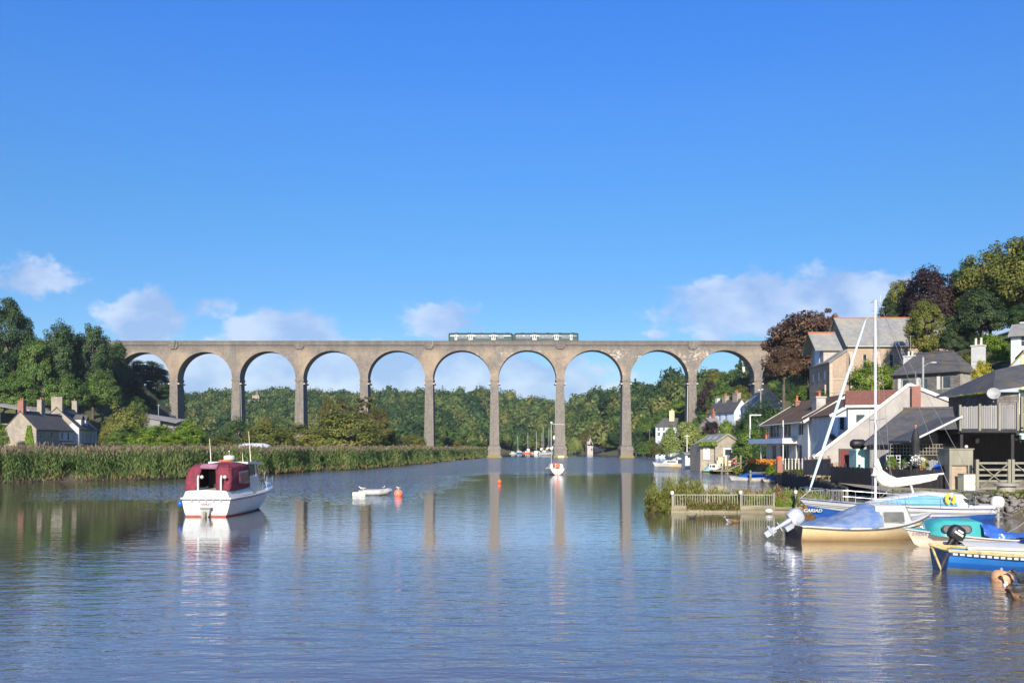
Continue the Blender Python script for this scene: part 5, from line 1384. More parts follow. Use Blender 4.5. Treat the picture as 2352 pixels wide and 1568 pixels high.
mb = MB(); mb.box(-1.31, -1.24, 3.05, 14.1, bz+1.003, bz+1.06); mb.box(-1.30, -1.25, 3.05, 14.1, bz+.45, bz+.49); mb.build('handrail', K['black'], bal)
for y in (13.9,):
    mb = MB(); mb.box(-1.33, -1.2, y, y+.13, bz+.06+1.0-.95, bz+2.5); mb.box(-1.33, -.1, y, y+.12, bz+2.503, bz+2.62); mb.build('corner_post', K['white'], t)
for y in (3.2,):
    mb = MB(); mb.tube([(-1.2, y, -1), (-1.2, y, ze)], .06, 8); mb.build('downpipe', K['white'], t)
mb = MB(); mb.tube([(-1.2, 10.2, -1), (-1.2, 10.2, bz-.3)], .06, 8); mb.build('balcony_post', K['white'], t)
chimney(t, 1.75, 2.2, 4.0, Z(914,78)-1.6, .85, 1.2, K['greyrender'], 2, along='y'); chimney(t, 2.7, 11.0, 5.0, Z(923,87)-1.6, .4, .4, K['redbrick'], 1)
o = thing('flower_pot', 'orange flower pot with a leafy plant on the balcony', 'flower pot', (26.4-.9, 76+9.4, 1.6+bz))
mb = MB(); mb.lathe([(.16,0),(.24,.42),(.27,.42),(.27,.5),(.02,.5)], 12); mb.build('pot', K['terracotta'], o, smooth=40)
c = bpy.data.objects.new('plant', crown_mesh('bush', 0)[0]); COL.objects.link(c); c.parent = o; c.location = (0,0,.45); c.scale = (.6,.6,.8); c.material_slots[0].link = 'OBJECT'; c.material_slots[0].material = K['l_olive']
# middle white house
t = thing('white_house', 'white house with blue shaded bay between balcony house and grey gable', 'house', (26.6, 71.0, 1.4), 0)
house(t, 0, 5.2, 0, 6, Z(953,71)-1.4, Z(914,71)-1.4, 'y', K['render'], K['browntile'], {'front': [(1.6,2.75,1.0,1.3,'window',2,1),(.35,.4,.7,1.9,'window',1,2),(2.0,.8,1.1,1.4,'window',2,1)]}, over=.25, vover=.3, barge=K['white'], gutter=False)
mb = MB(); mb.box(.15, 1.35, -1.1, -.003, 2.7, Z(957,70)-1.4); by = mb.build('bay', K['bluewhite'], t)  # bay tinted pale blue to paint its shaded side
mb = MB(); mb.box(.3, .62, -1.13, -1.103, 3.3, 4.3); mb.box(.82, 1.15, -1.13, -1.103, 3.3, 4.3); mb.build('pane', K['glass'], by)
mb = MB(); mb.add([(-.9,-2.4,2.0),(3.6,-2.4,2.0),(3.6,-.01,2.95),(-.2,-.01,2.95),(-.9,-2.4,1.86),(3.6,-2.4,1.86),(3.6,-.01,2.8),(-.2,-.01,2.8)], [(0,1,2,3),(7,6,5,4),(0,4,5,1),(1,5,6,2),(2,6,7,3),(3,7,4,0)]); mb.build('lean_to_roof', K['browntile'], t)
mb = MB(); mb.box(-.5, 3.2, -2.0, -.003, -.5, 1.855); lw = mb.build('lean_to_wall', K['render'], t)
mb = MB(); mb.box(-.1, .5, -2.03, -2.003, .3, 1.6); mb.box(1.6, 2.2, -2.03, -2.003, .3, 1.6); mb.build('pane', K['glass'], lw)
# big grey gable, square to the line of sight
Yg = 65.5; GA = R(19); gx0 = X(1872, Yg)
def gsol(dx, off=0.):
    k = (dx-1176)/FD; w = (k*(Yg+off) - gx0) / (math.cos(GA) + k*math.sin(GA)); return w, Yg + off - w*math.sin(GA)
def gzz(dx, dy): w, Y = gsol(dx); return Z(dy, Y) - QZ
xa = gsol(2088)[0]; x1 = gsol(2208)[0]; zap = gzz(2088, 884); zL = gzz(1872, 1050); zR = gzz(2208, 931)
t = thing('grey_gable_house', 'grey rendered gable with long white verge and red brick chimney breast', 'house', (gx0, Yg, QZ), -GA)
rf = house(t, 0, x1, 0, 9, 0, zap, 'y', K['greyrender'], K['slate'], {}, over=.1, vover=.08, mid=xa, zel=zL, zer=zR, barge=K['white'], gutter=False, z0=-1)
mb = MB(); mb.box(xa+.15, xa+.75, -.36, -.003, -.5, zap-.1); mb.build('chimney_breast', K['redbrick'], t)
xq = gsol(2172)[0]; mb = MB(); mb.box(xq-.45, xq+.45, -.05, -.003, gzz(2172,962), gzz(2172,950)); mb.build('window', K['white'], t)
mb = MB(); mb.box(xq-.36, xq+.36, -.07, -.053, gzz(2172,962), gzz(2172,952)); mb.build('pane', K['glass'], t)
mb = MB(); mb.box(.9, x1-.1, -.012, -.003, gzz(1990,961)-.02, gzz(1990,961)+.02) if False else mb.box(xa+.9, x1-.4, -.012, -.003, 4.4, 4.43); mb.build('render_joint', K['concrete'], t)
# dormer on its long left slope
sl = (zap-zL)/xa
xl = gsol(1949)[0]; xr = gsol(2058)[0]; zt = gzz(1960, 930)
mb = MB()
mb.add([(xl,.9,xl*sl+zL+.1),(xl,.9,zt),((zt-zL-.1)/sl,.9,zt)], [(0,1,2)])
mb.add([(xl,.9,xl*sl+zL+.1),(xl,3.6,xl*sl+zL+.1),(xl,3.6,zt),(xl,.9,zt)], [(0,1,2,3)])
mb.add([(xl,3.6,xl*sl+zL+.1),(xl,3.6,zt),((zt-zL-.1)/sl,3.6,zt)], [(0,1,2)])
d = mb.build('dormer', K['render'], t, fix=False)
xw0, xw1 = gsol(1966)[0], gsol(1990)[0]; zw0, zw1 = gzz(1978,977), gzz(1978,949)
mb = MB(); mb.box(xw0, xw1, .86, .897, zw0, zw1); mb.build('window_frame', K['white'], d)
mb = MB(); mb.box(xw0+.07, xw1-.07, .84, .857, zw0+.07, zw1-.07); mb.build('pane', K['glass'], d)
mb = MB(); mb.box(xl-.02, xl-.003, 1.3, 3.2, zt-1.7, zt-.2); mb.build('side_panel', K['bluewhite'], d)  # sheet painted pale blue for the shade on the dormer front
xe = (zt-zL)/sl
mb = MB(); mb.add([(xl-.2,.7,zt+.01),(xe+.1,.7,zt+.01),(xe+1.3,2.3,zt+1.25),(xl-.1,2.3,zt+1.25),(xe+.1,4.0,zt+.01),(xl-.2,4.0,zt+.01)], [(0,1,2,3),(3,2,4,5),(0,3,5)]); mb.build('dormer_roof', K['redtile'], d, fix=False)
mb = MB(); mb.box(xl-.22, xe, .62, .69, zt-.16, zt+.03); mb.build('fascia', K['white'], d)
# things against the grey gable
o = thing('maroon_gate', 'maroon boarded door panel at the foot of the grey gable', 'door', (X(1930,58), 58, QZ))
mb = MB(); mb.box(0, X(1966,58)-X(1930,58), 0, .08, 0, Z(1033,58)-QZ); mb.build('boards', K['maroonwood'], o)
mb = MB(); w_ = X(1966,58)-X(1930,58)
mb.box(-.08, 0, -.02, .1, 0, Z(1032,58)-QZ+.05); mb.box(w_, w_+.08, -.02, .1, 0, Z(1032,58)-QZ+.05); mb.box(-.08, w_+.08, -.03, .11, Z(1033,58)-QZ+.003, Z(1033,58)-QZ+.09); mb.build('frame', K['bark'], o)
o = thing('oil_tank', 'pale mint green storage tank box beside the maroon door', 'tank', (X(1967,56), 56, QZ))
w_ = X(2034,56)-X(1967,56)
mb = MB(); mb.box(0, w_, 0, 1.2, 0, Z(1032,56)-QZ-.06); mb.build('body', K['mint'], o)
mb = MB(); mb.box(-.06, w_+.06, -.06, 1.26, Z(1032,56)-QZ-.057, Z(1032,56)-QZ+.02); mb.build('lid', K['mint'], o)
o = thing('gas_cylinder', 'shiny black round tank above the mint green box', 'tank', (X(1979,58), 58.6, Z(1030,58)))
mb = MB(); rings = []
for x, r_ in ((-.55,.05),(-.5,.2),(-.35,.32),(.35,.32),(.5,.2),(.55,.05)): rings.append([(x, r_*math.cos(a), .33+r_*math.sin(a)) for a in np.linspace(0, 2*PI, 17)[:-1]])
mb.loft(rings); mb.build('drum', K['black'], o, smooth=50)
mb = MB(); mb.box(-.3,-.2,-.2,.2,-1.0,.05); mb.box(.2,.3,-.2,.2,-1.0,.05); mb.build('legs', K['black'], o)
for k, (dx, dy) in enumerate(((1907,1051),(1923,1060))):
    o = thing('wall_light', ('upper round white wall lamp by the foot of the long white verge','lower round white wall lamp nearer the maroon door')[k], 'lamp', (X(dx,65.2), 65.35, Z(dy,65.2)), group='wall lamps on the grey gable')
    mb = MB(); mb.ball((0,0,0), .16, 10, 7); mb.build('globe', K['white'], o, smooth=60)
    mb = MB(); mb.box(-.05,.05,.05,.15,-.05,.05); mb.build('bracket', K['grey'], o)
# slate roofed shed, hipped
Ys = 55
x0 = X(1998,Ys); x1 = X(2240,Ys)
t = thing('slate_roofed_shed', 'long low shed with dark hipped slate roof behind the trellis', 'shed', (x0, Ys, QZ), R(-21))
zz = lambda q: Z(q, Ys) - QZ
house(t, 0, 5.0, 0, 7.5, zz(1016), Z(946,Ys+3.75)-QZ, 'x', K['greywood'], K['slate'], {'front': [(3.2,.9,1.5,.9,'window',3,1)]}, hip=(2.2,0), over=.35, z0=-1, ridgemat=K['slate'])
# lattice trellis in front
def lattice(name, label, x0, x1, Y, z0, z1, sx, sz, mat, top=False):
    o = thing(name, label, 'trellis', (x0, Y, z0))
    mb = MB(); n = int((x1-x0)/sx)
    for k in range(n+1): mb.box(k*sx-.018, k*sx+.018, 0, .025, 0, z1-z0)
    mb.build('upright_laths', mat, o)
    mb = MB(); z = 0
    while z <= z1-z0: mb.box(-.02, x1-x0+.02, -.028, -.003, z-.018, z+.018); z += sz
    mb.build('cross_laths', mat, o)
    return o
lattice('trellis', 'cream lattice trellis panel under the slate shed eaves', X(2045,52), X(2170,52), 52, Z(1045,52), Z(1020,52), .20, .22, K['oak'])
lattice('trellis', 'small white lattice panel beside the yacht mast', X(2036,50), X(2068,50), 50, Z(1085,50), Z(1045,50), .20, .20, K['white'])
o = thing('board_fence', 'grey vertical board fence behind the flower pots', 'fence', (X(2072,51), 51, QZ))
mb = MB(); n = 18; w_ = (X(2172,51)-X(2072,51))/n
for k in range(n): mb.box(k*w_+.01, (k+1)*w_-.01, 0, .03, 0, Z(1055,51)-QZ - .03*(k % 3))
mb.build('boards', K['greywood'], o)
mb = MB(); mb.box(0, n*w_, .033, .08, .4, .5); mb.box(0, n*w_, .033, .08, 1.0, 1.1); mb.build('rails', K['greywood'], o)
# closed parasol
o = thing('parasol', 'closed black parasol standing behind the dark quay fence', 'parasol', (X(2103,47), 47, QZ))
mb = MB(); h = Z(983,47)-QZ
mb.lathe([(.10,.75),(.20,.95),(.23,1.5),(.19,2.4),(.24,h-.7),(.16,h-.3),(.04,h)], 12); mb.build('folded_canopy', K['tar'], o, smooth=50)
mb = MB(); mb.tube([(0,0,0),(0,0,h+.08)], .03, 8); mb.build('pole', K['grey'], o)
mb = MB(); mb.ball((0,0,h+.12), .07); mb.build('finial', K['terracotta'], o, smooth=60)
mb = MB(); mb.lathe([(.32,0),(.32,.08),(.1,.14)], 12); mb.build('base', K['concrete'], o)
# dark timber building with terrace
Yb = 50
xb0 = X(2203,Yb)
t = thing('terrace_building', 'black timber building with boarded roof terrace over a dark open ground floor', 'building', (xb0, Yb, QZ), 0)
zz = lambda q, Y=Yb: Z(q, Y) - QZ
zf = zz(985)
mb = MB(); mb.box(-.05, 12, 0, 11, zf-.25, zf); mb.build('terrace_floor', K['tar'], t)
mb = MB(); mb.box(.1, 12, 5.6, 5.8, -.5, zf-.253); mb.box(-2.9, .1, 2.55, 2.7, -.5, zz(1014)-.1); mb.build('shade_wall', K['tar'], t)  # undercroft darkness painted as a black wall
w_ = X(2335,Yb)-xb0; n = 26
mb = MB()
for k in range(n): mb.box(k*w_/n+.008, (k+1)*w_/n-.008, -.03, 0, zf+.02, zf+1.28+.02*((k*7)%3)+k*.006)
mb.box(0, w_, .003, .06, zf+.3, zf+.4); mb.box(0, w_, .003, .06, zf+1.0, zf+1.1)
mb.build('boarded_parapet', K['greywood'], t)
for u in (.0, .34, .68, 1.0):
    mb = MB(); x = u*w_; mb.box(x-.06, x+.06, -.15, -.035, zf-.1, zf+1.42+.15*u); mb.build('parapet_post', K['oak'], t)
mb = MB(); x = w_+.15
mb.box(x, x+.14, -.2, -.06, zf-.1, zf+1.9); mb.box(x, x+2.2, -.2, -.06, zf+.02, zf+.1); mb.box(x+.15, x+2.2, -.18, -.08, zf+1.35, zf+1.45)
for k in range(8): mb.box(x+.3+k*.24, x+.35+k*.24, -.16, -.11, zf+.103, zf+1.347)
mb.build('baluster_rail', K['oak'], t)
mb = MB(); mb.box(x-.15, x+2.2, -.3, .0, zf-.35, zf-.255); mb.box(x, x+2.2, -.25, -.02, zf-.6, zf-.353); mb.build('fascia_board', K['mint'], t)
mb = MB(); mb.box(.02, x-.2, -.12, -.003, zf-.2, zf-.02); mb.build('dark_fascia', K['darkboards'], t)
for xq in (.2, 3.2, 6.3): mb = MB(); mb.box(xq-.09, xq+.09, .1, .28, -.3, zf-.253); mb.build('post', K['tar'], t)
# canopy roof falling left from the terrace
mb = MB(); zc = zz(1012); mb.prism([(-3.05,zc),(0,zz(955)),(0,zz(955)-.12),(-3.05,zc-.12)], -.3, 2.5); mb.prism([(-2.9,zc-.12),(0,zz(957)-.12),(0,zc-.12)], 2.45, 2.54); mb.build('canopy', K['slate'], t)
mb = MB(); mb.bar((-3.0,-.34,zc-.04), (.0,-.34,zz(955)-.04), .05, .10); mb.build('verge', K['white'], t)
# upper storey
mb = MB(); xu = X(2290,54)-xb0
mb.box(xu, xu+8, 4.0, 10, zf+.003, zz(900,54)); uw = mb.build('upper_wall', K['stonedark'], t)
mb = MB(); zl = zz(893,53); zh = zz(850,55)
mb.add([(xu-.7,3.2,zl-.1),(xu+8,3.2,zl+1.0),(xu+8,7,zh+1.6),(xu+1.6,7,zh+.2),(xu-.7,11,zl-.1),(xu+8,11,zl+1)], [(0,1,2,3),(3,2,5,4),(0,3,4)]); mb.build('upper_roof', K['slate'], t, fix=False)
mb = MB(); mb.box(xu+1.35, xu+2.6, 3.93, 3.97, zf+1.0, zf+2.6); f_ = mb.build('upper_window', K['white'], uw)
mb = MB(); mb.box(xu+1.42, xu+2.0, 3.91, 3.927, zf+1.06, zf+2.54); mb.box(xu+2.06, xu+2.55, 3.91, 3.927, zf+1.06, zf+2.54); mb.build('upper_pane', K['glass'], uw)
o = thing('satellite_dish', 'grey satellite dish by the roof terrace', 'satellite dish', (X(2282,53), 53, Z(905,53)))
mb = MB(); mb.lathe([(.02,0),(.2,.03),(.34,.10),(.38,.14),(.34,.12),(.18,.05),(.01,.03)], 16); d = mb.build('dish', K['grey'], o, smooth=60); d.rotation_euler = (R(70), 0, R(-25))
mb = MB(); mb.tube([(0,0,-.5),(0,.1,0)], .03, 6); mb.bar((0,-.05,-.3),(0,-.45,-.05),.02); mb.build('arm', K['grey'], o)
# bunting and lamps under the terrace
o = thing('bunting', 'string of small pale pennants hanging in the dark undercroft', 'bunting', (X(2312,52), 51.5, Z(1003,51)))
mb = MB(); pts = [(k*.28, 0, -.55*math.sin(k/9*PI)*.5 - .02*k) for k in range(10)]; mb.tube(pts, .008, 5); mb.build('cord', K['rope'], o)
mb = MB()
for (x, y, z) in pts: mb.add([(x-.06,-.01,z),(x+.06,-.01,z),(x,-.02,z-.16)], [(0,1,2)])
mb.build('pennants', K['grey'], o, fix=False)
for dx in (2166, 2242):
    o = thing('wall_lantern', 'small lantern in the dark undercroft, %s' % ('left of the boarded gate pillar' if dx < 2200 else 'right above the timber gate'), 'lamp', (X(dx,55.4), 55.3, Z(1018,55)), group='lanterns in the undercroft')
    mb = MB(); mb.lathe([(.05,0),(.12,.05),(.14,.3),(.05,.36)], 8); mb.build('lantern_glass', K['grey'], o, smooth=40)
    mb = MB(); mb.box(-.02,.02,0,.25,.36,.4); mb.build('bracket', K['black'], o)
# stone gate pillar with cladding, pale box
Yp = 44.5
t = thing('gate_pillar', 'tall gate pillar of weathered boards above a stone base', 'pillar', (X(2181,Yp), Yp, .9), 0)
zz = lambda q: Z(q, Yp) - .9
w1 = X(2235,Yp)-X(2181,Yp)
mb = MB(); mb.box(.1, w1-.1, .12, 1.1, -1.0, zz(1068)); mb.build('stone_base', K['stonelit'], t)
mb = MB(); mb.box(0, w1, 0, 1.2, zz(1068)+.003, zz(1032)); mb.build('boarded_top', K['oak'], t)
mb = MB(); mb.box(-.02,.10,-.03,.117,-1.0,zz(1068)); mb.box(w1-.28, w1-.02, -.03, .117, -1.0, zz(1068)); mb.build('corner_boards', K['oak'], t)
mb = MB(); mb.box(-.04,w1+.04,-.05,1.25,zz(1032)+.003,zz(1032)+.06); mb.build('cap', K['oak'], t)
mb = MB(); mb.ball((w1*.84,.3,zz(1032)+.15), .09); mb.build('knob', K['white'], t, smooth=60)
o = thing('cream_cabinet', 'pale yellow cabinet standing against the gate pillar', 'cabinet', (X(2207,44), 43.7, .9))
mb = MB(); mb.box(0, X(2233,44)-X(2207,44), 0, .6, -.3, Z(1089,44)-.9); mb.build('body', M('pale_yellow_paint', (.74,.70,.42), (.66,.62,.36), 2, .6), o)
mb = MB(); mb.box(-.02, X(2233,44)-X(2207,44)+.02, -.02, .62, Z(1089,44)-.9+.003, Z(1089,44)-.9+.04); mb.build('lid', K['oak'], o)
# field gates
Yq = 43.8
def gate(x0, x1, label):
    o = thing('field_gate', label, 'gate', (x0, Yq, .95), group='timber field gates on the quay')
    w = x1-x0; z = lambda q: Z(q, Yq) - .95
    mb = MB(); mb.box(0, .15, -.05, .1, -.6, z(1060)+.12); mb.build('post', K['oak'], o)
    mb = MB(); mb.box(w-.15, w, -.05, .1, -.6, z(1060)+.12); mb.build('post', K['oak'], o)
    rails = (z(1063), z(1078), z(1091), z(1104), z(1121))
    for r_ in rails:
        mb = MB(); mb.box(.153, w-.153, 0, .05, r_-.05, r_+.05); mb.build('rail', K['oak'], o)
    mb = MB(); mb.bar((.2,-.03,rails[0]-.06), (w-.2,-.03,rails[-1]+.06), .04, .08, (0,-1,0)); mb.build('brace', K['oak'], o)
    mb = MB(); mb.bar((.2,-.075,rails[-1]+.06), (w-.2,-.075,rails[0]-.06), .04, .08, (0,-1,0)); mb.build('brace', K['oak'], o)
gate(X(2241,Yq), X(2321,Yq), 'complete five bar timber gate beside the gate pillar')
gate(X(2323,Yq), X(2403,Yq), 'second five bar timber gate, cut off by the right edge')
o = thing('stone_planter', 'round pale stone planter in front of the gates', 'planter', (X(2306,42.6), 42.4, .9))
mb = MB(); mb.lathe([(.40,-.2),(.42,.32),(.40,.40),(.56,.42),(.58,.52),(.40,.56),(.05,.56)], 18); mb.build('bowl', K['concrete'], o, smooth=35)
# dark quay fence and brown fence (left to right), on top of the retaining bank
def fence(name, label, pts, h, mat, nb, postm=None):
    o = thing(name, label, 'fence', pts[0])
    P0 = Vector(pts[0]); mb = MB(); mp_ = MB()
    for a, b_ in zip(pts[:-1], pts[1:]):
        a = Vector(a)-P0; b_ = Vector(b_)-P0; L = (b_-a).length; n = max(2, int(L*nb)); d = (b_-a)/n; nn = Vector((d.y,-d.x,0)).normalized()
        for k in range(n):
            p = a + d*k; q = p + d*.95; hh = h + .03*((k*5) % 3)
            mb.add([p, q, q-nn*.03, p-nn*.03, p+Vector((0,0,hh)), q+Vector((0,0,hh)), q-nn*.03+Vector((0,0,hh)), p-nn*.03+Vector((0,0,hh))], [(0,3,2,1),(4,5,6,7),(0,1,5,4),(1,2,6,5),(2,3,7,6),(3,0,4,7)])
        for k in range(0, n+1, max(1, int(n/ max(1, L/1.8)))):
            p = a + d*k - nn*.09; mp_.box(p.x-.05, p.x+.05, p.y-.05, p.y+.05, p.z-.5, p.z+h+.22)
    mb.build('boards', mat, o); mp_.build('posts', postm or mat, o)
    return o
fence('tarred_fence', 'long black tarred board fence along the quay behind the yacht', [(X(1908,54),54,.75),(X(2005,49),49,.75),(X(2090,46.5),46.5,.75),(X(2180,45),45,.75)], 1.25, K['tar'], 6)
fence('board_fence', 'brown vertical board fence between the shrubs and the black fence', [(X(1846,62),62,Z(1090,62)),(X(1908,54.4),54.4,Z(1092,54.4))], Z(1054,58)-Z(1090,58), K['brownwood'], 6)
# iron railings before the balcony house
o = thing('iron_railings', 'black railings with pale finials in front of the balcony house', 'railings', (X(1796,72), 72, Z(1078,72)))
zt = Z(1056,72)-Z(1078,72); w_ = X(1880,70)-X(1796,72)
mb = MB()
for k in range(26): mb.box(k*w_/25-.012, k*w_/25+.012, -.012, .012, 0, zt)
mb.build('bars', K['black'], o)
mb = MB(); mb.box(0, w_, -.02, .02, zt*.85, zt*.9); mb.box(0, w_, -.02, .02, .1, .14); mb.build('rails', K['black'], o)
mb = MB()
for k in range(0, 26, 3): mb.ball((k*w_/25,0,zt+.07), .07, 8, 6); mb.box(k*w_/25-.035, k*w_/25+.035, -.035, .035, 0, zt)
mb.build('finials', K['pale_pot'], o, smooth=60)
o = thing('brick_gatepost', 'short red brick post with terracotta top beside the railings', 'gatepost', (X(1790,72), 72, Z(1085,72)))
mb = MB(); mb.box(-.22,.22,-.2,.2,0,Z(1058,72)-Z(1085,72)); mb.build('shaft', K['redbrick'], o); mb = MB(); mb.lathe([(.2,0),(.26,.3),(.1,.4)], 10, (0,0,Z(1058,72)-Z(1085,72))); mb.build('cap', K['terracotta'], o)
o = thing('yellow_cover', 'pale yellow sheet hung over a low wall near the grey gable', 'sheet', (X(1870,64), 64, Z(1078,64)))
mb = MB(); zt = Z(1060,64)-Z(1078,64); mb.add([(0,0,0),(.35,-.06,0),(.5,.03,.05),(.9,-.02,.1),(.9,.1,zt),(.5,.04,zt),(.3,.1,zt+.02),(0,.06,zt)], [(0,1,6,7),(1,2,5,6),(2,3,4,5)]); mb.build('cloth', K['cream'], o, fix=False)
mb = MB(); mb.box(-.5, 2.4, .15, .4, -.6, zt-.05); mb.build('low_wall', K['stonelit'], o)
# lamp post and utility poles
def pole(name, label, dx, dtop, Y, r=.09, arm=None, mat='grey'):
    x = X(dx, Y); g = gz(x, Y); h = Z(dtop, Y) - g
    o = thing(name, label, 'lamp post' if arm else 'pole', (x, Y, g)); mb = MB(); mb.tube([(0,0,-.5),(0,0,h*.5),(0,0,h)], [r*1.2, r, r*.8], 8); mb.build('post', K[mat], o, smooth=50)
    if arm:
        mb = MB(); mb.tube([(0,0,h-arm[2]),(arm[0]*.5,0,h-arm[2]+.25),(arm[0],0,h-arm[2]+.3)], .035, 6); a = mb.build('arm', K[mat], o)
        mb = MB(); mb.ball((arm[0]+.2,0,h-arm[2]+.28), .28, 10, 6, (1,.5,.32)); mb.build('lamp_head', K['white'], a, smooth=60)
    else:
        mb = MB(); mb.box(-.5*r*8, .5*r*8, -.05, .05, h-.35, h-.25); mb.build('crossarm', K[mat], o)
    return o
pole('street_lamp', 'grey street lamp in front of the hill cottage', 2119, 880, 88-14, .09, (1.3,0,.0)) if False else None
x = X(2120,78); o = thing('street_lamp', 'grey street lamp with short arm in front of the hill cottage', 'lamp post', (x, 78, Z(910,78)))
h = Z(820,78)-Z(910,78); mb = MB(); mb.tube([(0,0,-5),(0,0,h)], .1, 8); mb.build('post', K['grey'], o, smooth=50)
mb = MB(); mb.tube([(0,0,h-.9),(.4,0,h-.6),(.8,0,h-.5)], .035, 6); mb.build('arm', K['grey'], o)
mb = MB(); mb.ball((1.0,0,h-.5), .22, 10, 6, (1.3,.5,.32)); mb.build('lamp_head', K['white'], o, smooth=60)
pole('utility_pole', 'tall white pole standing in the water edge garden by the willow', 1578, 997, 140, .1, None, 'white')
pole('utility_pole', 'thin wooden pole on the slope left of the white riverside house', 1546, 972, 250, .09, None, 'oak')
pole('utility_pole', 'short bare pole on the bank near the seventh waterside pier', 1492, 985, 300, .09, None, 'oak')
pole('utility_pole', 'thin pale pole rising beside the corrugated shed', 364, 928, 232, .1, None, 'grey')
x = X(1732,118); o = thing('street_lamp', 'tan lamp post with two white floodlight heads by the patchy white gable', 'lamp post', (X(1919/1.0884-16,140)+.0, 140, Z(945,140)))
h = Z(895,140)-Z(945,140); mb = MB(); mb.tube([(0,0,-4),(0,0,h)], .12, 8); mb.build('post', K['oak'], o, smooth=50)
mb = MB(); mb.box(-.45,-.1,-.1,.1,h-.1,h+.06); mb.box(.1,.4,-.1,.1,h+.0,h+.16); mb.build('lamp_head', K['white'], o)

# ---- bank and jetties between the boathouse and the yacht
def piling(label, pts, ztop, mat='plank', n_per=3.2, r=.1, zb=-.8):
    o = thing('timber_piling', label, 'piling', pts[0]); P0 = Vector(pts[0]); mb = MB(); rr = random.Random(3)
    for a, b_ in zip(pts[:-1], pts[1:]):
        a = Vector(a)-P0; b_ = Vector(b_)-P0; L = (b_-a).length; n = int(L*n_per)
        for k in range(n):
            p = a.lerp(b_, k/n); r_ = r*rr.uniform(.8,1.3); mb.tube([(p.x,p.y,zb),(p.x,p.y,ztop+rr.uniform(-.15,.12))], r_, 6)
    mb.build('stakes', K[mat], o); return o
piling('weathered timber piling holding the right bank behind the blue covered boats', [(28.2,103,0),(26.6,93,0),(25.2,86,0),(24.6,80,0),(23.9,75,0)], 1.65, 'bark', 4.5, .14)
piling('retaining stakes blackened for the shadow under the shrubs and brown fence', [(23.9,75,0),(22.9,70,0),(20.6,58.3,0),(18.6,50,0),(18.1,46,0)], 1.1, 'tar', 4.5, .13)  # near-black colour stands in for the shadow under the shrubs
# flower border on the piling
def strip(name, label, cat, a, b_, w, z0, h, n, mat, seed, size=.12, group=None):
    rs = np.random.default_rng(seed); a = np.array(a); b_ = np.array(b_); t = rs.random(n); d = b_-a; nr = np.array([d[1],-d[0]])/np.hypot(*d)
    xy = a + d*t[:,None] + nr*((rs.random(n)-.5)*w)[:,None]
    z = z0 + h*rs.random(n)*(0.6+.4*np.sin(t*23+seed)**2)
    c = np.stack([xy[:,0], xy[:,1], z], 1); v, q = leaves(c, unit(rs.normal(size=(n,3))+np.array([0,-.5,.5])), size*(.6+.8*rs.random(n)), rs)
    o = bpy.data.objects.new(name, npmesh(name, v, q, np.clip(.5+.22*rs.normal(size=n),0,1), mats=[K[mat]])); COL.objects.link(o)
    return tag(o, label, cat, group)
strip('flower_border', 'row of orange flowers along the top of the timber piling', 'flowers', (26.6,95), (24.3,79), .8, 1.6, .5, 1500, 'flower', 4, .16)
strip('flower_greenery', 'green leaves beneath the orange flower row', 'plants', (28.0,100), (24.6,79), 1.4, .9, .7, 2500, 'l_olive', 5, .16)
GS = 'shrubs overhanging the water in front of the right houses'
for (dx, dt, db, w, Y, mt, lb) in ((1772,1062,1090,30,78,'l_bright','small bright shrub beside the blue covered boats'),(1795,1058,1092,34,76,'l_bright','rounded bright shrub under the railings'),
        (1832,1070,1100,52,72,'l_olive','wide olive shrub below the iron railings'),(1868,1076,1110,56,66,'l_olive','drooping olive shrub touching the water'),
        (1898,1090,1118,44,61,'l_olive','low olive shrub under the brown fence'),(1940,1105,1128,50,56,'l_rust','rusty low plants left of the yacht mast'),(1985,1108,1130,50,53,'l_rust','rusty low plants directly behind the yacht mast'),
        (2040,1110,1135,60,50,'l_olive','low plants on the bank behind the yacht boom'),(2100,1112,1138,60,48,'l_rust','dull red green plants on the bank behind the blue canopy'),(2135,1108,1140,40,47,'l_olive','small shrub on the bank left of the gate pillar')):
    B(lb, dx, dt, db, w, Y, mt, int(dx) % 5, GS)
strip('ground_cover', 'rough plants spilling down the bank by the boathouse', 'plants', (29.3,112), (27.6,101), 2.2, .05, .8, 2500, 'l_olive', 8, .16)
# pots and flowers on the terrace near the parasol
for (dx, dy, Y, mt, lb) in ((2047,1088,48.5,'l_bright','leafy green pot plant beside the yacht mast lattice'),(2083,1085,48,'l_mid','small green pot plant left of the closed parasol'),(2118,1078,47.5,'l_yellow','yellow flowering pot plant right of the parasol')):
    o = thing('pot_plant', lb, 'pot plant', (X(dx,Y), Y, QZ+.75)); mb = MB(); mb.lathe([(.12,0),(.2,.3),(.22,.34),(.02,.34)], 10); mb.build('pot', K['terracotta'], o, smooth=40)
    c = bpy.data.objects.new('plant', crown_mesh('bush', 1)[0]); COL.objects.link(c); c.parent = o; c.location = (0,0,.3); c.scale = (.8,.8,.75); c.material_slots[0].link='OBJECT'; c.material_slots[0].material = K[mt]
    mb = MB(); mb.box(-.3,.3,-.2,.2,-.75,-.003); mb.build('stand', K['greywood'], o)
o = thing('garden_table', 'blue garden table with white post legs near the gate pillar', 'table', (X(2135,47), 47.3, QZ))
mb = MB(); mb.box(-.8,.8,-.4,.4,.78,.84); mb.build('table_top', K['bluetarp'], o)
for sx in (-.7,.7):
    for sy in (-.3,.3): mb = MB(); mb.box(sx-.03,sx+.03,sy-.03,sy+.03,0,.777); mb.build('leg', K['white'], o)
o = thing('blue_tarpaulin', 'blue tarpaulin draped over a heap left of the gate pillar', 'tarpaulin', (X(2170,47.5), 47.8, QZ))
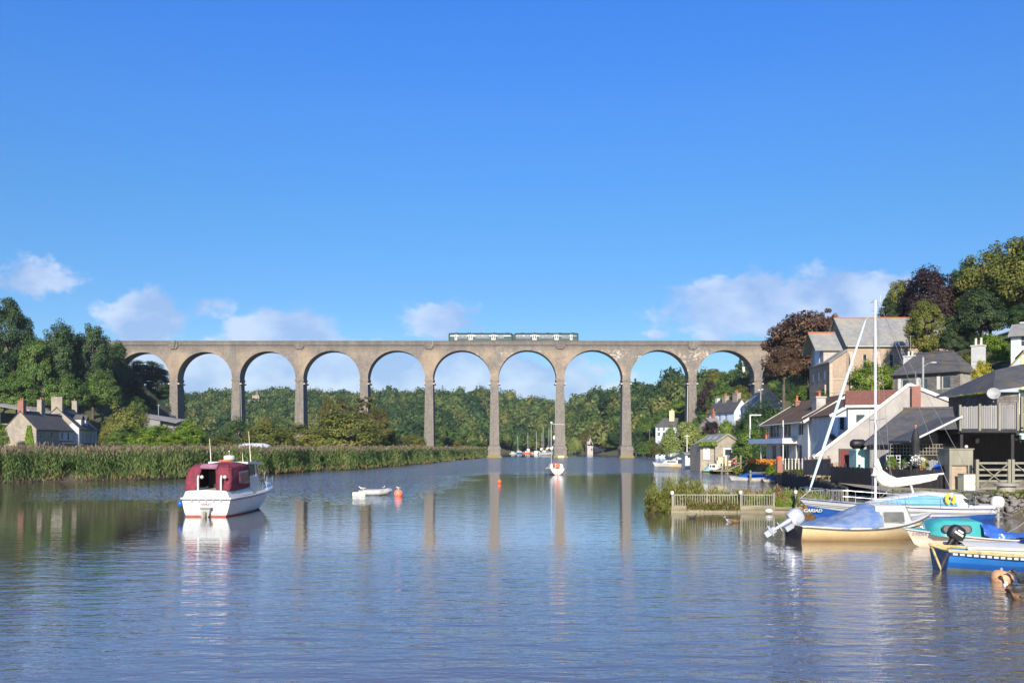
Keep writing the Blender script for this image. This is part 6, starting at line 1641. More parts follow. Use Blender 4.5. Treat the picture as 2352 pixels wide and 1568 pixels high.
mb = MB(); rings = [[(r_*math.cos(a)*(1+.1*math.sin(3*a)), r_*.6*math.sin(a), z+.06*math.sin(5*a)) for a in np.linspace(0,2*PI,17)[:-1]] for r_, z in ((.75,0),(.68,.5),(.5,1.0),(.2,1.35),(.02,1.4))]
mb.loft(rings); mb.build('sheet', K['bluetarp'], o, smooth=60)
o = thing('flower_basket', 'white flowers in a dark basket on the black fence', 'flowers', (X(2106,46.3), 46.3, .95+1.25))
mb = MB(); mb.lathe([(.1,0),(.2,.2),(.21,.22)], 10); mb.build('basket', K['bark'], o)
rs = np.random.default_rng(3); c = rs.normal(size=(160,3))*.13 + np.array([0,0,.33]); v, q = leaves(c, unit(rs.normal(size=(160,3))), np.full(160,.10), rs)
ob = bpy.data.objects.new('blooms', npmesh('blooms', v, q, mats=[K['white']])); COL.objects.link(ob); ob.parent = o
# jetty and ladder by the boathouse
o = thing('timber_jetty', 'weathered timber landing stage with tall posts beside the green boat', 'jetty', (X(1690,104), 104, 0))
for (x, y, h) in ((-1.0,0,Z(1046,104)),(.55,-.2,Z(1045,104)),(-.9,2.2,Z(1048,106)),(.6,2.3,Z(1048,106)),(3.0,0,Z(1047,103))):
    mb = MB(); mb.tube([(x,y,-1),(x,y,h)], .11, 7); mb.build('post', K['plank'], o)
mb = MB(); mb.box(-2.8, .7, -.3, 2.5, .35, .47); mb.build('deck', K['plank'], o)
mb = MB(); mb.bar((-1.0,-.12,.5),(.5,-.32,1.2),.07,.12); mb.bar((-1.0,-.15,1.35),(.6,-.35,1.35),.06,.12); mb.build('braces', K['plank'], o)
o = thing('life_ring', 'red and white life ring hung on the landing stage post', 'life ring', (X(1684,104), 103.6, Z(1058,104)))
mb = MB(); mb.torus((0,0,0), .26, .075, 20, 8); mb.build('ring', K['redpaint'], o, smooth=60)
for a in (0, PI/2, PI, 1.5*PI):
    mb = MB(); mb.torus((.26*math.cos(a),0,.26*math.sin(a)), .082, .012, 10, 6, 'z'); mb.ball((.26*math.cos(a),0,.26*math.sin(a)), .085, 8, 6); mb.build('band', K['white'], o, smooth=60)
o = thing('crate_stack', 'orange brown boxes piled on the bank behind the green boat', 'crates', (X(1668,108), 108, .9))
mb = MB(); mb.box(-1.2,.6,0,1,0,.7); mb.box(-1.0,.2,.1,.9,.703,1.1); mb.build('boxes', K['cream'], o)
o = thing('mooring_steps', 'small wooden landing steps with two posts in the water', 'steps', (X(1758,80), 80, 0))
for x in (-1.4, .9, 1.75): mb = MB(); mb.tube([(x,0,-1),(x,0,Z(1080 if x != 1.75 else 1090,80))], .09, 7); mb.build('post', K['plank'], o)
mb = MB(); mb.box(-1.5,3.3,-.2,.3,Z(1084,80)-.06,Z(1084,80)); mb.build('top_beam', K['plank'], o)
o = thing('mooring_steps', 'plank platform with white buoy lying beside the small steps', 'steps', (X(1815,78.5), 78.5, 0))
for x in (-.5,.5): mb = MB(); mb.tube([(x,0,-1),(x,0,Z(1084,78.5))], .07, 7); mb.build('post', K['plank'], o)
mb = MB(); mb.box(-.9,.9,-.3,.4,.12,.2); mb.build('plank', K['plank'], o)

# ---- quay wall of rubble under the gates
o = thing('quay_wall', 'rough rubble quay edge below the gates with weed and stones', 'wall', (18.2, 41.0, 0))
mb = MB(); n = 70; rows = 10; rr = random.Random(4); V0 = []
for j in range(rows+1):
    ring = []
    for i in range(n+1):
        u = i/n*13; zq = -.8 + (j/rows)*1.85; inset = (j/rows)**1.5*.9
        ring.append((u + rr.uniform(-.05,.05), -.10*u/13*8 + inset - .5 + rr.uniform(-.10,.10), zq + rr.uniform(-.06,.06)))
    V0.append(ring)
mb.loft(V0 + [[(q[0], q[1]+2.8, .98) for q in V0[-1]]], closed=False, cap=False)
mb.build('rubble', brick('quay_rubble', (.20,.165,.12), (.11,.095,.07), (.05,.045,.035), .35, .2, .03, .95, dirt=(.15,.14,.05), dscale=1.1, bmp=1.0, vary=.8), o, fix=False)
rs = np.random.default_rng(6); n = 420; u = rs.random(n)*12.5; z = rs.random(n)**.7*1.0
iv, iff = ico(1); V_, F_ = [], []
for i in range(n):
    s_ = .05 + .16*rs.random()**2; c = np.array([u[i], -.8*u[i]/13 + (.2+z[i]/1.05)**1.5*.9*.6 - .45, z[i]])
    V_.append(iv*(1+.25*rs.normal(size=(len(iv),1)))*np.array([s_*1.4,s_,s_*.8]) + c); F_.append(iff + len(iv)*i)
st = bpy.data.objects.new('loose_stones', npmesh('loose_stones', np.concatenate(V_), np.concatenate(F_), mats=[K['stonedark']])); COL.objects.link(st); st.parent = o; st['kind'] = 'stuff'
strip('quay_weed', 'green and brown weed growing along the top of the rubble quay', 'plants', (18.6,41.6), (30,40.6), 1.0, .85, .3, 2500, 'l_olive', 14, .10)
mb = MB(); mb.add([(18.6,41.6,1.03),(45,40.4,1.03),(45,58,1.03),(21.2,58,1.03),(19.3,48,1.03)], [(0,1,2,3,4)]); q = mb.build('quay_path', M('quay_gravel', (.34,.28,.20), (.22,.18,.13), 1.2, .95, .5, 20, dirt=(.14,.13,.06), dscale=.5), fix=False); tag(q, kind='structure')

# ---- floating garden with picket fences
t = thing('floating_garden', 'long low timber edged planting raft with rough plants', 'planting raft', (X(1541,42), 42, 0), 0)
L = X(1845,42)-X(1541,42)
for k, (za, zb, oy) in enumerate(((-.3,.14,0),(.15,.30,.12))):
    mb = MB(); seg_ = 4
    for j in range(seg_): mb.box(j*L/seg_+.01, (j+1)*L/seg_-.01, oy+.02*(j%2), oy+.2, za, zb-.02*(j%2))
    mb.build('sleeper_edge', K['plank'], t)
mb = MB(); mb.box(.02, L+1.5, .33, 3.3, -.3, .22); mb.build('soil_bed', K['bark'], t)
def plants(par, name, x0, x1, y0, y1, z0, h, n, mat, seed, size=.06, tall=None):
    rs = np.random.default_rng(seed); c = np.stack([rs.uniform(x0,x1,n), rs.uniform(y0,y1,n), np.zeros(n)], 1)
    hh = np.array([h*(.6+1.0*mnoise.noise(Vector((p[0]*1.7+seed,p[1]*1.7,seed)))) for p in c]); c[:,2] = z0 + np.clip(hh,.08,9)*rs.random(n)**.7
    up = unit(np.stack([rs.normal(size=n)*.55, rs.normal(size=n)*.55, np.ones(n)], 1)); side = unit(np.cross(up, rs.normal(size=(n,3))))
    ln = size*(1.2+1.8*rs.random(n)); wd = size*.22*(.5+rs.random(n))
    v = np.stack([c-up*ln[:,None]*.5, c+side*wd[:,None], c+up*ln[:,None]*.6, c-side*wd[:,None]], 1).reshape(-1,3)
    o = bpy.data.objects.new(name, npmesh(name, v, np.arange(4*n).reshape(-1,4), np.clip(.5+.3*rs.normal(size=n),0,1), mats=[K[mat]])); COL.objects.link(o); o.parent = par; o['kind'] = 'stuff'
    return o
plants(t, 'grasses', .1, L+1.6, .35, 3.2, .2, .75, 26000, 'l_willow', 3, .09); plants(t, 'green_plants', 2.5, L-.3, .3, 1.6, .2, .6, 10000, 'l_bright', 4, .08); plants(t, 'tan_grass', 0, L+1.2, .3, 3.2, .2, .9, 9000, 'drystem', 16, .09)
plants(t, 'dry_plants', .8, 3.4, -.05, .4, .12, .55, 2600, 'l_rust', 5, .08); plants(t, 'pink_flowers', .6, 3.2, .0, .5, .2, .5, 260, 'flowerpink', 15, .05); plants(t, 'pale_plants', -.9, 2.2, .2, 2.8, .0, 1.5, 11000, 'l_olive', 6, .09); plants(t, 'white_flowers', -.9, 2.5, .0, 2.0, .3, 1.5, 160, 'plume', 25, .05)
plants(t, 'red_plants', L+.15, L+.75, .1, .5, .2, .2, 200, 'redleaf' if 'redleaf' in K else 'flower', 7, .05)
for k in range(7):
    x = 3.15 + .2*k + .05*math.sin(k*5); hgt = .75 + .28*math.sin(k*1.9)**2
    mb = MB(); mb.tube([(x,1.4,.2),(x+.03,1.4,.3+hgt*.5),(x+.02*(k-3),1.4,.2+hgt)], .008, 5)
    for a in range(7): mb.tube([(x+.02*(k-3),1.4,.2+hgt), (x+.02*(k-3)+.11*math.cos(a*.9), 1.4+.11*math.sin(a*.9), .27+hgt)], .004, 4); mb.ball((x+.02*(k-3)+.11*math.cos(a*.9), 1.4+.11*math.sin(a*.9), .27+hgt), .03, 6, 4)
    mb.build('seed_head', K['oak'], t)
B('loose rounded shrub with pale flowers at the left end of the planting raft', 1526, 1128, 1180, 50, 42.6, 'l_olive', 1, None)
B('small orange tinged plant at the left tip of the raft', 1502, 1146, 1180, 24, 42.2, 'l_rust', 4, None)
def picket(label, x0, x1, Y, zb, zt, n, posts, grp='picket fences on the planting raft'):
    o = thing('picket_fence', label, 'fence', (x0, Y, zb), group=grp)
    w = x1-x0; h = zt-zb
    for u in posts:
        mb = MB(); mb.box(u*w-.045, u*w+.045, -.045, .045, -.15, h+.05); mb.build('post', K['oak'], o)
    for z in (.10, h-.04): mb = MB(); mb.box(.05, w-.05, -.018, .018, z-.028, z+.028); mb.build('rail', K['oak'], o)
    rr = random.Random(int(x0*10))
    for k in range(n):
        x = .1 + (w-.2)*k/(n-1) + rr.uniform(-.01,.01); mb = MB(); mb.bar((x,-.032,.05), (x+rr.uniform(-.02,.02),-.032,h-.07), .036, .02, (0,1,0)); mb.build('picket', K['oak'], o)
picket('grey picket fence with square posts along the front of the raft', X(1546,42.2), X(1777,42.2), 42.2, Z(1166,42.2), Z(1134,42.2), 40, (0,.335,.67,1))
picket('paler picket fence at the back of the planting raft', X(1640,45), X(1752,45), 45.0, Z(1158,45), Z(1131,45), 20, (0,.45,1))
picket('short picket fence right of the raft behind the yacht bow', X(1852,45.5), X(1946,45.5), 45.5, Z(1158,45.5), Z(1124,45.5), 20, (0,.5,1))
for (dx, dy, Y, lb) in ((1543,1136,42.1,'white post lamp at the left end of the picket fence'),(1700,1135,42.0,'white round lamp on the middle of the picket fence'),(1826,1134,42,'white capped post beside the yacht bow')):
    o = thing('post_lamp', lb, 'lamp', (X(dx,Y), Y-.1, Z(1166,Y)))
    mb = MB(); h = Z(dy,Y)-Z(1166,Y); mb.box(-.03,.03,-.03,.03,-.1,h); mb.build('post', K['oak'], o); mb = MB(); mb.lathe([(.05,0),(.09,.03),(.09,.16),(.05,.2)], 10, (0,0,h)); mb.build('globe', K['white'], o, smooth=60)
# ------------------------------------------------------------ boats
def interp(t, xs, ys): return float(np.interp(t, xs, ys))
def smoothi(t, xs, ys):
    """monotone-ish smooth interpolation"""
    i = max(0, min(len(xs)-2, int(np.searchsorted(xs, t)-1))); u = (t-xs[i])/(xs[i+1]-xs[i]); 
    m = lambda k: (ys[min(k+1,len(ys)-1)]-ys[max(k-1,0)])/(xs[min(k+1,len(xs)-1)]-xs[max(k-1,0)])
    h = xs[i+1]-xs[i]
    return (2*u**3-3*u**2+1)*ys[i]+(u**3-2*u**2+u)*h*m(i)+(-2*u**3+3*u**2)*ys[i+1]+(u**3-u**2)*h*m(i+1)
def hull(par, L, bt, bv, st, sv, kt, kv, mats, rows=8, rowmat=None, n=26, exp0=.32, exp1=.85, rake=.0, sternrake=.0, name='hull', clinker=0, coam=None):
    """x 0..L stern to bow, z 0 is the waterline; beam, sheer and keel curves over t"""
    mb = MB(); secs = []
    for i in range(n+1):
        t = i/n; hb = max(.004, smoothi(t, bt, bv)); zs = smoothi(t, st, sv); zk = smoothi(t, kt, kv)
        e = exp0 + (exp1-exp0)*t**2.2; sec = []
        for j in range(rows+1):
            s = j/rows; z = zk + (zs-zk)*s; y = hb * s**e
            if clinker and j > 1: y += .012*(j % 2)
            x = t*L + rake*(s-1)*t**6*L*.0 + (s-1)*rake*t**4 + sternrake*(1-s)*(1-t)**8
            sec.append((x, y, z))
        secs.append(sec)
    m = rows+1; V_ = []
    for sgn in (1, -1):
        b0 = len(mb.v)
        for sec in secs: mb.v += [(p[0], p[1]*sgn, p[2]) for p in sec]
        for i in range(n):
            for j in range(rows):
                a = b0 + i*m + j; f = (a, a+m, a+m+1, a+1)
                mb.f.append(f if sgn < 0 else f[::-1]); mb.m.append(rowmat(j/rows) if rowmat else 0)
    # transom
    for j in range(rows):
        a = j; b_ = (n+1)*m + j
        mb.f.append((a, a+1, b_+1, b_)); mb.m.append(rowmat(j/rows) if rowmat else 0)
    me_ = mb.build(name, mats, par, smooth=38, fix=True)
    edge = [s[-1] for s in secs]
    return me_, edge
def deck_sheet(par, edge, mat, inset=.0, drop=.03, t0=0, t1=1, name='deck', crown=.03):
    mb = MB(); n = len(edge); rows = []
    for i, p in enumerate(edge):
        t = i/(n-1)
        if t < t0 - 1e-6 or t > t1 + 1e-6: continue
        y = max(.002, p[1]-inset); rows.append([(p[0], -y, p[2]-drop), (p[0], -y*.5, p[2]-drop+crown*.8), (p[0], 0, p[2]-drop+crown), (p[0], y*.5, p[2]-drop+crown*.8), (p[0], y, p[2]-drop)])
    mb.loft(rows, closed=False, cap=False); return mb.build(name, mat, par, smooth=40, fix=False)
def gunwale(par, edge, mat, r=.035, name='gunwale', dz=0., out=0., t0=0, t1=1, stern=True):
    mb = MB(); n = len(edge); k0, k1 = int(t0*(n-1)), int(t1*(n-1))
    A = [(p[0], p[1]+out, p[2]+dz) for p in edge[k0:k1+1]]; B_ = [(p[0], -p[1]-out, p[2]+dz) for p in edge[k0:k1+1]]
    path = B_[::-1] + A if (stern and t0 == 0) else None
    if path: mb.tube(path[::1], r, 6)
    else: mb.tube(A, r, 6); mb.tube(B_, r, 6)
    return mb.build(name, mat, par, smooth=50)
def cabin(par, secs, mat, name='cabin', smooth=40):
    """secs: (x, half width bottom, z bottom, half width top, z top)"""
    mb = MB(); rings = []
    for (x, wb, zb, wt_, zt) in secs:
        rings.append([(x, -wb, zb), (x, -wb*.5-wt_*.5, zb+(zt-.04-zb)*.5), (x, -wt_, zt-.04), (x, -wt_*.86, zt), (x, 0, zt+.035), (x, wt_*.86, zt), (x, wt_, zt-.04), (x, wb*.5+wt_*.5, zb+(zt-.04-zb)*.5), (x, wb, zb)])
    mb.loft(rings); return mb.build(name, mat, par, smooth=smooth)
def plate(par, name, mat, pts, th=.01, child=None):
    """thin slab from an ordered outline, pushed out along its normal"""
    P_ = [Vector(p) for p in pts]; c = sum(P_, Vector())/len(P_); nr = Vector()
    for i in range(len(P_)): nr += (P_[i]-c).cross(P_[(i+1) % len(P_)]-c)
    nr.normalize(); mb = MB(); n = len(P_)
    mb.add([p for p in P_] + [p+nr*th for p in P_], [tuple(range(n-1,-1,-1)), tuple(range(n, 2*n))] + [(i, (i+1) % n, (i+1) % n+n, i+n) for i in range(n)])
    return mb.build(name, mat, par)
def rounded(x0, x1, z0, z1, r, y, n=4, sh=0.):
    pts = []
    for (cx, cz, a0) in ((x1-r, z0+r, -90), (x1-r, z1-r, 0), (x0+r, z1-r, 90), (x0+r, z0+r, 180)):
        for k in range(n+1):
            a = R(a0 + 90*k/n); px_ = cx + r*math.cos(a); pz_ = cz + r*math.sin(a)
            yy = y(px_, pz_) if callable(y) else y
            pts.append((px_ + sh*(pz_-z0), yy, pz_))
    return pts
def outboard(par, pos, rz, tilt, mats, s=1.0, name='outboard_motor', accent=None):
    """leg down at tilt 0; pos is the clamp on the transom; x of the motor points aft (-x of the boat)"""
    g_ = bpy.data.objects.new(name, None); COL.objects.link(g_); g_.parent = par; g_.location = pos
    g_.rotation_euler = (0, R(tilt), rz); g_.scale = (s, s, s)
    cow, leg = mats
    mb = MB(); rings = []
    for (z, x0, x1, w) in ((.02,-.33,.16,.13),(.10,-.38,.18,.165),(.28,-.40,.18,.17),(.40,-.37,.15,.16),(.48,-.30,.08,.12),(.51,-.22,.0,.06)):
        c = (x0+x1)/2; h = (x1-x0)/2
        rings.append([(c + h*math.copysign(abs(math.cos(a))**.6, math.cos(a)), w*math.copysign(abs(math.sin(a))**.6, math.sin(a)), z) for a in np.linspace(0, 2*PI, 17)[:-1]])
    mb.loft(rings); cw = mb.build('cowling', cow, g_, smooth=50)
    if accent:
        mb = MB(); mb.box(-.28, .05, -.176, -.1705, .2, .27); mb.box(-.2,.0,-.177,-.1715,.3,.36); mb.build('stripe', accent, cw)
    mb = MB(); mb.tube([(-.12,0,.03),(-.13,0,-.35),(-.14,0,-.62)], [.10,.07,.06], 8)
    mb.box(-.30,.02,-.09,.09,-.42,-.39); mb.box(-.24,-.04,-.02,.02,-.95,-.55)
    mb.tube([(-.30,0,-.72),(-.15,0,-.72),(.03,0,-.72)], [.055,.065,.02], 8); mb.build('drive_leg', leg, g_, smooth=50)
    mb = MB(); mb.box(-.02,.14,-.10,.10,-.28,.02); mb.box(.10,.16,-.06,-.03,-.2,.08); mb.box(.10,.16,.03,.06,-.2,.08); mb.build('clamp_bracket', leg, g_)
    mb = MB()
    for k in range(3):
        a = 2*PI*k/3; mb.add([(-.31,0,-.72),(-.33,.05*math.cos(a)-.07*math.sin(a),-.72+.05*math.sin(a)+.07*math.cos(a)),(-.34,.13*math.cos(a),-.72+.13*math.sin(a)),(-.32,.05*math.cos(a)+.07*math.sin(a),-.72+.05*math.sin(a)-.07*math.cos(a))], [(0,1,2,3)])
    mb.tube([(-.29,0,-.72),(-.37,0,-.72)], [.035,.02], 8); mb.build('propeller', leg, g_)
    return g_
def stanchions(par, pts, h, mat, rails=(1.0, .5), name='guard_rail', r=.012):
    mb = MB()
    for p in pts: mb.tube([p, (p[0], p[1], p[2]+h)], r, 6)
    for f in rails: mb.tube([(p[0], p[1], p[2]+h*f) for p in pts], r*.7, 5)
    return mb.build(name, mat, par, smooth=50)

# --- cabin cruiser at the left, stern toward us
hx, hy = X(473, 39.6), 39.6
t = thing('cabin_cruiser', 'white cabin cruiser with maroon canvas cockpit canopy, moored off the reeds', 'boat', (hx, hy, 0), R(90-3.6))
L = 7.9; BW = 1.34
t.scale = (.96,.96,.96)
_, edge = hull(t, L, [0,.15,.5,.75,.9,1], [1.22,BW,BW,1.12,.66,.02], [0,.3,.7,1], [.93,.97,1.12,1.42], [0,.5,.85,1], [-.3,-.35,-.2,.25], [K['antifoul'], K['gel']],
     rows=10, rowmat=lambda s: 0 if s < .30 else 1, exp0=.16, exp1=.75, rake=.9)
gunwale(t, edge, K['gel'], .06, 'rubbing_strake', dz=-.05, out=.02)
gunwale(t, edge, K['navy'], .018, 'blue_line', dz=-.13, out=.03)
deck_sheet(t, edge, K['gel'], .02, .0, .40, 1.0, 'foredeck')
# raised white coaming round the cockpit, flat aft deck
cabin(t, [(.02,1.16,.90,1.02,1.26),(.5,1.20,.93,1.04,1.27),(3.1,1.22,.98,1.04,1.30)], K['gel'], 'coaming', 30)
# main cabin and wheelhouse
cabin(t, [(3.0,1.14,.98,1.00,1.95),(4.3,1.14,1.02,.98,1.98),(5.0,1.06,1.08,.82,1.72),(5.9,.86,1.15,.62,1.58),(6.3,.66,1.2,.4,1.35)], K['gel'], 'cabin')
cabin(t, [(2.9,1.02,1.9,.95,2.52),(4.35,1.0,1.9,.88,2.50),(4.9,.92,1.75,.80,1.95)], K['glass'], 'windscreen', 40)
mb = MB(); mb.prism([(2.7,2.50),(4.75,2.46),(4.8,2.52),(4.4,2.60),(2.7,2.62)], -1.04, 1.04); mb.build('wheelhouse_roof', K['gel'], t)
mb = MB()
for sy in (-1, 1):
    for x in (2.95, 3.9): mb.bar((x, sy*1.03, 1.85), (x+.02, sy*.97, 2.5), .05, .05)
    mb.bar((4.86, sy*.86, 1.78), (4.38, sy*.88, 2.5), .05, .05)
mb.build('window_posts', K['gel'], t)
for sy in (-1, 1):
    for (xa_, xb_) in ((4.45,5.0),(5.08,5.75)):
        yf = lambda x, z: sy*(1.145 - max(0, x-4.3)*.17 - (z-1.05)*.18)
        mb = MB(); plate(t, 'side_window', K['steel'], rounded(xa_, xb_, 1.32, 1.66, .08, lambda x, z: yf(x, z)+sy*.004) if sy < 0 else rounded(xa_, xb_, 1.32, 1.66, .08, lambda x, z: yf(x, z)+sy*.004)[::-1], .012)
        plate(t, 'side_panel', K['lglass'], rounded(xa_+.05, xb_-.05, 1.36, 1.62, .06, lambda x, z: yf(x, z)+sy*.02) if sy < 0 else rounded(xa_+.05, xb_-.05, 1.36, 1.62, .06, lambda x, z: yf(x, z)+sy*.02)[::-1], .008)
# canvas canopy: side panels, roof flap rolled open at the back
def sheet(par, name, grid, mat, wob=.02, seed=1, n=3, th=.012, smooth=60):
    """grid of points refined and creased a little like cloth, given thickness"""
    rs = random.Random(seed); G = np.array(grid, float); r_, c_, _ = G.shape
    ui = np.linspace(0, r_-1, (r_-1)*n+1); vi = np.linspace(0, c_-1, (c_-1)*n+1); out = []
    for u in ui:
        row = []
        for v in vi:
            i, j = min(int(u), r_-2), min(int(v), c_-2); a, b_ = u-i, v-j
            p = (G[i,j]*(1-a)*(1-b_) + G[i+1,j]*a*(1-b_) + G[i,j+1]*(1-a)*b_ + G[i+1,j+1]*a*b_)
            q = Vector(p); d = mnoise.noise(Vector((q.x*2.3+seed, q.y*2.3, q.z*2.3)))*wob + mnoise.noise(q*6.1 + Vector((seed,0,0)))*wob*.5
            row.append((p[0]+d*.5, p[1]+d*.8, p[2]+d))
        out.append(row)
    mb = MB(); mb.loft(out, closed=False, cap=False); o = mb.build(name, mat, par, smooth=smooth, fix=False)
    sm = o.modifiers.new('thickness', 'SOLIDIFY'); sm.thickness = th; sm.offset = 0
    return o
zc0 = 1.27
can = sheet(t, 'canopy', [[(.12,-1.12,zc0),(.18,-.42,zc0)],[(.30,-1.10,1.9),(.30,-.36,1.9)],[(.45,-.98,2.35),(.42,-.30,2.44)],[(.75,-.90,2.50),(.75,-.30,2.56)]], K['maroon'], .03, 3, 5, smooth=32)
sheet(can, 'canopy_side', [[(.12,.55,zc0),(.10,1.12,zc0)],[(.30,.46,1.9),(.30,1.10,1.9)],[(.42,.36,2.44),(.45,.98,2.35)],[(.75,.30,2.56),(.75,.90,2.50)]], K['maroon'], .04, 4, 5, smooth=32)
sheet(can, 'canopy_top', [[(.42,-1.0,2.36),(.42,-.3,2.46),(.42,.4,2.46),(.42,1.0,2.36)],[(2.8,-1.02,2.50),(2.8,-.35,2.61),(2.8,.35,2.61),(2.8,1.02,2.50)]], K['maroon'], .03, 5, 4, smooth=32)
for sy in (-1, 1):
    sheet(can, 'canopy_side', [[(.12,sy*1.13,zc0),(1.3,sy*1.12,zc0),(2.95,sy*1.08,1.35)],[(.30,sy*1.11,1.9),(1.3,sy*1.10,1.95),(2.95,sy*1.04,1.95)],[(.44,sy*1.0,2.36),(1.4,sy*1.02,2.46),(2.95,sy*1.0,2.5)]], K['maroon'], .045, 6+sy, 5, smooth=32)
sheet(can, 'rolled_flap', [[(.36,-.42,2.30),(.36,.42,2.30)],[(.30,-.44,2.42),(.30,.44,2.42)],[(.5,-.42,2.54),(.5,.42,2.54)]], M('faded_maroon_canvas', (.33,.16,.22), (.25,.11,.16), 3, .7), .03, 9, 4)
sheet(can, 'canopy_window', [[(1.35,-1.145,1.55),(2.75,-1.13,1.55)],[(1.35,-1.10,2.15),(2.75,-1.06,2.2)]], M('smoky_plastic', (.10,.035,.045), (.16,.07,.08), 3, .2), .02, 5, 5)
mb = MB(); mb.box(2.75, 2.8, -.95, .95, 1.3, 2.45); mb.build('cabin_bulkhead', K['tar'], t)
mb = MB(); mb.box(1.9, 2.5, .2, .7, 1.27, 1.9); mb.box(1.85,2.0,.2,.7,1.9,2.2); mb.build('helm_seat', K['black'], t)
# roof gear
mb = MB(); mb.lathe([(.10,0),(.10,.06),(.26,.08),(.29,.14),(.29,.26),(.24,.31),(.05,.33)], 18, (3.4, .22, 2.62)); ra = mb.build('radar_dome', K['gel'], t, smooth=40)
mb = MB(); mb.tube([(3.4,.22,2.95),(3.4,.22,3.15)], .02, 6); mb.ball((3.4,.22,3.15), .04); mb.build('light', K['steel'], ra)
mb = MB(); mb.torus((3.0,.25,2.66), .30, .06, 18, 6, 'z'); mb.build('life_ring', K['orange'], t, smooth=60)
for (x, y, h, lean) in ((1.6,.42,1.35,.10),(4.0,-.72,1.75,.14),(4.2,-.22,.6,.06)):
    mb = MB(); mb.tube([(x,y,2.45),(x+.02,y+lean*.5,2.45+h*.5),(x+.04,y+lean,2.45+h)], [.028,.02,.012], 6); mb.lathe([(.05,0),(.05,.12),(.03,.14)], 8, (x,y,2.44)); mb.build('aerial', K['pale_pot'], t, smooth=50)
# stern: rod holders, vents, outdrive
for y in (-.72, .42):
    mb = MB(); mb.tube([(.06,y,1.25),(.02,y-.02,1.85),(.0,y-.06,2.0)], .055, 8); mb.build('rod_holder', K['gel'], t, smooth=50)
    mb = MB(); mb.ball((.0,y-.22,1.92), .09, 10, 8); mb.build('stern_light', K['gel'], t, smooth=60)
for y in (-.72,-.36,0,.36,.72):
    mb = MB(); mb.lathe([(.055,-.02),(.055,.02)], 12, (0,0,0)); v_ = mb.build('vent', K['grey'], t); v_.rotation_euler = (0, R(90), 0); v_.location = (-.025, y-.02, .76); v_.scale = (1.2,1,1)
mb = MB(); mb.prismx([(-.30,.42),(.20,.42),(.16,.05),(-.02,-.15),(-.22,.05)], -.22, -.03); mb.box(-.32,-.03,-.36,.26,.43,.46); od = mb.build('outdrive', K['grey'], t)
mb = MB(); mb.tube([(-.30,-.05,.25),(-.42,-.08,-.1)], [.09,.06], 8); mb.build('drive_leg', K['plank'], od)
text_mesh('ASHLEY', .15, 'boat_name', K['antifoul'], t, (-.035, -.02, .60), (R(90), 0, R(-90)), .004)
mb = MB(); mb.ball((.0,1.28,.62), .13, 10, 8, (1,1,1.3)); mb.build('fender', K['bluehull'], t, smooth=60)
pts_ = [(4.2+q*.65, -(1.29-.07*q**1.7*.55), 1.12+.05*q) for q in range(6)]
for sg in (-1, 1): stanchions(t, [(p[0], p[1]*sg*-1*-1 if sg>0 else -p[1], p[2]) for p in pts_], .38, K['steel'], (1.0,), 'guard_rail', .014)
mb = MB(); mb.tube([(6.6,-.72,1.30),(7.2,-.45,1.8),(7.75,-.12,1.95),(7.8,.12,1.95),(7.2,.45,1.8),(6.6,.72,1.30)], .016, 6)
for p in ((7.2,-.45,1.8),(7.75,-.1,1.95),(7.2,.45,1.8)): mb.tube([p,(p[0]-.05,p[1],1.32)], .014, 6)
mb.build('pulpit', K['steel'], t, smooth=50)

# --- inflatable dinghy and gulls, buoys
t = thing('inflatable_dinghy', 'grey inflatable dinghy with wooden transom floating empty', 'dinghy', (X(825,58), 57.9, 0), R(6))
mb = MB(); pts = [(-.02,-.42,.17),(.35,-.45,.17),(1.3,-.45,.18),(1.8,-.33,.24),(2.05,0,.30),(1.8,.33,.24),(1.3,.45,.18),(.35,.45,.17),(-.02,.42,.17)]
mb.tube(pts, [.08]+[.19]*7+[.08], 12); mb.build('tubes', K['rubber'], t, smooth=60)
mb = MB(); mb.box(.30,.35,-.30,.30,-.05,.42); mb.box(-.02,.30,.12,.16,.1,.3); mb.build('transom', K['cream'], t)
mb = MB(); mb.box(.8,1.05,-.3,.3,.22,.25); mb.build('seat', K['oak'], t)
mb = MB(); mb.box(.3,1.7,-.3,.3,-.02,.03); mb.build('floor', K['rubber'], t)
mb = MB(); mb.box(-.38,.46,-.66,-.60,-.1,.22); mb.build('side_board', K['pale_pot'], t)
def gull(label, loc, rz, s=1.0):
    o = thing('gull', label, 'bird', loc, rz, 'gulls resting on the moorings')
    mb = MB(); rings = []
    for (x, z, w, h) in ((-.24,.13,.01,.008),(-.14,.12,.045,.03),(0,.11,.07,.06),(.1,.12,.06,.055),(.15,.16,.035,.035),(.19,.21,.035,.035),(.22,.22,.02,.02),(.235,.215,.004,.004)):
        rings.append([(x, w*math.cos(a), z+h*math.sin(a)) for a in np.linspace(0,2*PI,11)[:-1]])
    mb.loft(rings); mb.build('body', K['featherwhite'], o, smooth=60)
    mb = MB(); mb.prismx([(-.075,.10),(-.07,.16),(.07,.16),(.075,.10)], -.22, .06); mb.build('wings', K['grey'], o)
    mb = MB(); mb.tube([(.23,0,.215),(.275,0,.205)], [.01,.003], 6); mb.tube([(.02,.02,.06),(.02,.02,0)], .006, 5); mb.tube([(.02,-.02,.06),(.02,-.02,0)], .006, 5); mb.build('bill_and_legs', K['bill'], o)
    o.scale = (s,s,s)
gull('white gull standing on the stern of the inflatable dinghy', (X(834,57.9), 57.6, .36), R(200))
gull('small gull on the bow of the inflatable dinghy', (X(882,58), 58.0, .42), R(80), .8)
